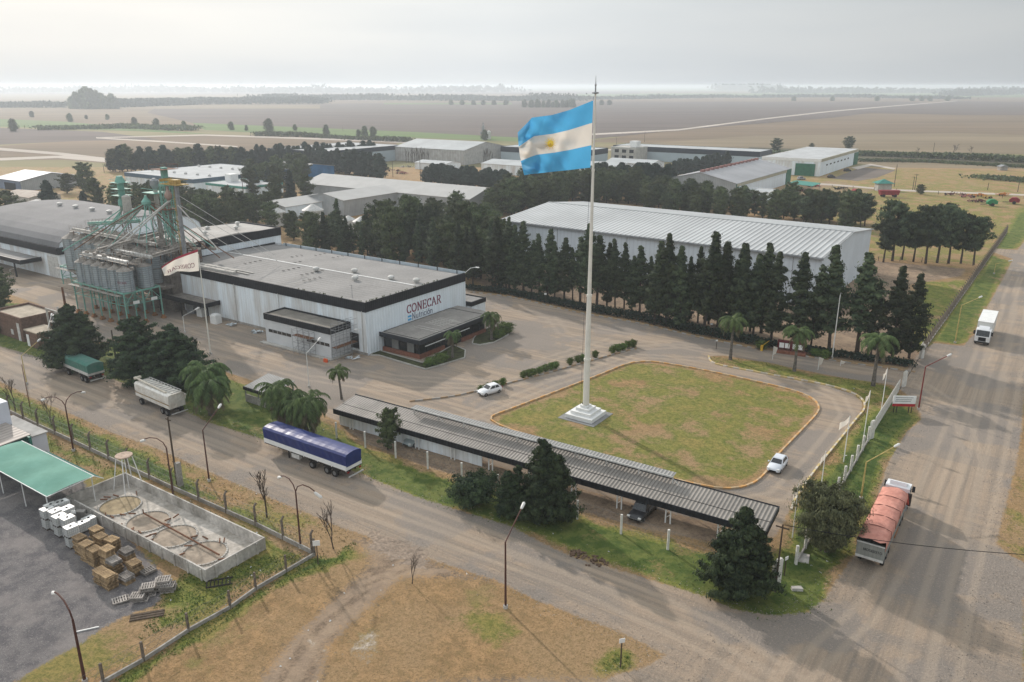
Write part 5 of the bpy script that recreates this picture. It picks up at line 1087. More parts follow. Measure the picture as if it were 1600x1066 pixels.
tp(T_spr,80,338,283,'lone pointed conifer behind the arched shed roof',None,1.25,0); tp(T_spr,135,345,300,'dark conifer just behind the arched shed at its right',None,1.1,0); tp(T_mix,12,352,300,'olive bushy tree at the left edge behind the arched shed',None,1.6)
tp(T_mix,2,486,424,'green tree cut by the left picture edge near the brick building',None,1.3); tp(T_con,-8,520,478,'dark conifer at the left edge in front of the brick building',None,1.0,2)
# near conifers beside the road
tp(T_con,122,572,478,'big round dark conifer between the brick hut and the green covered trailer',None,1.14,0)
tp(T_con,232,598,494,'broad dark conifer, left one of the pair above the white hopper trailer',None,1.12,1); tp(T_con,280,606,508,'broad dark conifer, right one of the pair beside the palms',None,1.22,0)
tp(T_con,858,812,690,'tall dark conifer in front of the carport, above the road lamp',None,.84,2); tp(T_con,806,806,728,'lower spreading conifer leaning on the tall one before the carport',None,.85,1)
tp(T_con,1155,926,797,'dark conifer at the right end of the carport near the crossroads',None,.92,0)
tp(T_shr,1291,862,764,'large olive green round shrub beside the salmon covered lorry',None,.58,0); tp(T_shr,742,786,748,'low round dark bush between road and carport',None,.98,1)
tp(T_mix,606,703,642,'dark leafy bush in front of the white carport wall',None,.95,1)
# palms
for (px, py, top, k_, w, lab) in ((330,645,556,2,1.0,'wide bushy palm clump with dry fronds right of the dark conifers'),(438,670,585,2,.95,'big palm clump behind the blue covered trailer, left one'),(490,688,604,2,.88,'big palm clump behind the blue covered trailer, right one with hanging dry fronds'),(534,624,568,0,1.0,'lone palm standing behind the left end of the long carport roof'),(707,560,512,1,.85,'palm in the planting bed before the office windows'),(768,532,482,1,.95,'palm at the right end of the office'),(1141,562,486,0,.95,'palm on the grass strip, leftmost of three'),(1241,580,502,0,.95,'palm on the grass strip in front of the notice board'),(1364,603,512,0,1.0,'palm on the grass strip nearest the gate')):
    tp(T_palm, px, py, top, lab, None, w, k_)
# bushes
HB = 'clipped bushes along the parking kerb'
for i, (px, py) in enumerate(((818,590),(826,588),(834,586),(843,583),(852,580),(861,577),(868,575),(891,569),(903,566),(911,564),(930,558),(957,551),(965,548),(973,546),(981,543),(989,541),(752,612),(763,609),(773,605),(786,601))):
    tp(T_bus, px, py+1, py-9, 'small clipped green bush of the row along the parking kerb', HB, rnd.uniform(.85,1.15))
for (px, py, top, w, lab) in ((1190,545,533,1.3,'round clipped bush left of the notice board'),(1274,557,546,1.2,'round clipped bush right of the notice board, left of two'),(1288,560,548,1.3,'round clipped bush right of the notice board, beside the lamp pole'),(672,572,560,1.5,'low bush in the bed before the office'),(690,566,553,1.5,'second low bush in the bed before the office'),(789,520,506,1.6,'dark bush behind the palm at the right end of the office'),(778,528,516,1.4,'low bush at the foot of the right office palm')):
    tp(T_bus, px, py, top, lab, None, w)
# bare trees
for (px, py, top, k_, lab) in ((24,642,583,0,'bare young tree on the verge at the far left'),(81,665,608,1,'thin bare sapling near the left double lamp'),(417,808,722,0,'bare young tree with dense twigs beside the double lamp'),(521,858,778,1,'bare sapling at the corner of the fence'),(644,912,858,1,'small bare sapling on the dry plot near the road')):
    tp(T_bare, px, py, top, lab, None, .9, k_)
for i in range(44):
    tp(T_pop, 636+i*3.1+rnd.uniform(-1,1), 254.2+rnd.uniform(-.4,.4), 251-rnd.uniform(14,23), 'bare poplar of the line before the stained warehouse', 'bare poplars before the stained warehouse', .8)
# far scattered trees along field edges
for (px, py, top, lab) in ((1212,238,217,'dark round tree left of the green door warehouse, far'),(1326,234,214,'dark tree just behind the green door warehouse'),(1268,233,224,'small dark tree behind the green door warehouse'),(1438,304,289,'small dark round tree in the machinery field')):
    tp(T_mix, px, py, top, lab, None, 1.6)
for (px, py, top) in ((1489,242,224),(1517,242,227),(1435,241,230)): tp(T_bare, px, py, top, 'leafless grey tree on the far scrub edge at the right', 'leafless trees on the right scrub edge', 1.6, 0)
for (px, py, top) in ((22,205,187),(50,183,174),(110,190,178),(135,186,180),(168,187,179),(210,196,184),(245,199,186),(288,202,190),(362,203,191),(385,204,196),(421,206,187),(461,204,195),(510,210,196),(570,213,198),(583,213,199),(560,213,203),(757,219,204)):
    tp(T_far, px, py, top, 'hazy tree on the field edge beyond the left fields', 'hazy trees on the field edges at left', .8)
for px in range(820,900,6): tp(T_far, px+rnd.uniform(-2,2), 168, 168-rnd.uniform(7,13), 'hazy tree of the farm grove behind the flag', 'farm grove behind the flag', .8)
for px in (705,722,740,755,772,790,940,952,1300,1240,1425,1370,1440,1453,1480): tp(T_far, px, 164 if px < 1000 else 158, 157 if px < 1000 else 151, 'tiny hazy lone tree far out on the plain', 'lone trees far out on the plain', 1.2)
for (px, top) in [(114,152),(122,146),(131,143),(138,138),(145,141),(152,144),(160,147),(168,152),(176,148),(184,154)]: tp(T_far, px, 170, top, 'tall hazy tree of the far grove at upper left', 'far grove at upper left', .75)
def woods(name, pts, h0, h1, dep, n, lab, size=3.0, seed=1):
    rg = np.random.RandomState(seed); P = [G(*p) for p in pts]; Cc = []
    seg = [math.dist(a, b) for a, b in zip(P[:-1], P[1:])]; tot = sum(seg)
    for i in range(n):
        s = rg.uniform(0, tot); j = 0
        while j < len(seg)-1 and s > seg[j]: s -= seg[j]; j += 1
        f = s/seg[j]; x = P[j][0]+(P[j+1][0]-P[j][0])*f; y = P[j][1]+(P[j+1][1]-P[j][1])*f
        hm_ = h0+(h1-h0)*(.5+.5*mnoise.noise(Vector((x*.012+seed, y*.012, 0)))*1.6); w = rg.uniform(-1,1)
        Cc.append((x+rg.normal()*dep*.3, y+rg.normal()*dep*.3, max(.3, hm_*rg.beta(1.6,1.1))))
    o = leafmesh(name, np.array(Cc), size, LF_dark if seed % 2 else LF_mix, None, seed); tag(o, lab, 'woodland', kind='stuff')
woods('woodland', ((180,168),(320,163),(505,162)), 12, 20, 40, 9000, 'dense hazy wood on the horizon at left', 3.2, 3)
woods('woodland', ((-300,172),(0,168),(115,168)), 4, 15, 60, 4500, 'hazy mixed trees at the far left', 3.5, 5)
woods('woodland', ((400,158),(520,156),(700,157),(900,158)), 8, 22, 120, 7000, 'blue hazy wood beyond the left plain', 5, 7)
woods('woodland', ((900,156),(1100,153),(1300,152),(1500,155)), 3, 16, 80, 4500, 'thin hazy tree line beyond the right plain', 5, 9)
woods('woodland', ((1490,150),(1560,148),(1700,149),(1900,150)), 10, 30, 150, 4000, 'hazy wood at the far right', 8, 11)
woods('woodland', ((1125,142),(1170,141.5),(1215,142)), 30, 60, 200, 1500, 'flat hazy wood near the horizon right of the flagpole', 20, 13)
woods('woodland', ((0,145),(250,144),(500,145),(800,144)), 10, 50, 300, 2500, 'faint blue trees near the horizon', 18, 15)
woods('woodland', ((1200,146),(1400,145),(1600,146)), 8, 40, 250, 1600, 'faint trees near the right horizon', 16, 17)
woods('scrub', ((1170,241),(1340,243),(1450,247),(1600,254),(1900,262)), 1, 4, 7, 7000, 'dark scrub along the ditch at the right', 1.0, 2)
woods('scrub', ((1340,252),(1450,253),(1600,262)), .5, 2, 10, 3000, 'low weeds before the scrub line', .7, 4)
woods('scrub', ((60,203),(200,200),(300,204)), 1, 7, 22, 3000, 'bushy scrub on the left field edge', 1.6, 6)
woods('scrub', ((400,212),(480,214),(560,218),(640,222)), 1, 4, 12, 2500, 'brownish scrub beside the dirt track', 1.4, 8)
woods('scrub', ((1530,278),(1600,284),(1680,290)), .5, 2.2, 12, 1600, 'low dark scrub patch at the right edge', .8, 10)
woods('scrub', ((455,332),(480,322),(490,312)), .5, 3, 5, 1500, 'rough scrub left of the gabled sheds', .6, 12)
woods('undergrowth', ((730,452),(800,461),(900,483),(1000,501),(1100,524),(1200,542),(1300,557),(1425,573)), .3, 2.6, 1.6, 9000, 'dark undergrowth at the foot of the casuarina row', .28, 19)
# weeds and grass tufts that stand up from the near verges
def tufts(name, polys, n, hh, m, seed, lab):
    rg = np.random.RandomState(seed); Cc = []
    for zn, share in polys:
        P = [W(*p) for p in Z[zn]]; xs = [p[0] for p in P]; ys = [min(max(p[1],45),190) for p in P]; k = int(n*share); X = rg.uniform(max(min(xs),-110), min(max(xs),110), k*6); Y = rg.uniform(min(ys), max(ys), k*6)
        ok = inpoly(P, X, Y) & np.array([mnoise.noise(Vector((x*.3, y*.3, seed))) > -.25 for x, y in zip(X, Y)]); X = X[ok][:k]; Y = Y[ok][:k]
        Cc.append(np.stack([X, Y, rg.uniform(.02, hh, len(X))], 1))
    o = leafmesh(name, np.concatenate(Cc), .09, m, None, seed, 1.0); tag(o, lab, 'grass', kind='stuff')
LF_gr = leafmat('leaf_grass', (.12,.165,.042), (.065,.105,.028), .1); LF_gd = leafmat('leaf_drygrass', (.22,.165,.08), (.13,.105,.05), .1)
tufts('grass_tufts', (('verge',.35),('green_l',.25),('green_in',.1),('green_in2',.08),('fence_green',.06),('strip',.12),('weed',.004)), 26000, .07, LF_gr, 3, 'green grass tufts on the near verges')
tufts('dry_grass_tufts', (('verge_f',.4),), 12000, .06, LF_gd, 4, 'dry grass tufts on the near ground')
for t_ in T_cas+T_casb+T_mix+T_umb+T_con+T_hed+T_spr+T_shr+T_bus+T_far+T_bare+T_pop+T_palm:
    if t_.name not in USED:
        for k_ in [q for q in bpy.data.objects if q.parent == t_]: bpy.data.objects.remove(k_)
        bpy.data.objects.remove(t_)
# ================================================================ FLAGPOLE AND FLAGS
FX, FY = G(915, 650)
t = thing('flagpole', 'very tall white stepped flagpole on a white stepped base in the middle of the lawn', 'flagpole', FX, FY, 0, A0)
q = MB(); q.box(-2.9,-2.9,0,2.9,2.9,.06); part(q, 'paving', mat('grey_paving', (.24,.24,.235), .8, .1, 1), t)
q = MB(); q.box(-2.15,-2.15,.06,2.15,2.15,.6); q.box(-1.6,-1.6,.6,1.6,1.6,1.05); q.box(-1.05,-1.05,1.05,1.05,1.05,1.45); q.box(-.6,-.6,1.45,.6,.6,1.75); part(q, 'base', M_white, t)
q = MB(); q._lathe([(.46,1.8),(.43,8.4),(.5,8.4),(.5,8.7),(.40,8.7),(.32,17.6),(.38,17.6),(.38,17.9),(.28,17.9),(.17,34.4),(.21,34.4),(.21,34.7),(.15,34.7),(.10,44.0)], 18, 0, (0,0,0)); part(q, 'mast', mat('pole_white', (.74,.71,.64), .5, .06, .6), t, smooth=False)
q = MB(); q._lathe([(.1,44.0),(.42,44.05),(.42,44.2),(.1,44.25),(.08,44.9),(.13,45.1),(.05,45.3),(.02,46.2)], 10, 0, (0,0,0)); part(q, 'finial', M_steel, t)
q = MB(); q.tube([(-.75,-.2,1.0),(-.62,-.1,20),(-.3,0,43.7)], .02, 4); q.tube([(-.55,0,1.6),(-.4,0,2.3)], .12, 6); part(q, 'halyard', M_dark, t)
# the flag: hoist beside the mast, blown towards the left
def on_depth(px, py, Y):
    dv = 533-py; dy = FPX*CP+dv*SP; tt = Y/dy; return Vector(((px-800)*tt, Y, CAMH+(-FPX*SP+dv*CP)*tt))
def flagmesh(fn, ns, nt, mats, band):
    q = MB()
    for i in range(ns+1):
        for j in range(nt+1): q.v.append(tuple(fn(i/ns, j/nt)))
    for i in range(ns):
        for j in range(nt): a = i*(nt+1)+j; q.f.append((a, a+1, a+nt+2, a+nt+1)); q.m.append(band((j+.5)/nt, (i+.5)/ns))
    return q
hoT = on_depth(927,157,FY); hoB = on_depth(922.5,262,FY)
topc = [(0,927,157),(.25,890,172),(.5,862,180),(.72,831,184),(.85,824,192),(1,809,207)]
botc = [(0,922.5,262),(.25,888,266),(.5,868,268),(.75,842,271),(.9,830,272),(1,819,274)]
def interp(c, s):
    for a, b in zip(c[:-1], c[1:]):
        if s <= b[0]+1e-9: f = (s-a[0])/(b[0]-a[0]); f = f; return (a[1]+(b[1]-a[1])*f, a[2]+(b[2]-a[2])*f)
    return c[-1][1:]
def ffn(s, t_):
    a = interp(topc, s); b = interp(botc, s); bulge = 6*math.sin(t_*math.pi)*s*s*(-1 if t_ < .99 else 0)
    px = a[0]+(b[0]-a[0])*t_ + bulge*.35; py = a[1]+(b[1]-a[1])*t_
    d = s*(3.2*s + 1.15*math.sin(s*6.0+t_*3.6+.6)+.8*math.sin(s*13-t_*8+1)+.5*math.sin(s*5+t_*15)+.3*math.sin(s*27+t_*16)) + .3*s*math.sin(t_*24+s*9) + .75*s*abs(math.sin(s*5.2+t_*4.4+.4))**.6 + .35*s*abs(math.sin(s*11-t_*3.1))**.7
    return on_depth(px, py, FY + d)
M_sky = mat('flag_blue', (.085,.38,.66), .75, .05, .5, spec=.15); M_fw = mat('flag_white', (.72,.68,.62), .8, .05, .5, spec=.1)
for m_ in (M_sky, M_fw):
    b_ = m_.node_tree.nodes['Principled BSDF']; b_.inputs['Subsurface Weight'].default_value = 0
    tr_ = N(m_.node_tree, 'ShaderNodeBsdfTranslucent'); ms_ = N(m_.node_tree, 'ShaderNodeMixShader'); ms_.inputs[0].default_value = .4
    tr_.inputs[0].default_value = (.09,.43,.74,1) if m_ is M_sky else (.80,.74,.66,1)
    L(m_.node_tree, b_.outputs[0], ms_.inputs[1]); L(m_.node_tree, tr_.outputs[0], ms_.inputs[2]); L(m_.node_tree, ms_.outputs[0], m_.node_tree.nodes['Material Output'].inputs[0])
t = thing('national_flag', 'huge sky blue and white striped flag with golden sun on the tall pole', 'flag')
for nm, a, b, m_ in (('blue_band',0,1/3,M_sky),('white_band',1/3,2/3,M_fw),('blue_band',2/3,1,M_sky)):
    q = flagmesh(lambda s, v, a=a, b=b: ffn(s, a+(b-a)*v), 90, 26, None, lambda a_, b_: 0); part(q, nm, m_, t, fix=False, smooth=True)
q = MB(); ctr = (.535, .5); M_sun = mat('sun_gold', (.92,.62,.07), .6)
def sp(r, a):
    p = ffn(ctr[0]+r*math.cos(a)/13.5, ctr[1]+r*math.sin(a)/8.3); return tuple(p + Vector((0,-.14,0)))
q.add([sp(.0,0)]+[sp(.55,6.283*k/24) for k in range(24)], [(0,1+k,1+(k+1)%24) for k in range(24)])
for k in range(16):
    a = 6.283*k/16; w = .13 if k % 2 else .10; q.add([sp(.6,a-w),sp(1.12,a),sp(.6,a+w)], [(0,1,2)])
part(q, 'sun_emblem', M_sun, t, fix=False)
q = MB(); q.add([sp(.12+.0,6.283*k/10) for k in range(10)], [tuple(range(10))]); o_ = part(q, 'sun_face', mat('sun_dark', (.70,.42,.05), .6), t, fix=False); o_.location.y -= .03
# company flag
CX, CY = G(329, 553)
t = thing('company_flagpole', 'slim white flagpole with the company flag in front of the factory hall', 'flagpole', CX, CY)
q = MB(); q.tube([(0,0,0),(0,0,9),(0,0,17.8)], [.13,.10,.06], 10); part(q, 'mast', MATS['pole_white'], t)
q = MB(); q._lathe([(.35,0),(.35,.15)], 10, 0, (0,0,0)); part(q, 'base', M_conc, t)
ct = [(0,309,389.5),(.3,291,396),(.6,272,404),(.85,258,413),(1,252,418)]; cb = [(0,311,423.5),(.3,296,425),(.55,285,424),(.65,277,424),(.85,265,430),(1,257,431)]
def cfn(s, v):
    a = interp(ct, s); b = interp(cb, s); return on_depth(a[0]+(b[0]-a[0])*v, a[1]+(b[1]-a[1])*v, CY + s*(1.0+.5*math.sin(s*8+v*3)+.25*math.sin(s*15-v*5)))
t = thing('company_flag', 'white company flag with red upper edge and mirrored maroon lettering seen from behind', 'flag')
q = flagmesh(lambda s, v: cfn(s, .12+.88*v), 40, 16, None, lambda a, b: 0); part(q, 'cloth', M_fw, t, fix=False, smooth=True)
q = flagmesh(lambda s, v: cfn(s, .12*v), 40, 3, None, lambda a, b: 0); part(q, 'red_edge', mat('flag_red', (.42,.05,.08), .7), t, fix=False, smooth=True)
q = MB(); lettering(q, 'CONECAR', lambda a, b, c: tuple(cfn(.12+a*.105, .80-b*.2) + Vector((0,-.05-c,0))), 1.15, .13); part(q, 'lettering', MATS['maroon_letters'], t, fix=False)

# ================================================================ CARPORT
cr_ = A0 + R(2.1)
t = root('carport', 'long open carport with ribbed grey roof and dark edge beside the road verge', 'carport', -77.6, 69.7, None, cr_); LC = 59.0; DC = 4.3
M_cr = mat('carport_roof', (.285,.262,.235), .6, .08, .3, c2=(.215,.198,.178), stripe=(0,.42,.05,.58), fine=.1)
q = MB(); q.add([(0,0,2.55),(LC,0,2.55),(LC,DC,3.25),(0,DC,3.25),(0,0,2.63),(LC,0,2.63),(LC,DC,3.33),(0,DC,3.33)], [(0,3,2,1),(4,5,6,7),(0,1,5,4),(1,2,6,5),(2,3,7,6),(3,0,4,7)]); part(q, 'roof', M_cr, t)
q = MB(); q.box(-.1,-.12,2.0,LC+.1,-.005,2.72); part(q, 'front_fascia', M_black, t); q = MB(); q.add([(LC+.005,0,2.2),(LC+.12,0,2.2),(LC+.12,DC,2.9),(LC+.005,DC,2.9),(LC+.005,0,2.72),(LC+.12,0,2.72),(LC+.12,DC,3.42),(LC+.005,DC,3.42)], [(0,3,2,1),(4,5,6,7),(0,1,5,4),(1,2,6,5),(2,3,7,6),(3,0,4,7)]); q.box(-.1,DC+.005,2.9,LC+.1,DC+.12,3.42); part(q, 'end_fascia', M_black, t)
q = MB(); q.bar((0,DC*.38,2.9),(LC,DC*.38,2.9),.06,.05); part(q, 'roof_lap', M_dark, t)
for x in [2.2+5.75*k for k in range(10)]:
    q = MB()
    for a in (0,.55): q.box(x+a,.5,0,x+a+.12,.62,2.5)
    for z in (.6,1.2,1.8): q.bar((x+.06,.56,z),(x+.6,.56,z+.55),.05)
    q.box(x,DC-.3,0,x+.12,DC-.18,3.1); part(q, 'post', M_white, t)
q = MB(); q.box(0,.9,0,24,.98,2.4); part(q, 'white_wall', M_wallx, t)
q = MB(); q.add([(11,3.3,4.1),(47.8,3.3,4.1),(47.8,4.3,4.2),(11,4.3,4.2),(11,3.3,4.16),(47.8,3.3,4.16),(47.8,4.3,4.26),(11,4.3,4.26)], [(0,3,2,1),(4,5,6,7),(0,1,5,4),(1,2,6,5),(2,3,7,6),(3,0,4,7)]); part(q, 'raised_roof', mat('raised_zinc', (.33,.325,.31), .75, .08, .5, stripe=(0,.42,.04,.6)), t)
q = MB(); q.box(11,3.2,4.02,47.8,3.295,4.2); part(q, 'raised_fascia', M_whited, t)
for k in range(10):
    q = MB(); x = 11.2+k*4.05; q.box(x,3.5,3.15,x+.1,3.6,4.1); q.bar((x,3.5,3.9),(x+.9,3.5,3.2),.05); part(q, 'roof_strut', M_whited, t)
t = root('small_lean_to', 'small ribbed zinc roof shelter left of the palm clump by the road', 'shelter', -95.6, 68.6)
q = MB(); q.add([(0,0,2.3),(6,0,2.3),(6,4.6,3.0),(0,4.6,3.0),(0,0,2.4),(6,0,2.4),(6,4.6,3.1),(0,4.6,3.1)], [(0,3,2,1),(4,5,6,7),(0,1,5,4),(1,2,6,5),(2,3,7,6),(3,0,4,7)]); part(q, 'roof', MATS['raised_zinc'], t)
q = MB(); q.box(-.05,-.1,1.95,6.05,-.003,2.45); part(q, 'fascia', M_black, t); q = MB(); q.box(0,.1,0,6,.25,1.2); part(q, 'low_wall', M_conc, t)
for x in (.1,3,5.8):
    q = MB(); q.box(x,.1,1.2,x+.12,.22,2.3); q.box(x,4.3,0,x+.12,4.42,2.95); part(q, 'post', M_steel, t)

# ================================================================ VEHICLES
M_tyre = mat('tyre', (.022,.021,.020), .9, .2, 4); M_rim = mat('rim', (.20,.20,.20), .5, .1, 3, metal=.4); M_cw = mat('car_white', (.72,.73,.74), .25, .03, 1, spec=.5); M_chas = mat('chassis', (.045,.040,.036), .8, .2, 2)
M_lamp = mat('headlamp', (.75,.76,.74), .15, .03, 2, spec=.6); M_tail = mat('tail_lamp', (.30,.02,.02), .3)
def wheel(par, x, y, r, w, dual=False, side=1):
    q = MB(); q.wheel(x, y, r, r, w, 0, 16); o = part(q, 'wheel', M_tyre, par)
    q = MB(); yy = y + side*(w/2+.005); q.tube([(x,yy-.01,r),(x,yy+.012,r)], r*.55, 12); part(q, 'rim', M_rim, o)
def car(label, x, y, rot, m, L_=3.9, Wd=1.68, Hh=1.44, pickup=False, group=None):
    t = thing('parked_car', label, 'car', x, y, 0, rot, group); h = Wd/2; q = MB()
    # sections along x: (x, half width, z low, z belt)
    sec = [(-L_/2,h*.80,.42,.86),(-L_/2+.12,h*.93,.28,.95),(-L_*.30,h,.22,.97),(0,h,.20,.95),(L_*.18,h,.22,.93),(L_*.34,h*.99,.24,.84),(L_/2-.22,h*.93,.28,.70),(L_/2,h*.72,.36,.56)]
    n = len(sec)
    for X, w, a, b in sec:
        for yy, z in ((-w*.96,a),(-w,(a+b)/2-.05),(-w*.96,b-.10),(-w*.80,b),(0,b+.03),(w*.80,b),(w*.96,b-.10),(w,(a+b)/2-.05),(w*.96,a)): q.v.append((X,yy,z))
    for i in range(n-1):
        for j in range(9): q.f.append((i*9+j,(i+1)*9+j,(i+1)*9+(j+1)%9,i*9+(j+1)%9)); q.m.append(0)
    q.f.append(tuple(range(9))); q.m.append(0); q.f.append(tuple((n-1)*9+j for j in range(9))[::-1]); q.m.append(0); part(q, 'body', m, t, smooth=True)
    # greenhouse
    bx0, bx1 = (-L_*.46, L_*.20) if not pickup else (-L_*.12, L_*.24); tx0, tx1 = (-L_*.34, L_*.02) if not pickup else (-L_*.06, L_*.12); zb, zt = .93, Hh; wb, wt = h*.90, h*.72
    q = MB(); B = [(bx0,-wb,zb),(bx1,-wb,zb),(bx1,wb,zb),(bx0,wb,zb)]; T = [(tx0,-wt,zt-.05),(tx1,-wt,zt-.05),(tx1,wt,zt-.05),(tx0,wt,zt-.05)]; T2 = [(tx0+.12,-wt*.86,zt),(tx1-.1,-wt*.86,zt),(tx1-.1,wt*.86,zt),(tx0+.12,wt*.86,zt)]
    q.add(B+T+T2, [(0,1,5,4),(1,2,6,5),(2,3,7,6),(3,0,4,7),(4,5,9,8),(5,6,10,9),(6,7,11,10),(7,4,8,11),(8,9,10,11)]); part(q, 'roof', m, t)
    def pane(a, b, c, d, nm, u0=.06, u1=.94, v0=.1, v1=.9, off=.012):
        a, b, c, d = map(Vector, (a,b,c,d)); P = lambda u, v: (a.lerp(b,u)).lerp(d.lerp(c,u), v); nn = (b-a).cross(d-a).normalized()*off
        ctr = Vector((0,0,1.1)); 
        if nn.dot(a-ctr) < 0: nn = -nn
        q = MB(); q.add([P(u0,v0)+nn,P(u1,v0)+nn,P(u1,v1)+nn,P(u0,v1)+nn], [(0,1,2,3)]); part(q, nm, M_glass, t, fix=False)
    pane(B[1],B[2],T[2],T[1],'windscreen'); pane(B[3],B[0],T[0],T[3],'rear_window')
    for a, b, c, d in ((B[0],B[1],T[1],T[0]),(B[2],B[3],T[3],T[2])): pane(a,b,c,d,'side_window',.12,.50); pane(a,b,c,d,'side_window',.54,.86)
    for sx in (-1,1):
        for sy in (-1,1): wheel(t, sx*L_*.315, sy*(h-.10), .30, .19, side=sy)
    for sy in (-1,1):
        q = MB(); q.box(L_/2-.22,sy*h*.72-.16,.60,L_/2-.04,sy*h*.72+.16,.74); part(q, 'headlight', M_lamp, t); q = MB(); q.box(-L_/2+.0,sy*h*.78-.10,.72,-L_/2+.10,sy*h*.78+.10,.95); part(q, 'tail_light', M_tail, t)
        q = MB(); q.box(L_*.14,sy*(h+.02),.93,L_*.18,sy*(h+.17),1.06); part(q, 'mirror', m, t)
    q = MB(); q.box(L_/2-.06,-h*.5,.36,L_/2+.015,h*.5,.52); part(q, 'grille', M_dark, t)
    return t
def car_by(label, f, r, side, m, L_=3.9, **k):
    """f, r: ground pixels of the front and rear wheel on the side seen (side +1: car's left)"""
    a = Vector(G(*f)); b = Vector(G(*r)); d = (a-b).normalized(); c = (a+b)/2; nrm = Vector((-d.y, d.x))*side; c = c - nrm*.78
    return car(label, c.x, c.y, math.atan2(d.y, d.x), m, L_, **k)
car_by('white hatchback parked beside the clipped bushes on the yard', (759,620), (780,614), 1, M_cw)
car_by('white hatchback parked at the kerb on the right side of the lawn', (1219.5,740), (1228.5,728.5), 1, mat('car_silver_white', (.62,.65,.69), .25, .03, 1, spec=.5))
x, y = W(-65.0, 72.2); car('silver car under the left part of the carport', x, y, A0-math.pi/2, mat('car_silver', (.36,.42,.43), .3, .03, 1, metal=.3, spec=.5), 4.2)
x, y = W(-32.2, 72.4); car('dark pickup under the right part of the carport', x, y, A0-math.pi/2, mat('car_black', (.02,.021,.024), .3, .03, 1, spec=.5), 4.9, 1.8, 1.75, pickup=True)

def trailer(name, label, cat, r0, f0, Wt, zf, zs, zt, tm, sm, axles, group=None, crown=.3, extra=None):
    """r0, f0: pixels of the near bottom corners of the load box (rear, front) at height zf"""
    a = Vector(G(*r0, zf)); b = Vector(G(*f0, zf)); d = (b-a); Lh = d.length; d.normalize()
    t = thing(name, label, cat, a.x, a.y, 0, math.atan2(d.y, d.x), group); s = -1   # far side is local -y
    def yy(v): return -v
    q = MB(); q.box(0,yy(Wt),zf,Lh,0,zf+.12); part(q, 'floor', M_chas, t)
    q = MB(); q.box(0,yy(.05),zf+.12,Lh,0,zs); q.box(0,yy(Wt),zf+.12,Lh,yy(Wt-.05),zs); q.box(0,yy(Wt-.05),zf+.12,.05,yy(.05),zs); q.box(Lh-.05,yy(Wt-.05),zf+.12,Lh,yy(.05),zs)
    n = int(Lh/2.2)
    for i in range(n+1): x = (Lh-.08)*i/n; q.box(x,0,zf,x+.08,.03,zs); q.box(x,yy(Wt+.03),zf,x+.08,yy(Wt),zs)
    part(q, 'side_board', sm, t)
    if tm:
        q = MB(); ns = 26; prof = [(.04,0),(.02,.55),(.0,.93),(.10,1.0),(.3,1.0),(.5,1.0),(.7,1.0),(.9,1.0),(1.0,.93),(.98,.55),(.96,0)]
        rn = random.Random(len(label))
        for i in range(ns+1):
            x = -.04+(Lh+.08)*i/ns; sag = .012*math.sin(i*1.9)+rn.uniform(-.012,.012)
            for j, (yf, zf_) in enumerate(prof):
                cr = crown*(1-((yf-.5)/.5)**2) if 2 < j < 8 else 0; z = zs-.12+(zt-zs+.12)*zf_ + cr + (sag if 2 <= j <= 8 else 0); w = .03*math.sin(i*2.7+j) if j in (1,9) else 0
                q.v.append((x, yy(-.03+yf*(Wt+.06))+w, z))
        m_ = len(prof)
        for i in range(ns):
            for j in range(m_-1): q.f.append((i*m_+j,(i+1)*m_+j,(i+1)*m_+j+1,i*m_+j+1)); q.m.append(0)
        q.f.append(tuple(range(m_))); q.m.append(0); q.f.append(tuple(ns*m_+j for j in range(m_))[::-1]); q.m.append(0); part(q, 'tarpaulin', tm, t)
    q = MB(); q.box(.2,yy(Wt*.36),zf-.32,Lh-.3,yy(Wt*.30),zf-.002); q.box(.2,yy(Wt*.70),zf-.32,Lh-.3,yy(Wt*.64),zf-.002)
    for x in axles: q.box(x*1.0-.08,yy(Wt-.2),.42,x+.08,yy(.2),.58)
    part(q, 'chassis', M_chas, t)
    for x in axles:
        for y_, sd in ((.20,1),(Wt-.20,-1)): wheel(t, x, yy(y_), .50, .34, side=sd)
        q = MB(); q.box(x-.6,yy(.42),1.02,x+.6,.0,1.06); part(q, 'mudguard', M_chas, t)
    q = MB(); q.box(-.35,yy(Wt-.1),.55,-.25,yy(.1),.70); part(q, 'rear_bumper', M_whited, t)
    q = MB(); q.box(-.04,yy(.5),zf-.3,0,yy(.15),zf-.08); q.box(-.04,yy(Wt-.15),zf-.3,0,yy(Wt-.5),zf-.08); part(q, 'tail_light', M_tail, t)
    return t, Lh
M_tarpb = mat('blue_tarp', (.009,.020,.115), .42, .15, .8, c2=(.018,.036,.16), bump=.03, bscale=2.2, spec=.3); M_tarpg = mat('green_tarp', (.045,.16,.125), .6, .2, .8, c2=(.11,.20,.17), bump=.05, bscale=1.5)
t, l_ = trailer('semi_trailer', 'long semi trailer with dark blue tarpaulin and white side boards parked on the road edge', 'trailer', (541,738), (413,692), 2.6, 1.25, 1.95, 3.35, M_tarpb, M_white, (2.1,3.4,6.0), crown=.22)
q = MB(); q.box(8.2,-.45,.62,9.6,-.02,1.2); part(q, 'tool_box', M_whited, t); q = MB(); q.box(10.6,-.6,0,10.75,-.45,1.2); q.box(10.6,-2.1,0,10.75,-1.95,1.2); part(q, 'landing_leg', M_chas, t)
trailer('drawbar_trailer', 'shorter trailer with faded green tarpaulin and white slatted sides', 'trailer', (138,589.5), (88,568), 2.6, 1.25, 1.85, 3.1, M_tarpg, M_whited, (1.3,2.5,7.0), crown=.25)
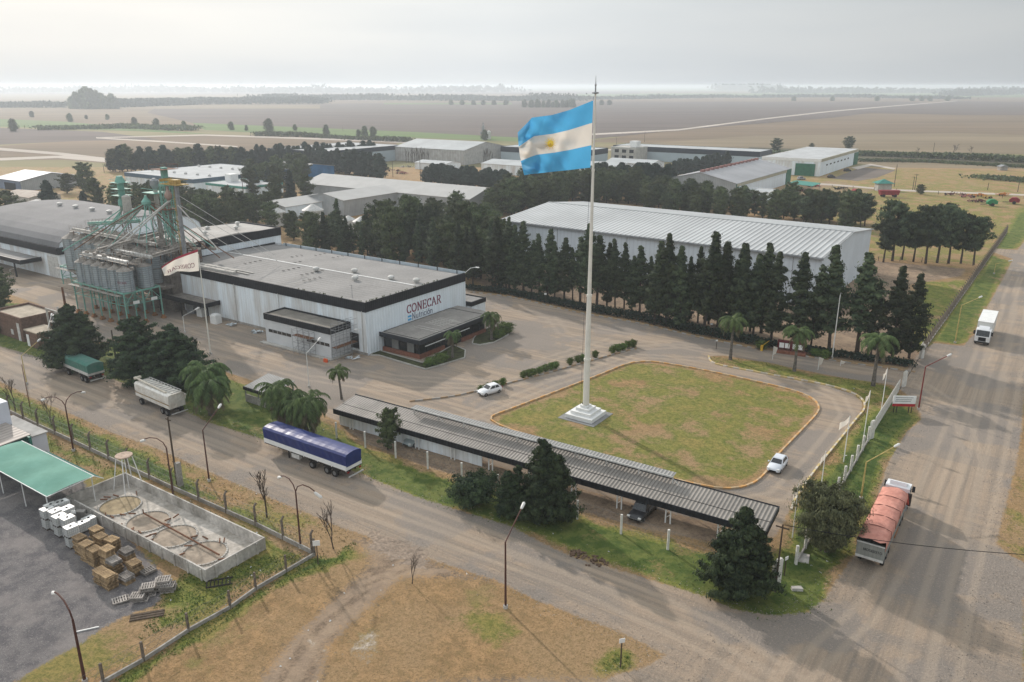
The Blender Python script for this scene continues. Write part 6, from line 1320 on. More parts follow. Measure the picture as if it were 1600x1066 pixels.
# white hopper trailer
a = Vector(G(264.7,640,1.3)); b = Vector(G(212,617,1.3)); d = b-a; LH = d.length; d.normalize()
t = thing('hopper_trailer', 'rusty white bulk hopper trailer with auger tube lying along its top', 'trailer', a.x, a.y, 0, math.atan2(d.y, d.x))
M_hop = mat('hopper_white', (.70,.68,.63), .55, .2, .8, c2=(.56,.51,.44), fine=.12)
q = MB(); q.extr([(-2.5,1.25),(0,1.25),(0,1.75),(-.12,1.95),(0,2.05),(0,3.12),(-.28,3.33),(-2.22,3.33),(-2.5,3.12)], 0, 0, LH); part(q, 'hopper_body', M_hop, t)
q = MB(); q.box(0,-.02,1.78,LH,.03,1.9); part(q, 'rust_stripe', mat('ochre_stripe', (.36,.25,.13), .7, .2, 2), t)
q = MB(); q.tube([(1.2,-.45,3.45),(LH+.6,-.6,3.75)], .14, 10); q.box(LH+.3,-1.4,3.5,LH+.7,-.4,3.8); part(q, 'auger_tube', mat('cream_tube', (.66,.60,.50), .6), t)
q = MB()
for k in range(11): x = .4+k*(LH-.8)/10; q.box(x,-2.3,3.36,x+.07,-.8,3.46)
q.box(.3,-2.35,3.47,LH-.3,-2.28,3.53); q.box(.3,-.85,3.47,LH-.3,-.78,3.53); part(q, 'roof_bows', M_whited, t)
q = MB(); q.box(-.06,-2.4,2.0,-.02,-.2,2.9); q.box(-.08,-1.5,1.3,-.02,-1.1,1.95); q.box(-.2,-2.72,2.2,.4,-2.52,2.9); part(q, 'rear_door', M_hop, t)
q = MB(); q.box(.2,-1.0,.9,LH-.3,-.85,1.24); q.box(.2,-1.75,.9,LH-.3,-1.6,1.24); part(q, 'chassis', M_chas, t)
for x in (1.0,2.2,LH-1.2):
    for y_, sd in ((-.2,1),(-2.3,-1)): wheel(t, x, y_, .5, .34, side=sd)
q = MB(); q.box(-.5,-2.5,.55,-.4,0,.68); part(q, 'rear_bumper', M_whited, t)
# salmon tarp semi, tail towards the camera
def lorry(label, tail_l, tail_r, zf, Ln, zs, zt, name='tarpaulin_lorry'):
    a = Vector(G(*tail_l, zf)); b = Vector(G(*tail_r, zf)); d = (b-a).normalized(); ctr = (a+b)/2; hd = Vector((-d.y, d.x))
    return thing(name, label, 'lorry', ctr.x, ctr.y, 0, math.atan2(hd.y, hd.x)), (a-b).length
t, w_ = lorry('articulated lorry with salmon pink tarpaulin and white cab parked on the right road', (1335.5,866), (1380.5,878), 1.25, 0, 0, 0)
t.rotation_euler[2] = A0+math.pi/2
M_sal = mat('salmon_tarp', (.58,.275,.215), .75, .15, 1.2, c2=(.46,.20,.155), bump=.12, bscale=1.2, fine=.1); M_tb = mat('tail_board', (.27,.275,.25), .6, .1, 1, stripe=(1,.35,.02,.9)); H2 = 1.27
q = MB(); q.box(0,-H2,1.25,.06,H2,2.85); part(q, 'tail_board', M_tb, t); q = MB(); q.box(-.05,-H2,1.1,-.0,H2,1.35); q.box(-.05,-H2,2.72,-.005,H2,2.82); part(q, 'tail_frame', M_whited, t)
q = MB(); lettering(q, 'MOSERITO', lambda a_, b_, c_: (-.01-c_, .62-a_*.98, 1.95+b_), .26, .16, lift=.015); part(q, 'lettering', M_black, t, fix=False)
q = MB(); q.box(.06,H2-.05,1.25,11.8,H2,2.6); q.box(.06,-H2,1.25,11.8,-H2+.05,2.6); q.box(.06,-H2+.06,1.2,11.8,H2-.06,1.3); part(q, 'side_board', M_tb, t)
q = MB(); ns = 60; rn = random.Random(5); pr_ = [(-1.03,.15),(-1.05,.6),(-1.0,.96),(-.6,1.0),(-.2,1.0),(.2,1.0),(.6,1.0),(1.0,.96),(1.05,.6),(1.03,.15)]
for i in range(ns+1):
    f = i/ns; x = .0+11.9*f; seg = (f*5) % 1; hump = .08*(1-abs(2*seg-1)**2)*(-1)
    for j, (yf, zf_) in enumerate(pr_): q.v.append((x, -yf*H2+(.03*math.sin(i*2.3+j*1.7)), 2.2+1.15*zf_+ (hump+.06*math.sin(j*2+i*.7)+(.28*(1-(yf/1.0)**2)) if 2 <= j <= 7 else 0) - (.35*max(0,.06-f)/.06 if j in (3,4,5,6) else 0)))
mm_ = len(pr_)
for i in range(ns):
    for j in range(mm_-1): q.f.append((i*mm_+j,(i+1)*mm_+j,(i+1)*mm_+j+1,i*mm_+j+1)); q.m.append(0)
q.f.append(tuple(ns*mm_+j for j in range(mm_))); q.m.append(0); part(q, 'tarpaulin', M_sal, t, smooth=True)
q = MB()
for k in range(1,5): x = 2.38*k; q.tube([(x,-H2*1.08,2.6),(x,-H2*1.04,3.40),(x,-H2*.5,3.60),(x,0,3.66),(x,H2*.5,3.60),(x,H2*1.04,3.40),(x,H2*1.08,2.6)], .035, 5)
part(q, 'tarp_strap', mat('strap_brown', (.20,.08,.06), .8), t)
q = MB(); q.box(.3,-.6,.85,12.6,-.45,1.19); q.box(.3,.45,.85,12.6,.6,1.19); part(q, 'chassis', M_chas, t)
for x in (1.6,2.9,4.2,10.6,11.9,14.9):
    for sy in (-1,1): wheel(t, x, sy*1.02, .5, .34, side=sy)
q = MB(); q.box(6.2,-1.3,.7,8.0,-.95,1.15); part(q, 'orange_box', mat('orange_brown', (.35,.16,.07), .7), t); q = MB(); q._lathe([(.3,0),(.3,.6)], 10, 0, (13.0,-1.0,.7)); part(q, 'fuel_tank', M_steel, t)
def cab(t, x0, Wc, m, hgt=2.95, Lc=2.0, up=True):
    h = Wc/2; q = MB(); q.extr([(x0,.75),(x0+Lc,.55),(x0+Lc+.08,1.6),(x0+Lc-.1,2.15),(x0+Lc-.38,hgt),(x0+.2,hgt+.12),(x0,hgt)], 1, -h, h); part(q, 'cab', m, t)
    q = MB(); q.add([(x0+Lc+.055,-h*.88,1.68),(x0+Lc+.055,h*.88,1.68),(x0+Lc-.27,h*.84,2.72),(x0+Lc-.27,-h*.84,2.72)], [(0,1,2,3)]); part(q, 'windscreen', M_glass, t, fix=False)
    for s in (-1,1):
        q = MB(); q.add([(x0+.7,s*(h+.012),1.7),(x0+Lc-.15,s*(h+.012),1.7),(x0+Lc-.42,s*(h+.012),2.5),(x0+.7,s*(h+.012),2.5)], [(0,1,2,3)]); part(q, 'side_window', M_glass, t, fix=False)
        q = MB(); q.box(x0+Lc-.2,s*(h+.05),1.9,x0+Lc-.12,s*(h+.35),2.6); q.box(x0+Lc-.16,s*h,2.2,x0+Lc-.13,s*(h+.05),2.24); part(q, 'mirror', M_black, t)
        q = MB(); q.box(x0+Lc+.02,s*h*.72-.18,.72,x0+Lc+.1,s*h*.72+.18,.95); part(q, 'headlight', M_lamp, t)
    q = MB(); q.box(x0+Lc+.03,-h*.5,.8,x0+Lc+.095,h*.5,1.5); part(q, 'grille', M_dark, t); q = MB(); q.box(x0+Lc-.1,-h,.4,x0+Lc+.14,h,.68); part(q, 'front_bumper', M_chas, t)
    q = MB(); q.extr([(x0+.2,hgt+.13),(x0+Lc-.7,hgt+.05),(x0+.35,hgt+.5)], 1, -h*.7, h*.7); part(q, 'wind_deflector', m, t)
cab(t, 13.6, 2.45, M_cw)
q = MB(); q.box(13.2,-1.55,1.2,13.5,-1.15,2.6); part(q, 'exhaust_stack', M_chas, t); q = MB(); q.add([(11.9,-1.3,2.3),(12.6,-1.5,1.6),(12.6,1.5,1.6),(11.9,1.3,2.3),(11.9,-1.3,3.3),(11.9,1.3,3.3)], [(0,1,4),(3,5,2),(0,4,5,3),(1,2,5,4)]); part(q, 'red_tarp_end', mat('red_tarp', (.45,.06,.04), .7), t)
# white box truck driving towards the camera
x, y = W(-7.7, 161.8+0); Lb = 13.5
t = thing('box_truck', 'white box truck with light roof driving towards the camera on the right road', 'truck', x, y, 0, A0-math.pi/2)
cab(t, -2.1, 2.4, M_cw, 2.75, 2.0)
q = MB(); q.box(-2.6-9.6,-1.25,1.05,-2.6,1.25,3.75); part(q, 'box_body', mat('box_cream', (.66,.66,.63), .5, .05, .6), t); q = MB(); q.box(-12.25,-1.28,3.752,-2.55,1.28,3.83); part(q, 'box_roof', M_white, t)
q = MB(); q.box(-12.0,-.5,.7,-.5,.5,1.04); part(q, 'chassis', M_chas, t)
for x_ in (-1.0,-8.6,-9.9):
    for sy in (-1,1): wheel(t, x_, sy*1.0, .5, .32, side=sy)

# ================================================================ LAMPS, POLES, WIRES
M_lp = mat('lamp_brown', (.10,.045,.035), .7, .2, 2); M_lw = mat('lamp_white', (.70,.69,.66), .5, .06, 2); M_ly = mat('lamp_yellow', (.55,.42,.16), .6, .2, 2); M_lr = mat('lamp_red', (.22,.035,.03), .6, .2, 2)
def lamp(label, base, top, heads, m, grp='street lamps along the roads', curve=True, r=.09, cat='street lamp', m2=None):
    x, y = G(*base); zt = ht(base[0], base[1], top[1]); t = thing('street_lamp', label, cat, x, y, 0, 0, grp)
    q = MB(); q.tube([(0,0,0),(0,0,zt*.5),(0,0,zt)], [r*1.25,r,r*.8], 8); part(q, 'pole', m, t); q = MB(); q._lathe([(.22,0),(.22,.3)], 8, 0, (0,0,0)); part(q, 'footing', M_concl, t)
    for (hx, hy) in heads:
        zh = zt + (.0 if curve else .9); X, Y = G(hx, hy, zh); P = Vector((X-x, Y-y, zh)); hv = Vector((P.x,P.y,0)); l = hv.length
        if l > 4.5: hv *= 4.5/l; P = Vector((hv.x,hv.y,zh))
        a = MB()
        if curve: pts = [Vector((0,0,zt-.02)), Vector((hv.x*.12,hv.y*.12,zt+.55)), Vector((hv.x*.4,hv.y*.4,zt+.8)), Vector((hv.x*.75,hv.y*.75,zt+.55)), P+Vector((0,0,.15))]
        else: pts = [Vector((0,0,zt-.02)), P]
        a.tube(pts, r*.65, 7); part(a, 'arm', m2 or m, t)
        d = (pts[-1]-pts[-2]).normalized(); b_ = MB(); b_.tube([P-d*.1,P+d*.15,P+d*.75,P+d*.9], [.08,.15,.16,.06], 8); part(b_, 'lamp_head', M_lw, t)
    return t
lamp('brown double armed street lamp at the far left verge', (115,705), (106,634), [(70,624),(135,608)], M_lp)
lamp('brown lamp with one curved arm beside the wooden utility pole', (272,783), (265,700), [(226,688)], M_lp)
lamp('lamp with bent arm leaning over the road above the verge, left of the blue trailer', (327,752), (320,672), [(352,628)], M_lp, curve=False)
lamp('brown double armed street lamp in front of the blue trailer', (470,856), (467,768), [(439,746),(492,770)], M_lp)
lamp('lamp with bent arm standing on the dry plot, nearest the picture bottom centre', (790,950), (789,847), [(819,788)], M_lp, curve=False)
lamp('brown lamp with one curved arm on the stone lot at lower left', (133,1066), (113,968), [(80,919)], M_lp, r=.11)
lamp('tall bright lamp pole beside the notice board', (1300,560), (1310,466), [(1315,459)], M_lw)
lamp('dark red lamp with bent arm at the gate mouth', (1435,640), (1450,573), [(1496,553)], M_lr, curve=False)
lamp('yellow and red lamp beside the salmon covered lorry', (1345,780), (1354,722), [(1408,695)], M_ly, curve=False)
lamp('pale lamp with bent arm beside the white box truck', (1492,536), (1505,477), [(1537,464)], M_ly, curve=False)
lamp('small far lamp on the verge beyond the box truck', (1553,428), (1558,412), [(1576,408)], M_ly, curve=False, r=.07)
lamp('lamp with raised arm on the green verge near the brick building', (42,556+44), (43,556), [(66,530)], M_ly, curve=False, r=.07)
lamp('thin lamp with bent arm beside the silo stand', (84,562), (86,512), [(104,456)], M_lw, curve=False, r=.06)
lamp('thin lamp with short arm in front of the loading canopy', (289,520), (289,494), [(305,484)], M_lw, curve=False, r=.06)
lamp('thin lamp in front of the arched shed', (17,430), (17,421), [(33,417)], M_lw, curve=False, r=.06)
lamp('thin pale lamp pole standing in the yard before the annex', (483,605), (481,552), [(497,532)], M_lw, curve=False, r=.06)
def pole(label, base, top, m, r=.11, cross=0, name='utility_pole', cat='utility pole', grp=None):
    x, y = G(*base); zt = ht(base[0], base[1], top); t = thing(name, label, cat, x, y, 0, A0, grp); q = MB(); q.tube([(0,0,0),(0,0,zt)], [r,r*.7], 8); part(q, 'post', m, t)
    if cross: q = MB(); q.bar((-cross,0,zt-.3),(cross,0,zt-.3),.1,.12); part(q, 'cross_arm', m, t)
    return t, (x, y, zt)
tt, p1_ = pole('wooden utility pole with a concrete block at its foot beside the road', (277,757), 652, M_wood, .13, .5)
q = MB(); q.box(.35,-.2,0,.85,.3,3.0); part(q, 'concrete_block', M_conc, tt)
pole('thin dark post on the verge at the far left', (47,636), 570, M_rust, .07)
pole('brown brick chimney like post behind the brick hut', (106,500), 449, M_rust, .3)
pole('wooden post with a lamp globe before the silo stand', (181,560), 516, M_wood, .16)
tt, p2_ = pole('utility pole at the right end of the carport', (1211,925), 820, M_wood, .1, .6)
for (px, py, top, lab) in ((1397,292,257,'tall utility pole in the machinery field, left of the round tree'),(1426,297,276,'one of a pair of utility poles beside the round tree'),(1429,297,272,'taller one of the pair of utility poles beside the round tree'),(1543,297,286,'thin pole on the track at the right of the machinery field'),(1590,300,284,'thin pole near the red machine at the far right'),(1457,246,223,'leaning utility pole at the scrub edge'),(1007,222,206,'utility pole on the field track right of the flag'),(963,226,215,'cross armed utility pole just right of the flagpole'),(657,282,240,'dark utility pole before the cypress line'),(614,277,252,'pale pole beside the building yard'),(381,310,272,'cross armed utility pole behind the right silo tower'),(163,270,257,'dark chimney post in the field behind the plant'),(536,205,198,'distant utility pole at the plain')):
    pole(lab, (px, py), top, M_wood, .16, 1.0 if top in (276,272,215,272) else 0)
def wire(label, A, B, sag, r=.02):
    t = MB(); A = Vector(A); B = Vector(B); t.tube([A.lerp(B, i/10)-Vector((0,0,sag*4*(i/10)*(1-i/10))) for i in range(11)], r, 4); o = part(t, 'cable', M_dark, None); tag(o, label, 'cable'); return o
x, y = G(1640, 985); q_ = (x, y, 7.0)
wire('black overhead cable crossing the right road from the carport pole', p2_, (q_[0]+4, q_[1], 7.2), .7, .03)
a_ = G(100,500); wire('overhead cable running to the silo stand from the brick hut', (a_[0],a_[1],7), (*W(-150,80.6),6.0), .5, .025)

# ================================================================ KERBS, FENCES, GATES
def stripe_kerb(name, label, pts, closed, seg=1.0, w=.22, h=.2, mats=None):
    P = [Vector(G(*p)) for p in pts]; P = P + [P[0]] if closed else P; S = [0]
    # smooth the outline
    Q = []
    for i in range(len(P)-1):
        p0 = P[i-1] if i > 0 else (P[-2] if closed else P[0]); p1, p2 = P[i], P[i+1]; p3 = P[i+2] if i+2 < len(P) else (P[1] if closed else P[-1])
        n = max(1, int((p2-p1).length/seg))
        for k in range(n): f = k/n; Q.append(.5*((2*p1)+(-p0+p2)*f+(2*p0-5*p1+4*p2-p3)*f*f+(-p0+3*p1-3*p2+p3)*f**3))
    Q.append(P[-1]); q = MB()
    for i in range(len(Q)-1):
        a, b = Q[i], Q[i+1]; q.bar((a.x,a.y,h/2),(b.x,b.y,h/2), w, h, i % 2)
    o = part(q, name, mats or [M_kerb, mat('kerb_pale', (.60,.44,.27), .85, .2, 1.5)], None); tag(o, label, 'kerb'); return o
stripe_kerb('kerb', 'orange and white striped kerb round the flagpole lawn', LAWN, True)
stripe_kerb('kerb', 'yellow kerb edging the palm strip and the right verge', STRIP_KERB, False, mats=[mat('kerb_straw', (.62,.48,.22), .8, .15, 1.5), M_kerbw])
stripe_kerb('kerb', 'worn orange kerb along the clipped bushes', [(640,628),(700,621),(740,613),(800,598),(850,585),(900,571),(960,554),(995,545)], False, w=.18, mats=[mat('kerb_dull', (.40,.28,.17), .85, .2, 1.5), M_conc])
stripe_kerb('kerb', 'faded orange kerb along the foot of the casuarina row', [(735,457),(800,465),(900,488),(1000,506),(1100,529),(1180,545)], False, w=.2, mats=[MATS['kerb_dull'], M_conc]); stripe_kerb('kerb', 'faded orange kerb from the notice board to the gate', [(1250,556),(1330,568),(1430,582)], False, w=.2, mats=[MATS['kerb_dull'], M_conc])
def fence(name, label, pts, sp, hp, m, wall=0, mesh=True, pw=.16, lean=True, wires=3, skip=None, wm=None, cat='fence'):
    P = [Vector((*p, 0)) for p in pts]; t = thing(name, label, cat, P[0].x, P[0].y, 0, 0); O = P[0]; w = MB(); wl = MB(); first = True
    for a, b in zip(P[:-1], P[1:]):
        n = max(1, round((b-a).length/sp))
        for i in range(0 if first else 1, n+1):
            p = a.lerp(b, i/n)-O; q = MB(); q.bar(p, p+Vector((0,0,hp)), pw)
            if lean: dd = (b-a).normalized(); nn = Vector((-dd.y, dd.x, 0)); q.bar(p+Vector((0,0,hp)), p+nn*.3+Vector((0,0,hp+.35)), pw*.8)
            part(q, 'post', m, t)
        first = False
        if wall: wl.bar(a-O+Vector((0,0,wall/2)), b-O+Vector((0,0,wall/2)), .16, wall)
        for k in range(wires): z = hp*(.35+.62*k/max(1,wires-1)); w.tube([a-O+Vector((0,0,z)), b-O+Vector((0,0,z))], .012, 3, cap=False)
    part(w, 'wire', M_wire, t, fix=False)
    if wall: part(wl, 'low_wall', wm or M_conc, t)
    if mesh:
        q = MB()
        for a, b in zip(P[:-1], P[1:]):
            n = int((b-a).length/.9)
            for i in range(n):
                c = a.lerp(b,i/n)-O; d = a.lerp(b,(i+1)/n)-O; q.tube([c+Vector((0,0,.3)), d+Vector((0,0,hp*.95))], .010, 3, cap=False); q.tube([d+Vector((0,0,.3)), c+Vector((0,0,hp*.95))], .010, 3, cap=False)
        part(q, 'netting', M_wire, t, fix=False)
    return t
M_wire = mat('fence_wire', (.17,.17,.16), .6, .1, 2); M_cpost = mat('fence_post', (.20,.165,.135), .9, .25, 3); M_wpost = mat('white_post', (.64,.62,.57), .8, .12, 2)
fence('boundary_fence', 'concrete post fence on a low wall between the verge and the stone lot, far side', [G(-40,615),G(15,645),G(60,667),G(115,692),G(200,732),G(270,765),G(400,822),G(488,866)], 4.6, 2.3, M_cpost, .5, pw=.2)
fence('boundary_fence', 'concrete post fence on a low wall at the near edge of the dry plot', [G(492,868),G(400,922),G(360,951),G(295,987),G(225,1033),G(162,1068),G(90,1120)], 4.4, 1.9, M_cpost, .35, pw=.18, lean=False)
fence('carport_fence', 'row of tall white concrete posts in front of the carport', [W(-80,67.2),W(-16.4,67.3)], 5.3, 2.3, M_wpost, 0, pw=.22, lean=False)
def slat_fence(label, u, v0, v1, hp, gap=.16, m=None):
    t = root('white_fence', label, 'fence', u, v0); q = MB(); y = 0
    while y < v1-v0: q.box(-.04,y,0,.04,y+.11,hp); y += gap
    part(q, 'slat_panel', m or M_wpost, t); q = MB(); q.box(.05,0,.4,.1,v1-v0,.5); q.box(.05,0,hp-.5,.1,v1-v0,hp-.4); part(q, 'rail', M_wpost, t)
slat_fence('white slatted fence right of the billboard at the entrance', -15.8, 110.5, 128.5, 2.0)
slat_fence('white slatted gate leaf standing at the far side of the entrance', -15.8, 147.3, 150.5, 2.3)
t = root('gate_track', 'dark gate track across the entrance road', 'gate track', -15.8, 129); q = MB(); q.box(-.05,0,.002,.05,18,.03); part(q, 'rail', M_chas, t)
for i, (px, py, top, lab) in enumerate(((1361,685,657,'thick white gate pillar standing alone on the right verge'),(1213,918,873,'thick white post by the utility pole at the corner'),(1412,604,580,'white gate pillar at the near side of the entrance'),(1440,560,538,'white gate pillar at the far side of the entrance'))):
    x, y = G(px, py); h = ht(px, py, top); q = MB(); q.prism([(-.4,-.15),(.4,-.15),(.4,.15),(-.4,.15)], 0, h-.15); q.prism([(-.3,-.13),(.3,-.13),(.3,.13),(-.3,.13)], h-.15, h); o = part(q, 'gate_pillar', M_wpost, None); o.location = (x, y, 0); o.rotation_euler = (0,0,A0+1.2); tag(o, lab, 'pillar')
fence('side_fence', 'white post fence running down the right verge beside the banner poles', [W(-15.8,106.5),W(-15.5,72)], 3.4, 2.1, M_wpost, .35, pw=.24, lean=False, wm=M_conc)
fence('side_fence', 'pale concrete fence climbing along the right road beyond the gate', [W(-15.8,151),W(-14.5,215),W(-13,300)], 2.3, 2.2, M_cpost, .25, pw=.2, mesh=False, wires=4)
fence('field_fence', 'low wire fence with posts under the field pines', [G(1372,408),G(1440,410),G(1520,416)], 6, 1.3, M_wood, 0, mesh=False, lean=False, pw=.12)
fence('field_fence', 'wire fence along the pale track behind the machinery field', [G(1210,290),G(1300,294),G(1400,300),G(1500,306),G(1600,311)], 9, 1.5, M_wood, 0, mesh=False, lean=False, pw=.14)
for i, (px, py, top, fx, fy, fl, lab) in enumerate(((1377,640,575,1370,580,2,'banner pole nearest the entrance gate'),(1350,680,610,1343,616,2,'banner pole left of the lone gate pillar'),(1318,722,650,1304,660,3,'banner pole with a long fluttering white banner'),(1283,760,705,1277,712,2,'banner pole beside the round shrub, upper one'),(1238,840,756,1238,768,2,'banner pole left of the round shrub'))):
    x, y = G(px, py); zt = ht(px, py, top); t = thing('banner_pole', lab, 'flagpole', x, y, 0, 0, 'white banner poles on the right verge'); q = MB(); q.tube([(0,0,0),(0,0,zt)], [.06,.04], 6); part(q, 'pole', M_white, t)
    q = MB(); nb = 8
    for k in range(nb+1):
        f = k/nb; s = .18*math.sin(f*7+i)
        for j in range(5): g_ = j/4; q.v.append((-f*.55*(1 if fl < 3 else 2.2), s*.6-f*.2, zt-.15-f*.8-g_*(.7+.2*f)+.05*math.sin(j+k)))
    for k in range(nb):
        for j in range(4): a = k*5+j; q.f.append((a,a+1,a+6,a+5)); q.m.append(0)
    part(q, 'banner', M_fw, t, fix=False, smooth=True)
for (px, py, top, lab) in ((1207,562,541,'furled white banner on a short pole right of the first strip palm'),(1278,578,558,'hanging white banner on a short pole at the strip edge'),(1313,572,563,'small white banner on the entrance road edge')):
    x, y = G(px, py); zt = ht(px, py, top); t = thing('short_banner', lab, 'banner', x, y, 0, A0); q = MB(); q.tube([(0,0,0),(0,0,zt)], .04, 6); part(q, 'pole', M_white, t); q = MB(); q.add([(0,-.02,zt),(.75,-.2,zt-.1),(.5,-.2,zt*.5),(0.05,-.02,zt*.35),(0,.02,zt),(.75,-.16,zt-.1),(.5,-.16,zt*.5),(.05,.02,zt*.35)], [(0,1,2,3),(7,6,5,4),(0,4,5,1),(1,5,6,2),(2,6,7,3),(3,7,4,0)]); part(q, 'banner', M_fw, t)
# signs
x, y = G(1410, 645); t = thing('billboard', 'white billboard with a red lower band at the entrance', 'sign', x, y, 0, R(-3)); q = MB(); q.box(-1.6,-.05,1.25,1.6,.05,2.6); part(q, 'panel', M_white, t); q = MB(); q.box(-1.6,-.07,1.0,1.6,.05,1.249); q.box(-1.6,-.07,1.25,1.6,-.051,1.4); part(q, 'red_band', M_red, t)
q = MB()
for k, (a, b, z) in enumerate(((-1.3,1.2,2.3),(-1.2,1.0,2.0),(-1.3,.9,1.75))): q.box(a,-.062,z,b,-.051,z+.09)
part(q, 'print_line', M_steel, t)
for x_ in (-1.35,-.95,.75,1.15): q = MB(); q.box(x_,-.04,0,x_+.1,.04,.995); part(q, 'leg', M_chas, t)
x, y = G(1235, 553); t = thing('notice_board', 'red framed notice board with white posters on a brick planter', 'notice board', x, y, 0, A0+R(8)); q = MB(); q.box(-2.6,-.6,0,2.6,.6,.5); part(q, 'planter', M_brick, t)
q = MB(); q.box(-2.3,-.12,2.0,2.3,.12,2.35); q.box(-2.3,-.1,.5,-2.15,.1,2.0); q.box(2.15,-.1,.5,2.3,.1,2.0); q.box(-.1,-.1,.5,.1,.1,2.0); q.box(-2.14,-.06,.8,2.14,.06,2.0); part(q, 'frame', mat('board_maroon', (.12,.02,.025), .6), t)
for x_ in (-2.0,-1.05,.25,1.2): q = MB(); q.box(x_,-.09,.95,x_+.8,-.065,1.85); part(q, 'poster', M_white, t)
for (px, py, top, rot, lab, w_) in ((497,882,845,.2,'small white sign on a wooden post at the fence corner',.7),(1226,900,870,.6,'small white sign on a stick by the thick corner post',.45),(1119,546,531,0,'small grey sign beside the strip end',.35),(852,475,458,0,'small white sign at the foot of the casuarina row',.5),(1111,520,505,0,'round white sign before the casuarinas',.45),(970,1043,998,.3,'small pale sign on the dry plot near the weeds',.5),(120,828,798,.2,'small white sign beside the white tanks',.4)):
    x, y = G(px, py); zt = ht(px, py, top); t = thing('small_sign', lab, 'sign', x, y, 0, rot); q = MB(); q.box(-.05,.021,0,.05,.09,zt-.05); part(q, 'post', M_wood, t); q = MB(); q.box(-w_/2,-.02,zt-w_*.8,w_/2,.02,zt); part(q, 'plate', M_white, t)
x, y = G(1292, 560); t = thing('barrier_post', 'yellow barrier machine beside the lamp pole', 'barrier', x, y, 0, A0); q = MB(); q.box(-.2,-.2,0,.2,.2,1.2); part(q, 'cabinet', mat('barrier_yellow', (.70,.42,.05), .5), t); q = MB(); q.bar((0,-.25,1.0),(-1.6,-.4,.3),.08); part(q, 'arm', MATS['barrier_yellow'], t)
x, y = G(1190, 548); t = thing('barrier_post', 'yellow barrier arm raised left of the notice board', 'barrier', x, y, 0, A0); q = MB(); q.box(-.2,-.2,0,.2,.2,1.0); q.bar((0,-.25,.9),(1.3,-.4,2.2),.08); part(q, 'arm', MATS['barrier_yellow'], t)
for (px, py, s, lab) in ((1226,918,.5,'grey stone block at the road corner'),(1352,905,.01,'')):
    if not lab: continue
    x, y = G(1245, 922); q = MB(); q.prism([(-.5,-.2),(.5,-.25),(.45,.25),(-.5,.2)], 0, .3); o = part(q, 'stone_block', M_concl, None); o.location = (x, y, 0); tag(o, lab, 'stone')
x, y = G(1256, 873); q = MB(); q.box(-.5,-.8,0,.5,.8,.12); o = part(q, 'concrete_cover', M_concl, None); o.location = (x, y, 0); o.rotation_euler[2] = -.4; tag(o, 'flat concrete cover in the grass below the round shrub', 'cover')

# ================================================================ STONE LOT: shelter, basin, tanks, pallets
t = root('shade_shelter', 'green netting shade roof on white posts at the left edge', 'shelter', -104, 33.5)
M_net = mat('green_net', (.10,.245,.19), .8, .12, .4, c2=(.13,.30,.24), bump=.05, bscale=.8)
q = MB(); nx, ny = 20, 8; xa = [(3.3+16.5*i/nx) for i in range(nx+1)]
for i in range(nx+1):
    for j in range(ny+1): f = j/ny; q.v.append((xa[i]+(.8 if True else 0)*0, 1.0+5.2*f, 3.05+.5*math.sin(math.pi*f)*.5+.12*math.sin(i*.9)*math.sin(math.pi*f)+.25*f))
for i in range(nx):
    for j in range(ny): a = i*(ny+1)+j; q.f.append((a,a+ny+1,a+ny+2,a+1)); q.m.append(0)
part(q, 'net_roof', M_net, t, fix=False, smooth=True)
q = MB(); q.add([(8,6.22,3.28),(19.8,6.22,3.28),(19.8,7.2,2.6),(8,7.2,2.6)], [(0,1,2,3)]); part(q, 'side_net', mat('dark_net', (.03,.12,.10), .8), t, fix=False)
for x_ in (3.6,8.7,14.0,19.4):
    for y_ in (1.1,6.1): q = MB(); q.tube([(x_,y_,0),(x_,y_,3.05)], .06, 6); part(q, 'post', M_white, t)
q = MB(); q.tube([(3.3,1.0,3.05),(19.8,1.0,3.05)], .05, 5); q.tube([(19.8,1.0,3.05),(19.8,6.2,3.3),(19.8,7.2,2.6)], .05, 5); q.tube([(3.3,6.2,3.3),(19.8,6.2,3.3)], .05, 5); part(q, 'edge_tube', M_white, t)
t = root('store_shed', 'white walled shed cut by the left picture edge beside the fence', 'shed', -124.5, 34.5)
q = MB(); q.box(0,0,0,17,7.2,6.3); part(q, 'wall', mat('shed_white', (.62,.64,.70), .6, .05, .5), t)
q = MB(); q.add([(8,-1.5,3.1),(23.5,-1.5,3.1),(23.5,6.5,3.5),(8,6.5,3.5),(8,-1.5,3.2),(23.5,-1.5,3.2),(23.5,6.5,3.6),(8,6.5,3.6)], [(0,3,2,1),(4,5,6,7),(0,1,5,4),(1,2,6,5),(2,3,7,6),(3,0,4,7)]); part(q, 'porch_roof', mat('tan_sheet', (.42,.37,.33), .6, .08, .4, stripe=(0,.8,.05,.7)), t)
q = MB(); q.box(17.01,6.7,0,23,8.5,3.0); part(q, 'side_room', mat('shed_white', (.62,.64,.70)), t); q = MB(); q.box(14,6.7,3.0,23.2,8.7,3.13); part(q, 'side_roof', mat('grey_slab', (.40,.39,.37), .9, .15, .5), t); q = MB(); q.box(17.1,6.4,0,23,6.68,3.05); part(q, 'green_gable', M_teal, t)
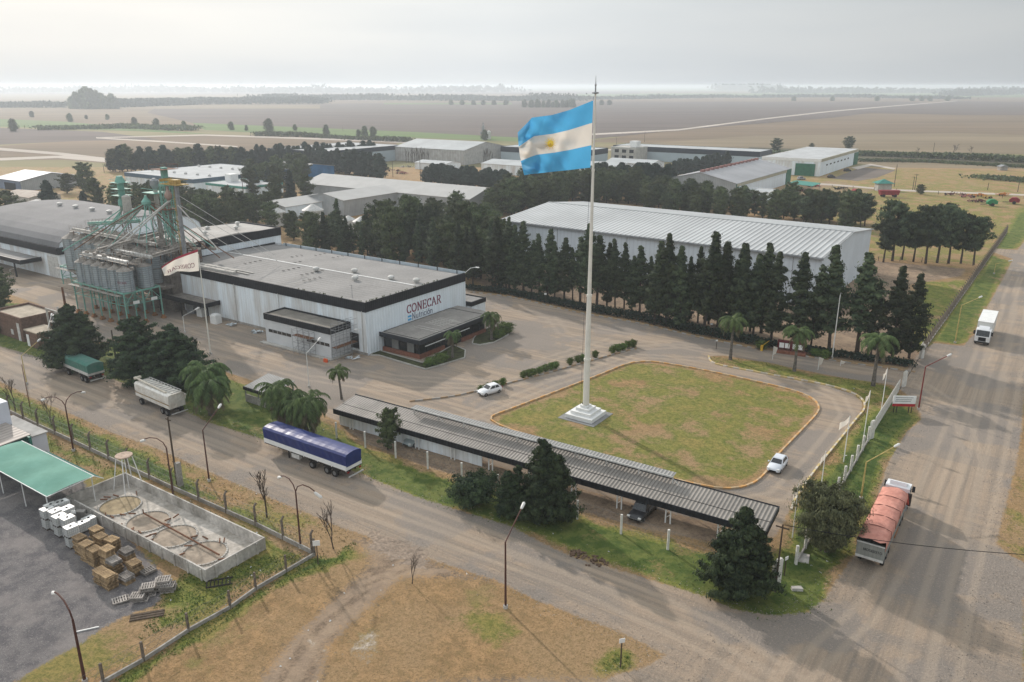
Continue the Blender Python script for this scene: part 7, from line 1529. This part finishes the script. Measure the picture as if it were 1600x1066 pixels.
# containment basin
t = root('containment_basin', 'long concrete containment basin with four tank rings on its floor', 'basin', -86.0, 37.2)
Lb, Db, hb, wt_ = 25.2, 7.0, 1.35, .16
q = MB(); q.box(0,0,0,Lb,Db,.12); part(q, 'floor', mat('basin_floor', (.50,.46,.41), .9, .2, .4, c2=(.30,.27,.23), fine=.2), t)
q = MB(); q.box(0,0,.121,Lb,wt_,hb); q.box(0,Db-wt_,.121,Lb,Db,hb); q.box(0,wt_+.001,.121,wt_,Db-wt_-.001,hb-.002); q.box(Lb-wt_,wt_+.001,.121,Lb,Db-wt_-.001,hb-.002)
for k in range(12): x_ = .8+k*2.15; q.box(x_,-.12,0,x_+.2,-.002,hb-.1); 
for k in range(3): q.box(Lb+.002,1+k*2.4,0,Lb+.12,1.2+k*2.4,hb-.1)
part(q, 'wall', mat('basin_wall', (.52,.49,.45), .9, .25, .5, c2=(.27,.25,.22), fine=.2, aniso=(1,1,.4)), t)
cs = [U(202,812),U(253,840),U(285,866),U(336,886)]; cs = [(u+86.0, v-37.2) for u, v in cs]; cs = [(4.9,3.3),(10.6,3.1),(15.6,3.0),(20.9,2.8)]
for k, (cx_, cy_) in enumerate(cs):
    q = MB(); q.tube([(cx_,cy_,.121),(cx_,cy_,.16)], 2.15, 32); part(q, 'ring_pad', mat('ring_pad_ochre', (.37,.29,.18), .9, .2, 1) if k == 0 else mat('ring_pad_tan', (.36,.295,.23), .9, .15, 1, fine=.1), t)
    q = MB()
    for j in range(36): a = 6.283*j/36; a2 = 6.283*(j+.8)/36; q.bar((cx_+2.2*math.cos(a),cy_+2.2*math.sin(a),.2),(cx_+2.2*math.cos(a2),cy_+2.2*math.sin(a2),.2),.16,.12)
    part(q, 'tank_ring', M_concl, t)
    rn = random.Random(k)
    for j in range(7): q = MB(); a = rn.uniform(0,6.28); r_ = rn.uniform(1.9,2.9); q.bar((cx_+r_*math.cos(a),cy_+r_*math.sin(a)*.9,.35),(cx_+(r_+.6)*math.cos(a+.2),cy_+(r_+.6)*math.sin(a+.2)*.9,.4),.12); part(q, 'loose_fitting', M_rust, t)
q = MB(); q.tube([(9,3.6,.45),(22.8,3.2,.45)], .09, 6); q.tube([(9,3.6,.45),(9,3.6,.9)], .07, 6); part(q, 'pipe', M_rust, t)
t = root('tank_stand', 'tall four legged stand with a round rusty top at the far corner of the basin', 'tank stand', -84.2, 43.4)
for x_, y_ in ((-1.2,-1.2),(1.2,-1.2),(1.2,1.2),(-1.2,1.2)): q = MB(); q.tube([(x_,y_,0),(x_*.5,y_*.5,4.3)], .06, 5); part(q, 'leg', M_white, t)
q = MB(); q.tube([(0,0,4.3),(0,0,4.42)], .95, 20); part(q, 'top_plate', mat('rusty_plate', (.48,.36,.28), .8, .2, 2), t); q = MB(); q.tube([(0,0,0),(0,0,4.3)], .05, 5); part(q, 'riser_pipe', M_white, t)
# tanks
M_tank = mat('tank_plastic', (.74,.74,.71), .45, .06, 1, spec=.3); M_cage = mat('tank_cage', (.45,.46,.46), .5, .1, 2, metal=.4)
def ibc():
    t = thing('liquid_tank', '', 'tank'); q = MB(); q.box(-.56,-.46,.16,.56,.46,1.12); part(q, 'bottle', M_tank, t); q = MB(); q.tube([(0,0,1.12),(0,0,1.17)], .13, 10); part(q, 'cap', M_dark, t)
    q = MB()
    for k in range(7): x = -.58+k*.193; q.box(x,-.49,.14,x+.02,-.47,1.14); q.box(x,.47,.14,x+.02,.49,1.14)
    for k in range(6): y = -.48+k*.188; q.box(-.6,y,.14,-.58,y+.02,1.14); q.box(.58,y,.14,.6,y+.02,1.14)
    for z in (.2,.44,.68,.92,1.12): q.box(-.6,-.495,z,.6,-.475,z+.02); q.box(-.6,.475,z,.6,.495,z+.02); q.box(-.605,-.47,z,-.585,.47,z+.02); q.box(.585,-.47,z,.605,.47,z+.02)
    part(q, 'cage', M_cage, t, fix=False); q = MB()
    for y in (-.42,0,.42): q.box(-.58,y-.05,0,.58,y+.05,.13)
    part(q, 'pallet_base', M_wood, t); return t
TK = ibc(); rot_t = A0
rows = [U(*p, 2.3) for p in ((97,783),(104,793),(79,788),(86,797),(92,805),(105,808),(110,822),(73,794),(90,785))]
lab_t = ['back right','second right','back left','second left','third left','third right','foremost','outermost left','back middle']
n_ = 0
for i, (u, v) in enumerate(rows):
    for lv in range(2):
        x, y = W(u, v); place(TK, (x, y, lv*1.18), A0+R(90)+rnd.uniform(-.04,.04), 1, ('upper' if lv else 'lower')+' white caged tank in the double stack by the shade roof, %s position' % lab_t[i], 'white caged tanks stacked on the stone lot')
for i, (u, v) in enumerate((U(128,814,1.2), U(138,808,1.2))): x, y = W(u, v); place(TK, (x, y, 0), A0+R(92), 1, ('nearer' if i == 0 else 'farther')+' single white caged tank standing beside the basin wall', 'white caged tanks stacked on the stone lot')
# pallets
M_pw = mat('pallet_wood', (.38,.27,.155), .9, .15, 1.5, c2=(.24,.165,.095), fine=.15); M_pg = mat('pallet_grey', (.34,.31,.28), .9, .15, 1.5, c2=(.23,.205,.185), fine=.15)
def palletmesh(name, m):
    q = MB()
    for k in range(6): x = -.6+k*.218; q.box(x,-.5,.118,x+.115,.5,.142)
    for y in (-.45,0,.45): q.box(-.6,y-.05,.025,.6,y+.05,.118)
    for x in (-.58,0,.5): q.box(x,-.5,0,x+.09,.5,.022)
    o = part(q, name, m, None); return o
PWb = palletmesh('pallet', M_pw); PGb = palletmesh('pallet', M_pg); firstp = {}
stacks = [(150,825,9,0,'at the basin end of the back row'),(158,836,9,0,'second in the back row'),(174,842,9,0,'third in the back row'),(125,838,13,0,'beside the white tanks'),(134,848,13,0,'tall, second in the front row'),(146,857,12,0,'tall, third in the front row'),(166,856,14,0,'tallest, in the middle'),(198,858,9,1,'with broken grey boards on top'),(177,873,10,1,'grey topped, in front of the middle'),(209,877,9,0,'right of the middle'),(157,890,9,0,'front left, low'),(169,896,10,0,'front, bright new boards'),(197,898,5,1,'low grey, right of the bright one')]
g_ = 0
for si, (u, v, n, gy, nm) in enumerate(stacks):
    u, v = U(u, v, n*.148)
    for k in range(n):
        x, y = W(u+rnd.uniform(-.08,.08), v+rnd.uniform(-.08,.08)); src = PGb if gy and k > n-4 else PWb
        o = src if id(src) not in firstp else src.copy()
        if id(src) in firstp: col.objects.link(o)
        firstp[id(src)] = 1; o.location = (x, y, k*.148); o.rotation_euler[2] = A0+R(2)+rnd.uniform(-.09,.09)
        tag(o, ('topmost' if k == n-1 else ordw(n-k))+' pallet from the top, stack '+nm, 'pallet', 'wooden pallets piled on the stone lot')
for si, (u, v, n, rz, nm) in enumerate(((252,905,7,.2,'grey pile at the right'),(262,912,5,.25,'grey pile farthest right'),(229,915,6,.35,'grey pile in front'),(187,934,2,.6,'low grey pile lying left'),(217,928,4,.2,'grey pile middle front'),(231,889,3,1.0,'loose grey pile by the basin'))):
    u, v = U(u, v, n*.15)
    for k in range(n):
        x, y = W(u+rnd.uniform(-.2,.2), v+rnd.uniform(-.2,.2)); o = PGb if id(PGb) not in firstp else PGb.copy()
        if id(PGb) in firstp: col.objects.link(o)
        firstp[id(PGb)] = 1; o.location = (x, y, k*.15); o.rotation_euler = (0, 0, A0+R(30)+rz+rnd.uniform(-.12,.12))
        tag(o, ('topmost' if k == n-1 else ordw(n-k))+' pallet from the top, '+nm, 'pallet', 'weathered pallets piled on the stone lot')
x, y = G(230, 962); q = MB(); [q.box(-1.4,-.5+k*.35,0,1.4,-.25+k*.35,.1) for k in range(3)]; o = part(q, 'loose_planks', M_wood, None); o.location = (x, y, 0); o.rotation_euler[2] = A0+.9; tag(o, 'dark loose planks on the grass below the grey pallets', 'planks')
x, y = G(343, 911); t = thing('metal_grate', 'dark metal grate lying beside the basin corner', 'grate', x, y, 0, A0+.9); q = MB(); q.box(-1.2,-.6,0,1.2,-.5,.12); q.box(-1.2,.5,0,1.2,.6,.12); [q.box(-1.2+k*.35,-.5,.02,-1.1+k*.35,.5,.08) for k in range(7)]; part(q, 'bars', M_chas, t)
x, y = G(135, 985); q = MB(); q.bar((-.9,-.35,.06),(.9,.4,.06),.09); o = part(q, 'white_rod', M_white, None); o.location = (x, y, 0); tag(o, 'white rod lying on the stone lot', 'rod')
x, y = G(128, 812); q = MB(); q.box(-.5,-.3,0,.5,.3,1.1); q.tube([(.5,0,.6),(1.1,0,.6),(1.3,0,1.0)], .15, 8); o = part(q, 'pump_unit', M_conc, None); o.location = (x, y, 0); tag(o, 'grey pump unit at the near end of the basin', 'pump')
# yard items
for (px, py, w_, h_, m_, lab) in ((316,494,1.6,1.7,M_white,'white bulk bag left of the hall door'),(338,505,1.7,1.9,M_white,'white bulk bag right beside the hall door'),(303,488,2.2,3.4,M_steel,'grey machine cabinet under the loading canopy')):
    x, y = G(px, py); q = MB(); q.prism([(-w_/2,-w_/2*.8),(w_/2,-w_/2*.9),(w_/2*1.05,w_/2*.8),(-w_/2,w_/2*.9)], 0, h_*.9); q.prism([(-w_/2*.8,-w_/2*.6),(w_/2*.8,-w_/2*.7),(w_/2*.8,w_/2*.6),(-w_/2*.8,w_/2*.7)], h_*.9, h_); o = part(q, 'bulk_bag' if m_ is M_white else 'machine_cabinet', m_, None); o.location = (x, y, 0); o.rotation_euler[2] = A0+.1; tag(o, lab, 'bulk bag' if m_ is M_white else 'cabinet')
for (px, py, lab) in ((359,509,'small heap of white sheeting in front of the hall door'),(398,520,'flat white sheets against the hall wall'),(547,562,'heap of white plastic and pale blue scraps by the annex corner')):
    x, y = G(px, py); q = MB(); rn = random.Random(px)
    for k in range(14): a, b = rn.uniform(-1,1), rn.uniform(-.8,.8); q.add([(a,b,.05+rn.random()*.3),(a+rn.uniform(.3,.9),b+.1,rn.random()*.4),(a+.5,b+rn.uniform(.3,.8),.1+rn.random()*.3),(a,b+.5,.05)], [(0,1,2,3)])
    o = part(q, 'plastic_sheeting', mat('plastic_sheet', (.60,.64,.66), .5, .1, 2), None, fix=False); o.location = (x, y, 0); tag(o, lab, 'sheeting')
x, y = G(509, 566); t = thing('orange_barrier', 'orange plastic barrier before the annex corner', 'barrier', x, y, 0, A0); q = MB(); q.box(-.4,-.15,0,.4,.15,.6); part(q, 'block', mat('safety_orange', (.75,.12,.03), .5), t)
q = MB(); rn = random.Random(4)
for (px, py, s) in ((902,866,.6),(930,878,.8)):
    x, y = G(px, py)
    for k in range(40): a = rn.uniform(0,6.28); r_ = rn.random()**.6*s*1.3; q.box(x+r_*math.cos(a)*1.4-.1,y+r_*math.sin(a)-.1,0,x+r_*math.cos(a)*1.4+.1,y+r_*math.sin(a)+.1,.05+.22*(1-r_/(s*1.4)))
o = part(q, 'earth_heaps', mat('earth_brown', (.15,.10,.07), .95, .2, 3), None); tag(o, 'small brown earth heaps on the road', 'earth', kind='stuff')
q = MB(); rn = random.Random(9)
for k in range(420):
    f = rn.random(); px, py = 585+f*75+rn.uniform(-8,8), 845+f*32+rn.uniform(-14,12); x, y = G(px, py); l = rn.uniform(.3,1.1); a = A0+rn.uniform(-.5,.5)+1.3*(rn.random() < .5); w = rn.uniform(.05,.14)
    q.add([(x-math.cos(a)*l,y-math.sin(a)*l,0),(x+math.sin(a)*w*2,y-math.cos(a)*w*2,.0),(x+math.cos(a)*l,y+math.sin(a)*l,0),(x,y,.03+rn.random()*.05)], [(0,1,3),(1,2,3),(2,0,3)])
o = part(q, 'rutted_earth', mat('rut_earth', (.36,.28,.215), .95, .15, 3), None, fix=False); tag(o, 'churned dried mud ridges at the road edge', 'mud', kind='stuff')

q = MB(); rn = random.Random(21)
for zn, n_ in (('verge_f',22),('green_in',14),('plant_in',26),('verge',26),('track',10),('strip',8)):
    P_ = [W(*p) for p in Z[zn]]; xs_ = [p[0] for p in P_]; ys_ = [p[1] for p in P_]; k = 0; tr_ = 0
    while k < n_ and tr_ < 900:
        tr_ += 1; x = rn.uniform(max(min(xs_),-95), min(max(xs_),95)); y = rn.uniform(max(min(ys_),50), min(max(ys_),150))
        if not inpoly(P_, np.array([x]), np.array([y]))[0] or inpoly(Z['lot'], np.array([toU(x,y)[0]]), np.array([toU(x,y)[1]]))[0]: continue
        k += 1; s_ = rn.uniform(.05,.16); a = rn.uniform(0,3); q.add([(x-s_*math.cos(a),y-s_*math.sin(a),.03),(x+s_*.7,y-s_*.5,.06),(x+s_*math.cos(a),y+s_*math.sin(a),.04),(x-s_*.4,y+s_,.09)], [(0,1,2,3)])
o = part(q, 'litter', mat('paper_litter', (.62,.62,.60), .8, .2, 3), None, fix=False); tag(o, 'bits of pale litter scattered over the verges', 'litter', kind='stuff')

# loose stones thrown to the road edges
def stones(name, zn, n, m_, seed, lab, band=1.6):
    rg = np.random.RandomState(seed); P_ = Z[zn]; us_ = np.array([p[0] for p in P_]); vs_ = np.array([p[1] for p in P_]); pts = []
    for i in range(len(P_)):
        a_, b_ = np.array(P_[i]), np.array(P_[(i+1) % len(P_)]); wa, wb = W(*a_), W(*b_); l = math.dist(wa, wb)
        if max(wa[1], wb[1]) > 190 or l > 90 or min(wa[1], wb[1]) < 40: continue
        k = int(l*n); t_ = rg.rand(k)[:,None]; nn = np.array([-(wb[1]-wa[1]), wb[0]-wa[0]])/max(l,.1); pts.append(np.array(wa)+(np.array(wb)-np.array(wa))*t_ + nn*(rg.normal(size=(k,1))*band*.6))
    P2 = np.concatenate(pts); C_ = np.concatenate([P2, rg.uniform(.01,.04,(len(P2),1))], 1); o = leafmesh(name, C_, .06, m_, None, seed); tag(o, lab, 'gravel', kind='stuff')
stones('loose_gravel', 'road_d', 26, mat('gravel_pale', (.48,.42,.36), .9, .3, 9), 31, 'loose stones along the edges of the diagonal road')
stones('loose_gravel', 'road_r', 22, mat('gravel_grey', (.24,.22,.20), .9, .3, 9), 32, 'loose stones along the edges of the right road', 2.2)

# ================================================================ MACHINERY FIELD
def machine(kind, label, px, py, m, s=1.0, rot=0):
    x, y = G(px, py); t = thing('farm_machine', label, 'farm machine', x, y, 0, rot); t.scale = (.8,.8,.8)
    if kind == 'baler':
        q = MB(); q.extr([(-2.2,1),(2.0,.9),(2.4,2.0),(1.2,3.2),(-.8,3.4),(-2.4,2.4)], 1, -1.3*s, 1.3*s); part(q, 'body', m, t); q = MB(); q.bar((2,0,.9),(5,0,.7),.3); part(q, 'drawbar', M_chas, t)
        for sy in (-1.5,1.5): q = MB(); q.wheel(0,sy*s,.8,.8,.45); part(q, 'wheel', M_tyre, t)
    elif kind == 'wagon':
        q = MB(); q.extr([(-4.6,1.2),(4.6,1.2),(5.2,3.4),(-5.2,3.4)], 1, -1.5, 1.5); part(q, 'body', m, t); q = MB(); q.box(-5.2,-1.6,3.4,5.2,1.6,3.6); part(q, 'rim_band', m, t)
        for x_ in (-3,3):
            for sy in (-1.4,1.4): q = MB(); q.wheel(x_,sy,.8,.8,.45); part(q, 'wheel', M_tyre, t)
    else:
        rn = random.Random(int(px)); q = MB()
        for k in range(26): a = (rn.uniform(-5,5)*s, rn.uniform(-2.5,2.5)*s, rn.uniform(.2,1.4)); q.bar(a, (a[0]+rn.uniform(-2,2), a[1]+rn.uniform(-1.5,1.5), rn.uniform(.2,1.6)), rn.uniform(.12,.4))
        part(q, 'frame', m, t)
        for k in range(4): q = MB(); q.wheel(rn.uniform(-4,4)*s, rn.uniform(-2,2)*s, .5, .5, .3); part(q, 'wheel', M_tyre, t)
M_redm = mat('machine_red', (.27,.025,.03), .6, .2, 1)
M_grn = mat('machine_green', (.02,.22,.08), .5); M_ora = mat('machine_orange', (.55,.20,.03), .5); M_pnk = mat('machine_pink', (.42,.16,.16), .7, .3, 2); M_mar = mat('scrap_maroon', (.16,.05,.05), .8, .3, 2)
machine('baler','red round baler beside the dirt track in the machinery field',1337,305,M_redm,1,.2); machine('wagon','long red grain wagon in the middle of the machinery field',1388,308,M_redm,1,-.05); machine('baler','red combine like machine at the fence in the far right',1584,319,M_redm,1.1,2.6); machine('baler','green round baler at the right of the machinery field',1549,322,M_grn,1,2.9)
machine('frame','pink and white seed drill beside the maroon frames',1512,309,M_pnk,.8); machine('frame','orange implement frame by the pale track',1527,307,M_ora,.9); machine('frame','second orange implement at the end of the track row',1567,306,M_ora,.6); machine('frame','dark maroon implement row along the pale track',1490,305,M_mar,1.2); machine('frame','brown implement left of the green baler',1527,316,M_mar,.8); machine('frame','yellow and white frame lying by the track',1543,310,M_yel,.5)
machine('frame','maroon scrap heap near the middle of the field edge',1303,325,M_mar,1.2); machine('frame','blue implement next to the corrugated container',1279,313,M_blue,.7); machine('frame','dark implement heap before the dirt track',1305,311,M_chas,1.0); machine('frame','red frames in front of the green canopy',1251,300,M_mar,1.0); machine('frame','dark machine parts beside the side store',1216,306,M_chas,1.0); machine('frame','dark tractor like heap on the fence line',1311,296,M_chas,.8); machine('frame','rust brown scrap right of the maroon heap',1336,333,M_rust,.7); machine('frame','small red trailer frame near the fence line',1270,292,M_redm,.7); machine('frame','orange brown harrow right of the red baler',1349,309,M_ora,.5)
t = root('corrugated_container', 'long grey corrugated shelter beyond the tree belt', 'container', *U(1225,326)); t.rotation_euler[2] = R(-4); q = MB(); q.box(0,-2,1.6,12.5,3,4.4); part(q, 'body', M_galv, t); q = MB(); q.box(.2,-1.8,0,12.3,2.8,1.6); part(q, 'dark_base', M_dark, t)
x, y = G(1379, 298); t = thing('guard_hut', 'small hut with a green pyramid roof on the track', 'hut', x, y, 0, 0); q = MB(); q.box(-3,-2,0,3,2,3.4); part(q, 'wall', M_concl, t); q = MB(); q.add([(-4,-3,3.4),(4,-3,3.4),(4,3,3.4),(-4,3,3.4),(0,0,5.2)], [(0,1,4),(1,2,4),(2,3,4),(3,0,4),(3,2,1,0)]); part(q, 'roof', M_teal, t)
for (px, py, lab, m_) in ((1252,281,'grey pickup before the green sliding door',M_steel),(1247,296,'white and blue car beside the green canopy',M_cw),(1299,278,'dark vehicle at the corner of the green door warehouse',M_chas),(1324,268,'dark vehicle along the side of the green door warehouse',M_chas)):
    x, y = G(px, py); car(lab, x, y, .4, m_, 4.6, 1.8, 1.7)
for (px, py, lab) in ((1458,175+90,'pale pump house in the scrub'),): pass
x, y = G(1566, 266); t = thing('pump_house', 'tiny pale hut with a dark roof in the dry field at the far right', 'hut', x, y); q = MB(); q.box(-2,-1.5,0,2,1.5,2); part(q, 'wall', M_conc, t); q = MB(); q.extr([(-2.5,2),(0,3),(2.5,2)], 1, -2, 2); part(q, 'roof', M_steel, t)
# building site bits left of the cypress line
for (px, py, s, m_, lab) in ((612,268,1,M_mar,'reddish scrap frames beside the pale yard pole'),(640,262,1.2,M_concl,'pale stacked material beyond the cypress line'),(628,272,.8,M_pnk,'pink grey stacked material in the yard left of the cypresses')): machine('frame', lab, px, py, m_, 1.2*s)
x, y = G(755, 217); t = thing('grain_elevator', 'distant slim grain elevator at the field edge', 'tower', x, y); q = MB(); q.box(-1.2,-1.2,0,1.2,1.2,11); q.box(-2.5,-1,4,2.5,1,6); q.box(-.4,-.4,11,.4,.4,14); part(q, 'shaft', M_steel, t); q = MB(); q._lathe([(2,0),(2,6),(.3,7.5)], 10, 0, (5,0,0)); part(q, 'bin', M_whited, t)

# variation from board to board and machine to machine
for m_ in (M_pw, M_pg):
    n_ = m_.node_tree; b_ = n_.nodes['Principled BSDF']; lk = b_.inputs['Base Color'].links[0].from_socket; oi = N(n_, 'ShaderNodeObjectInfo'); mr = N(n_, 'ShaderNodeMapRange'); mr.inputs[3].default_value = .55; mr.inputs[4].default_value = 1.3; L(n_, oi.outputs['Random'], mr.inputs[0])
    mm = N(n_, 'ShaderNodeMix', data_type='RGBA', blend_type='MULTIPLY'); mm.inputs[0].default_value = 1; L(n_, lk, mm.inputs[6]); L(n_, mr.outputs[0], mm.inputs[7]); L(n_, mm.outputs[2], b_.inputs['Base Color'])
# look-alikes are told apart by their place, counted from the left
bpy.context.view_layer.update(); fam = {}
for o in bpy.data.objects:
    if o.parent is None and 'label' in o and 'group' in o: fam.setdefault(o['label'], []).append(o)
for lab, os_ in fam.items():
    if len(os_) < 2: continue
    os_.sort(key=lambda o: toPx(o.matrix_world.translation.x, o.matrix_world.translation.y)[0])
    for i, o in enumerate(os_):
        o['label'] = ' '.join(lab.split()[:12]) + ', ' + ordw(i+1) + ' from the left'
# ================================================================ HAZE
hz = MB().box(-41000, -1500, -1.3, 41000, 41000, 52).build('haze', bpy.data.materials.new('haze_air'))
tag(hz, kind='stuff')
hm = hz.data.materials[0]; hm.use_nodes = True; hn = hm.node_tree; hn.nodes.clear()
vo = N(hn, 'ShaderNodeVolumePrincipled'); vo.inputs['Density'].default_value = 0.00022; vo.inputs['Color'].default_value = (.82,.89,.96,1); vo.inputs['Anisotropy'].default_value = .35
ho = N(hn, 'ShaderNodeOutputMaterial'); L(hn, vo.outputs[0], ho.inputs['Volume'])
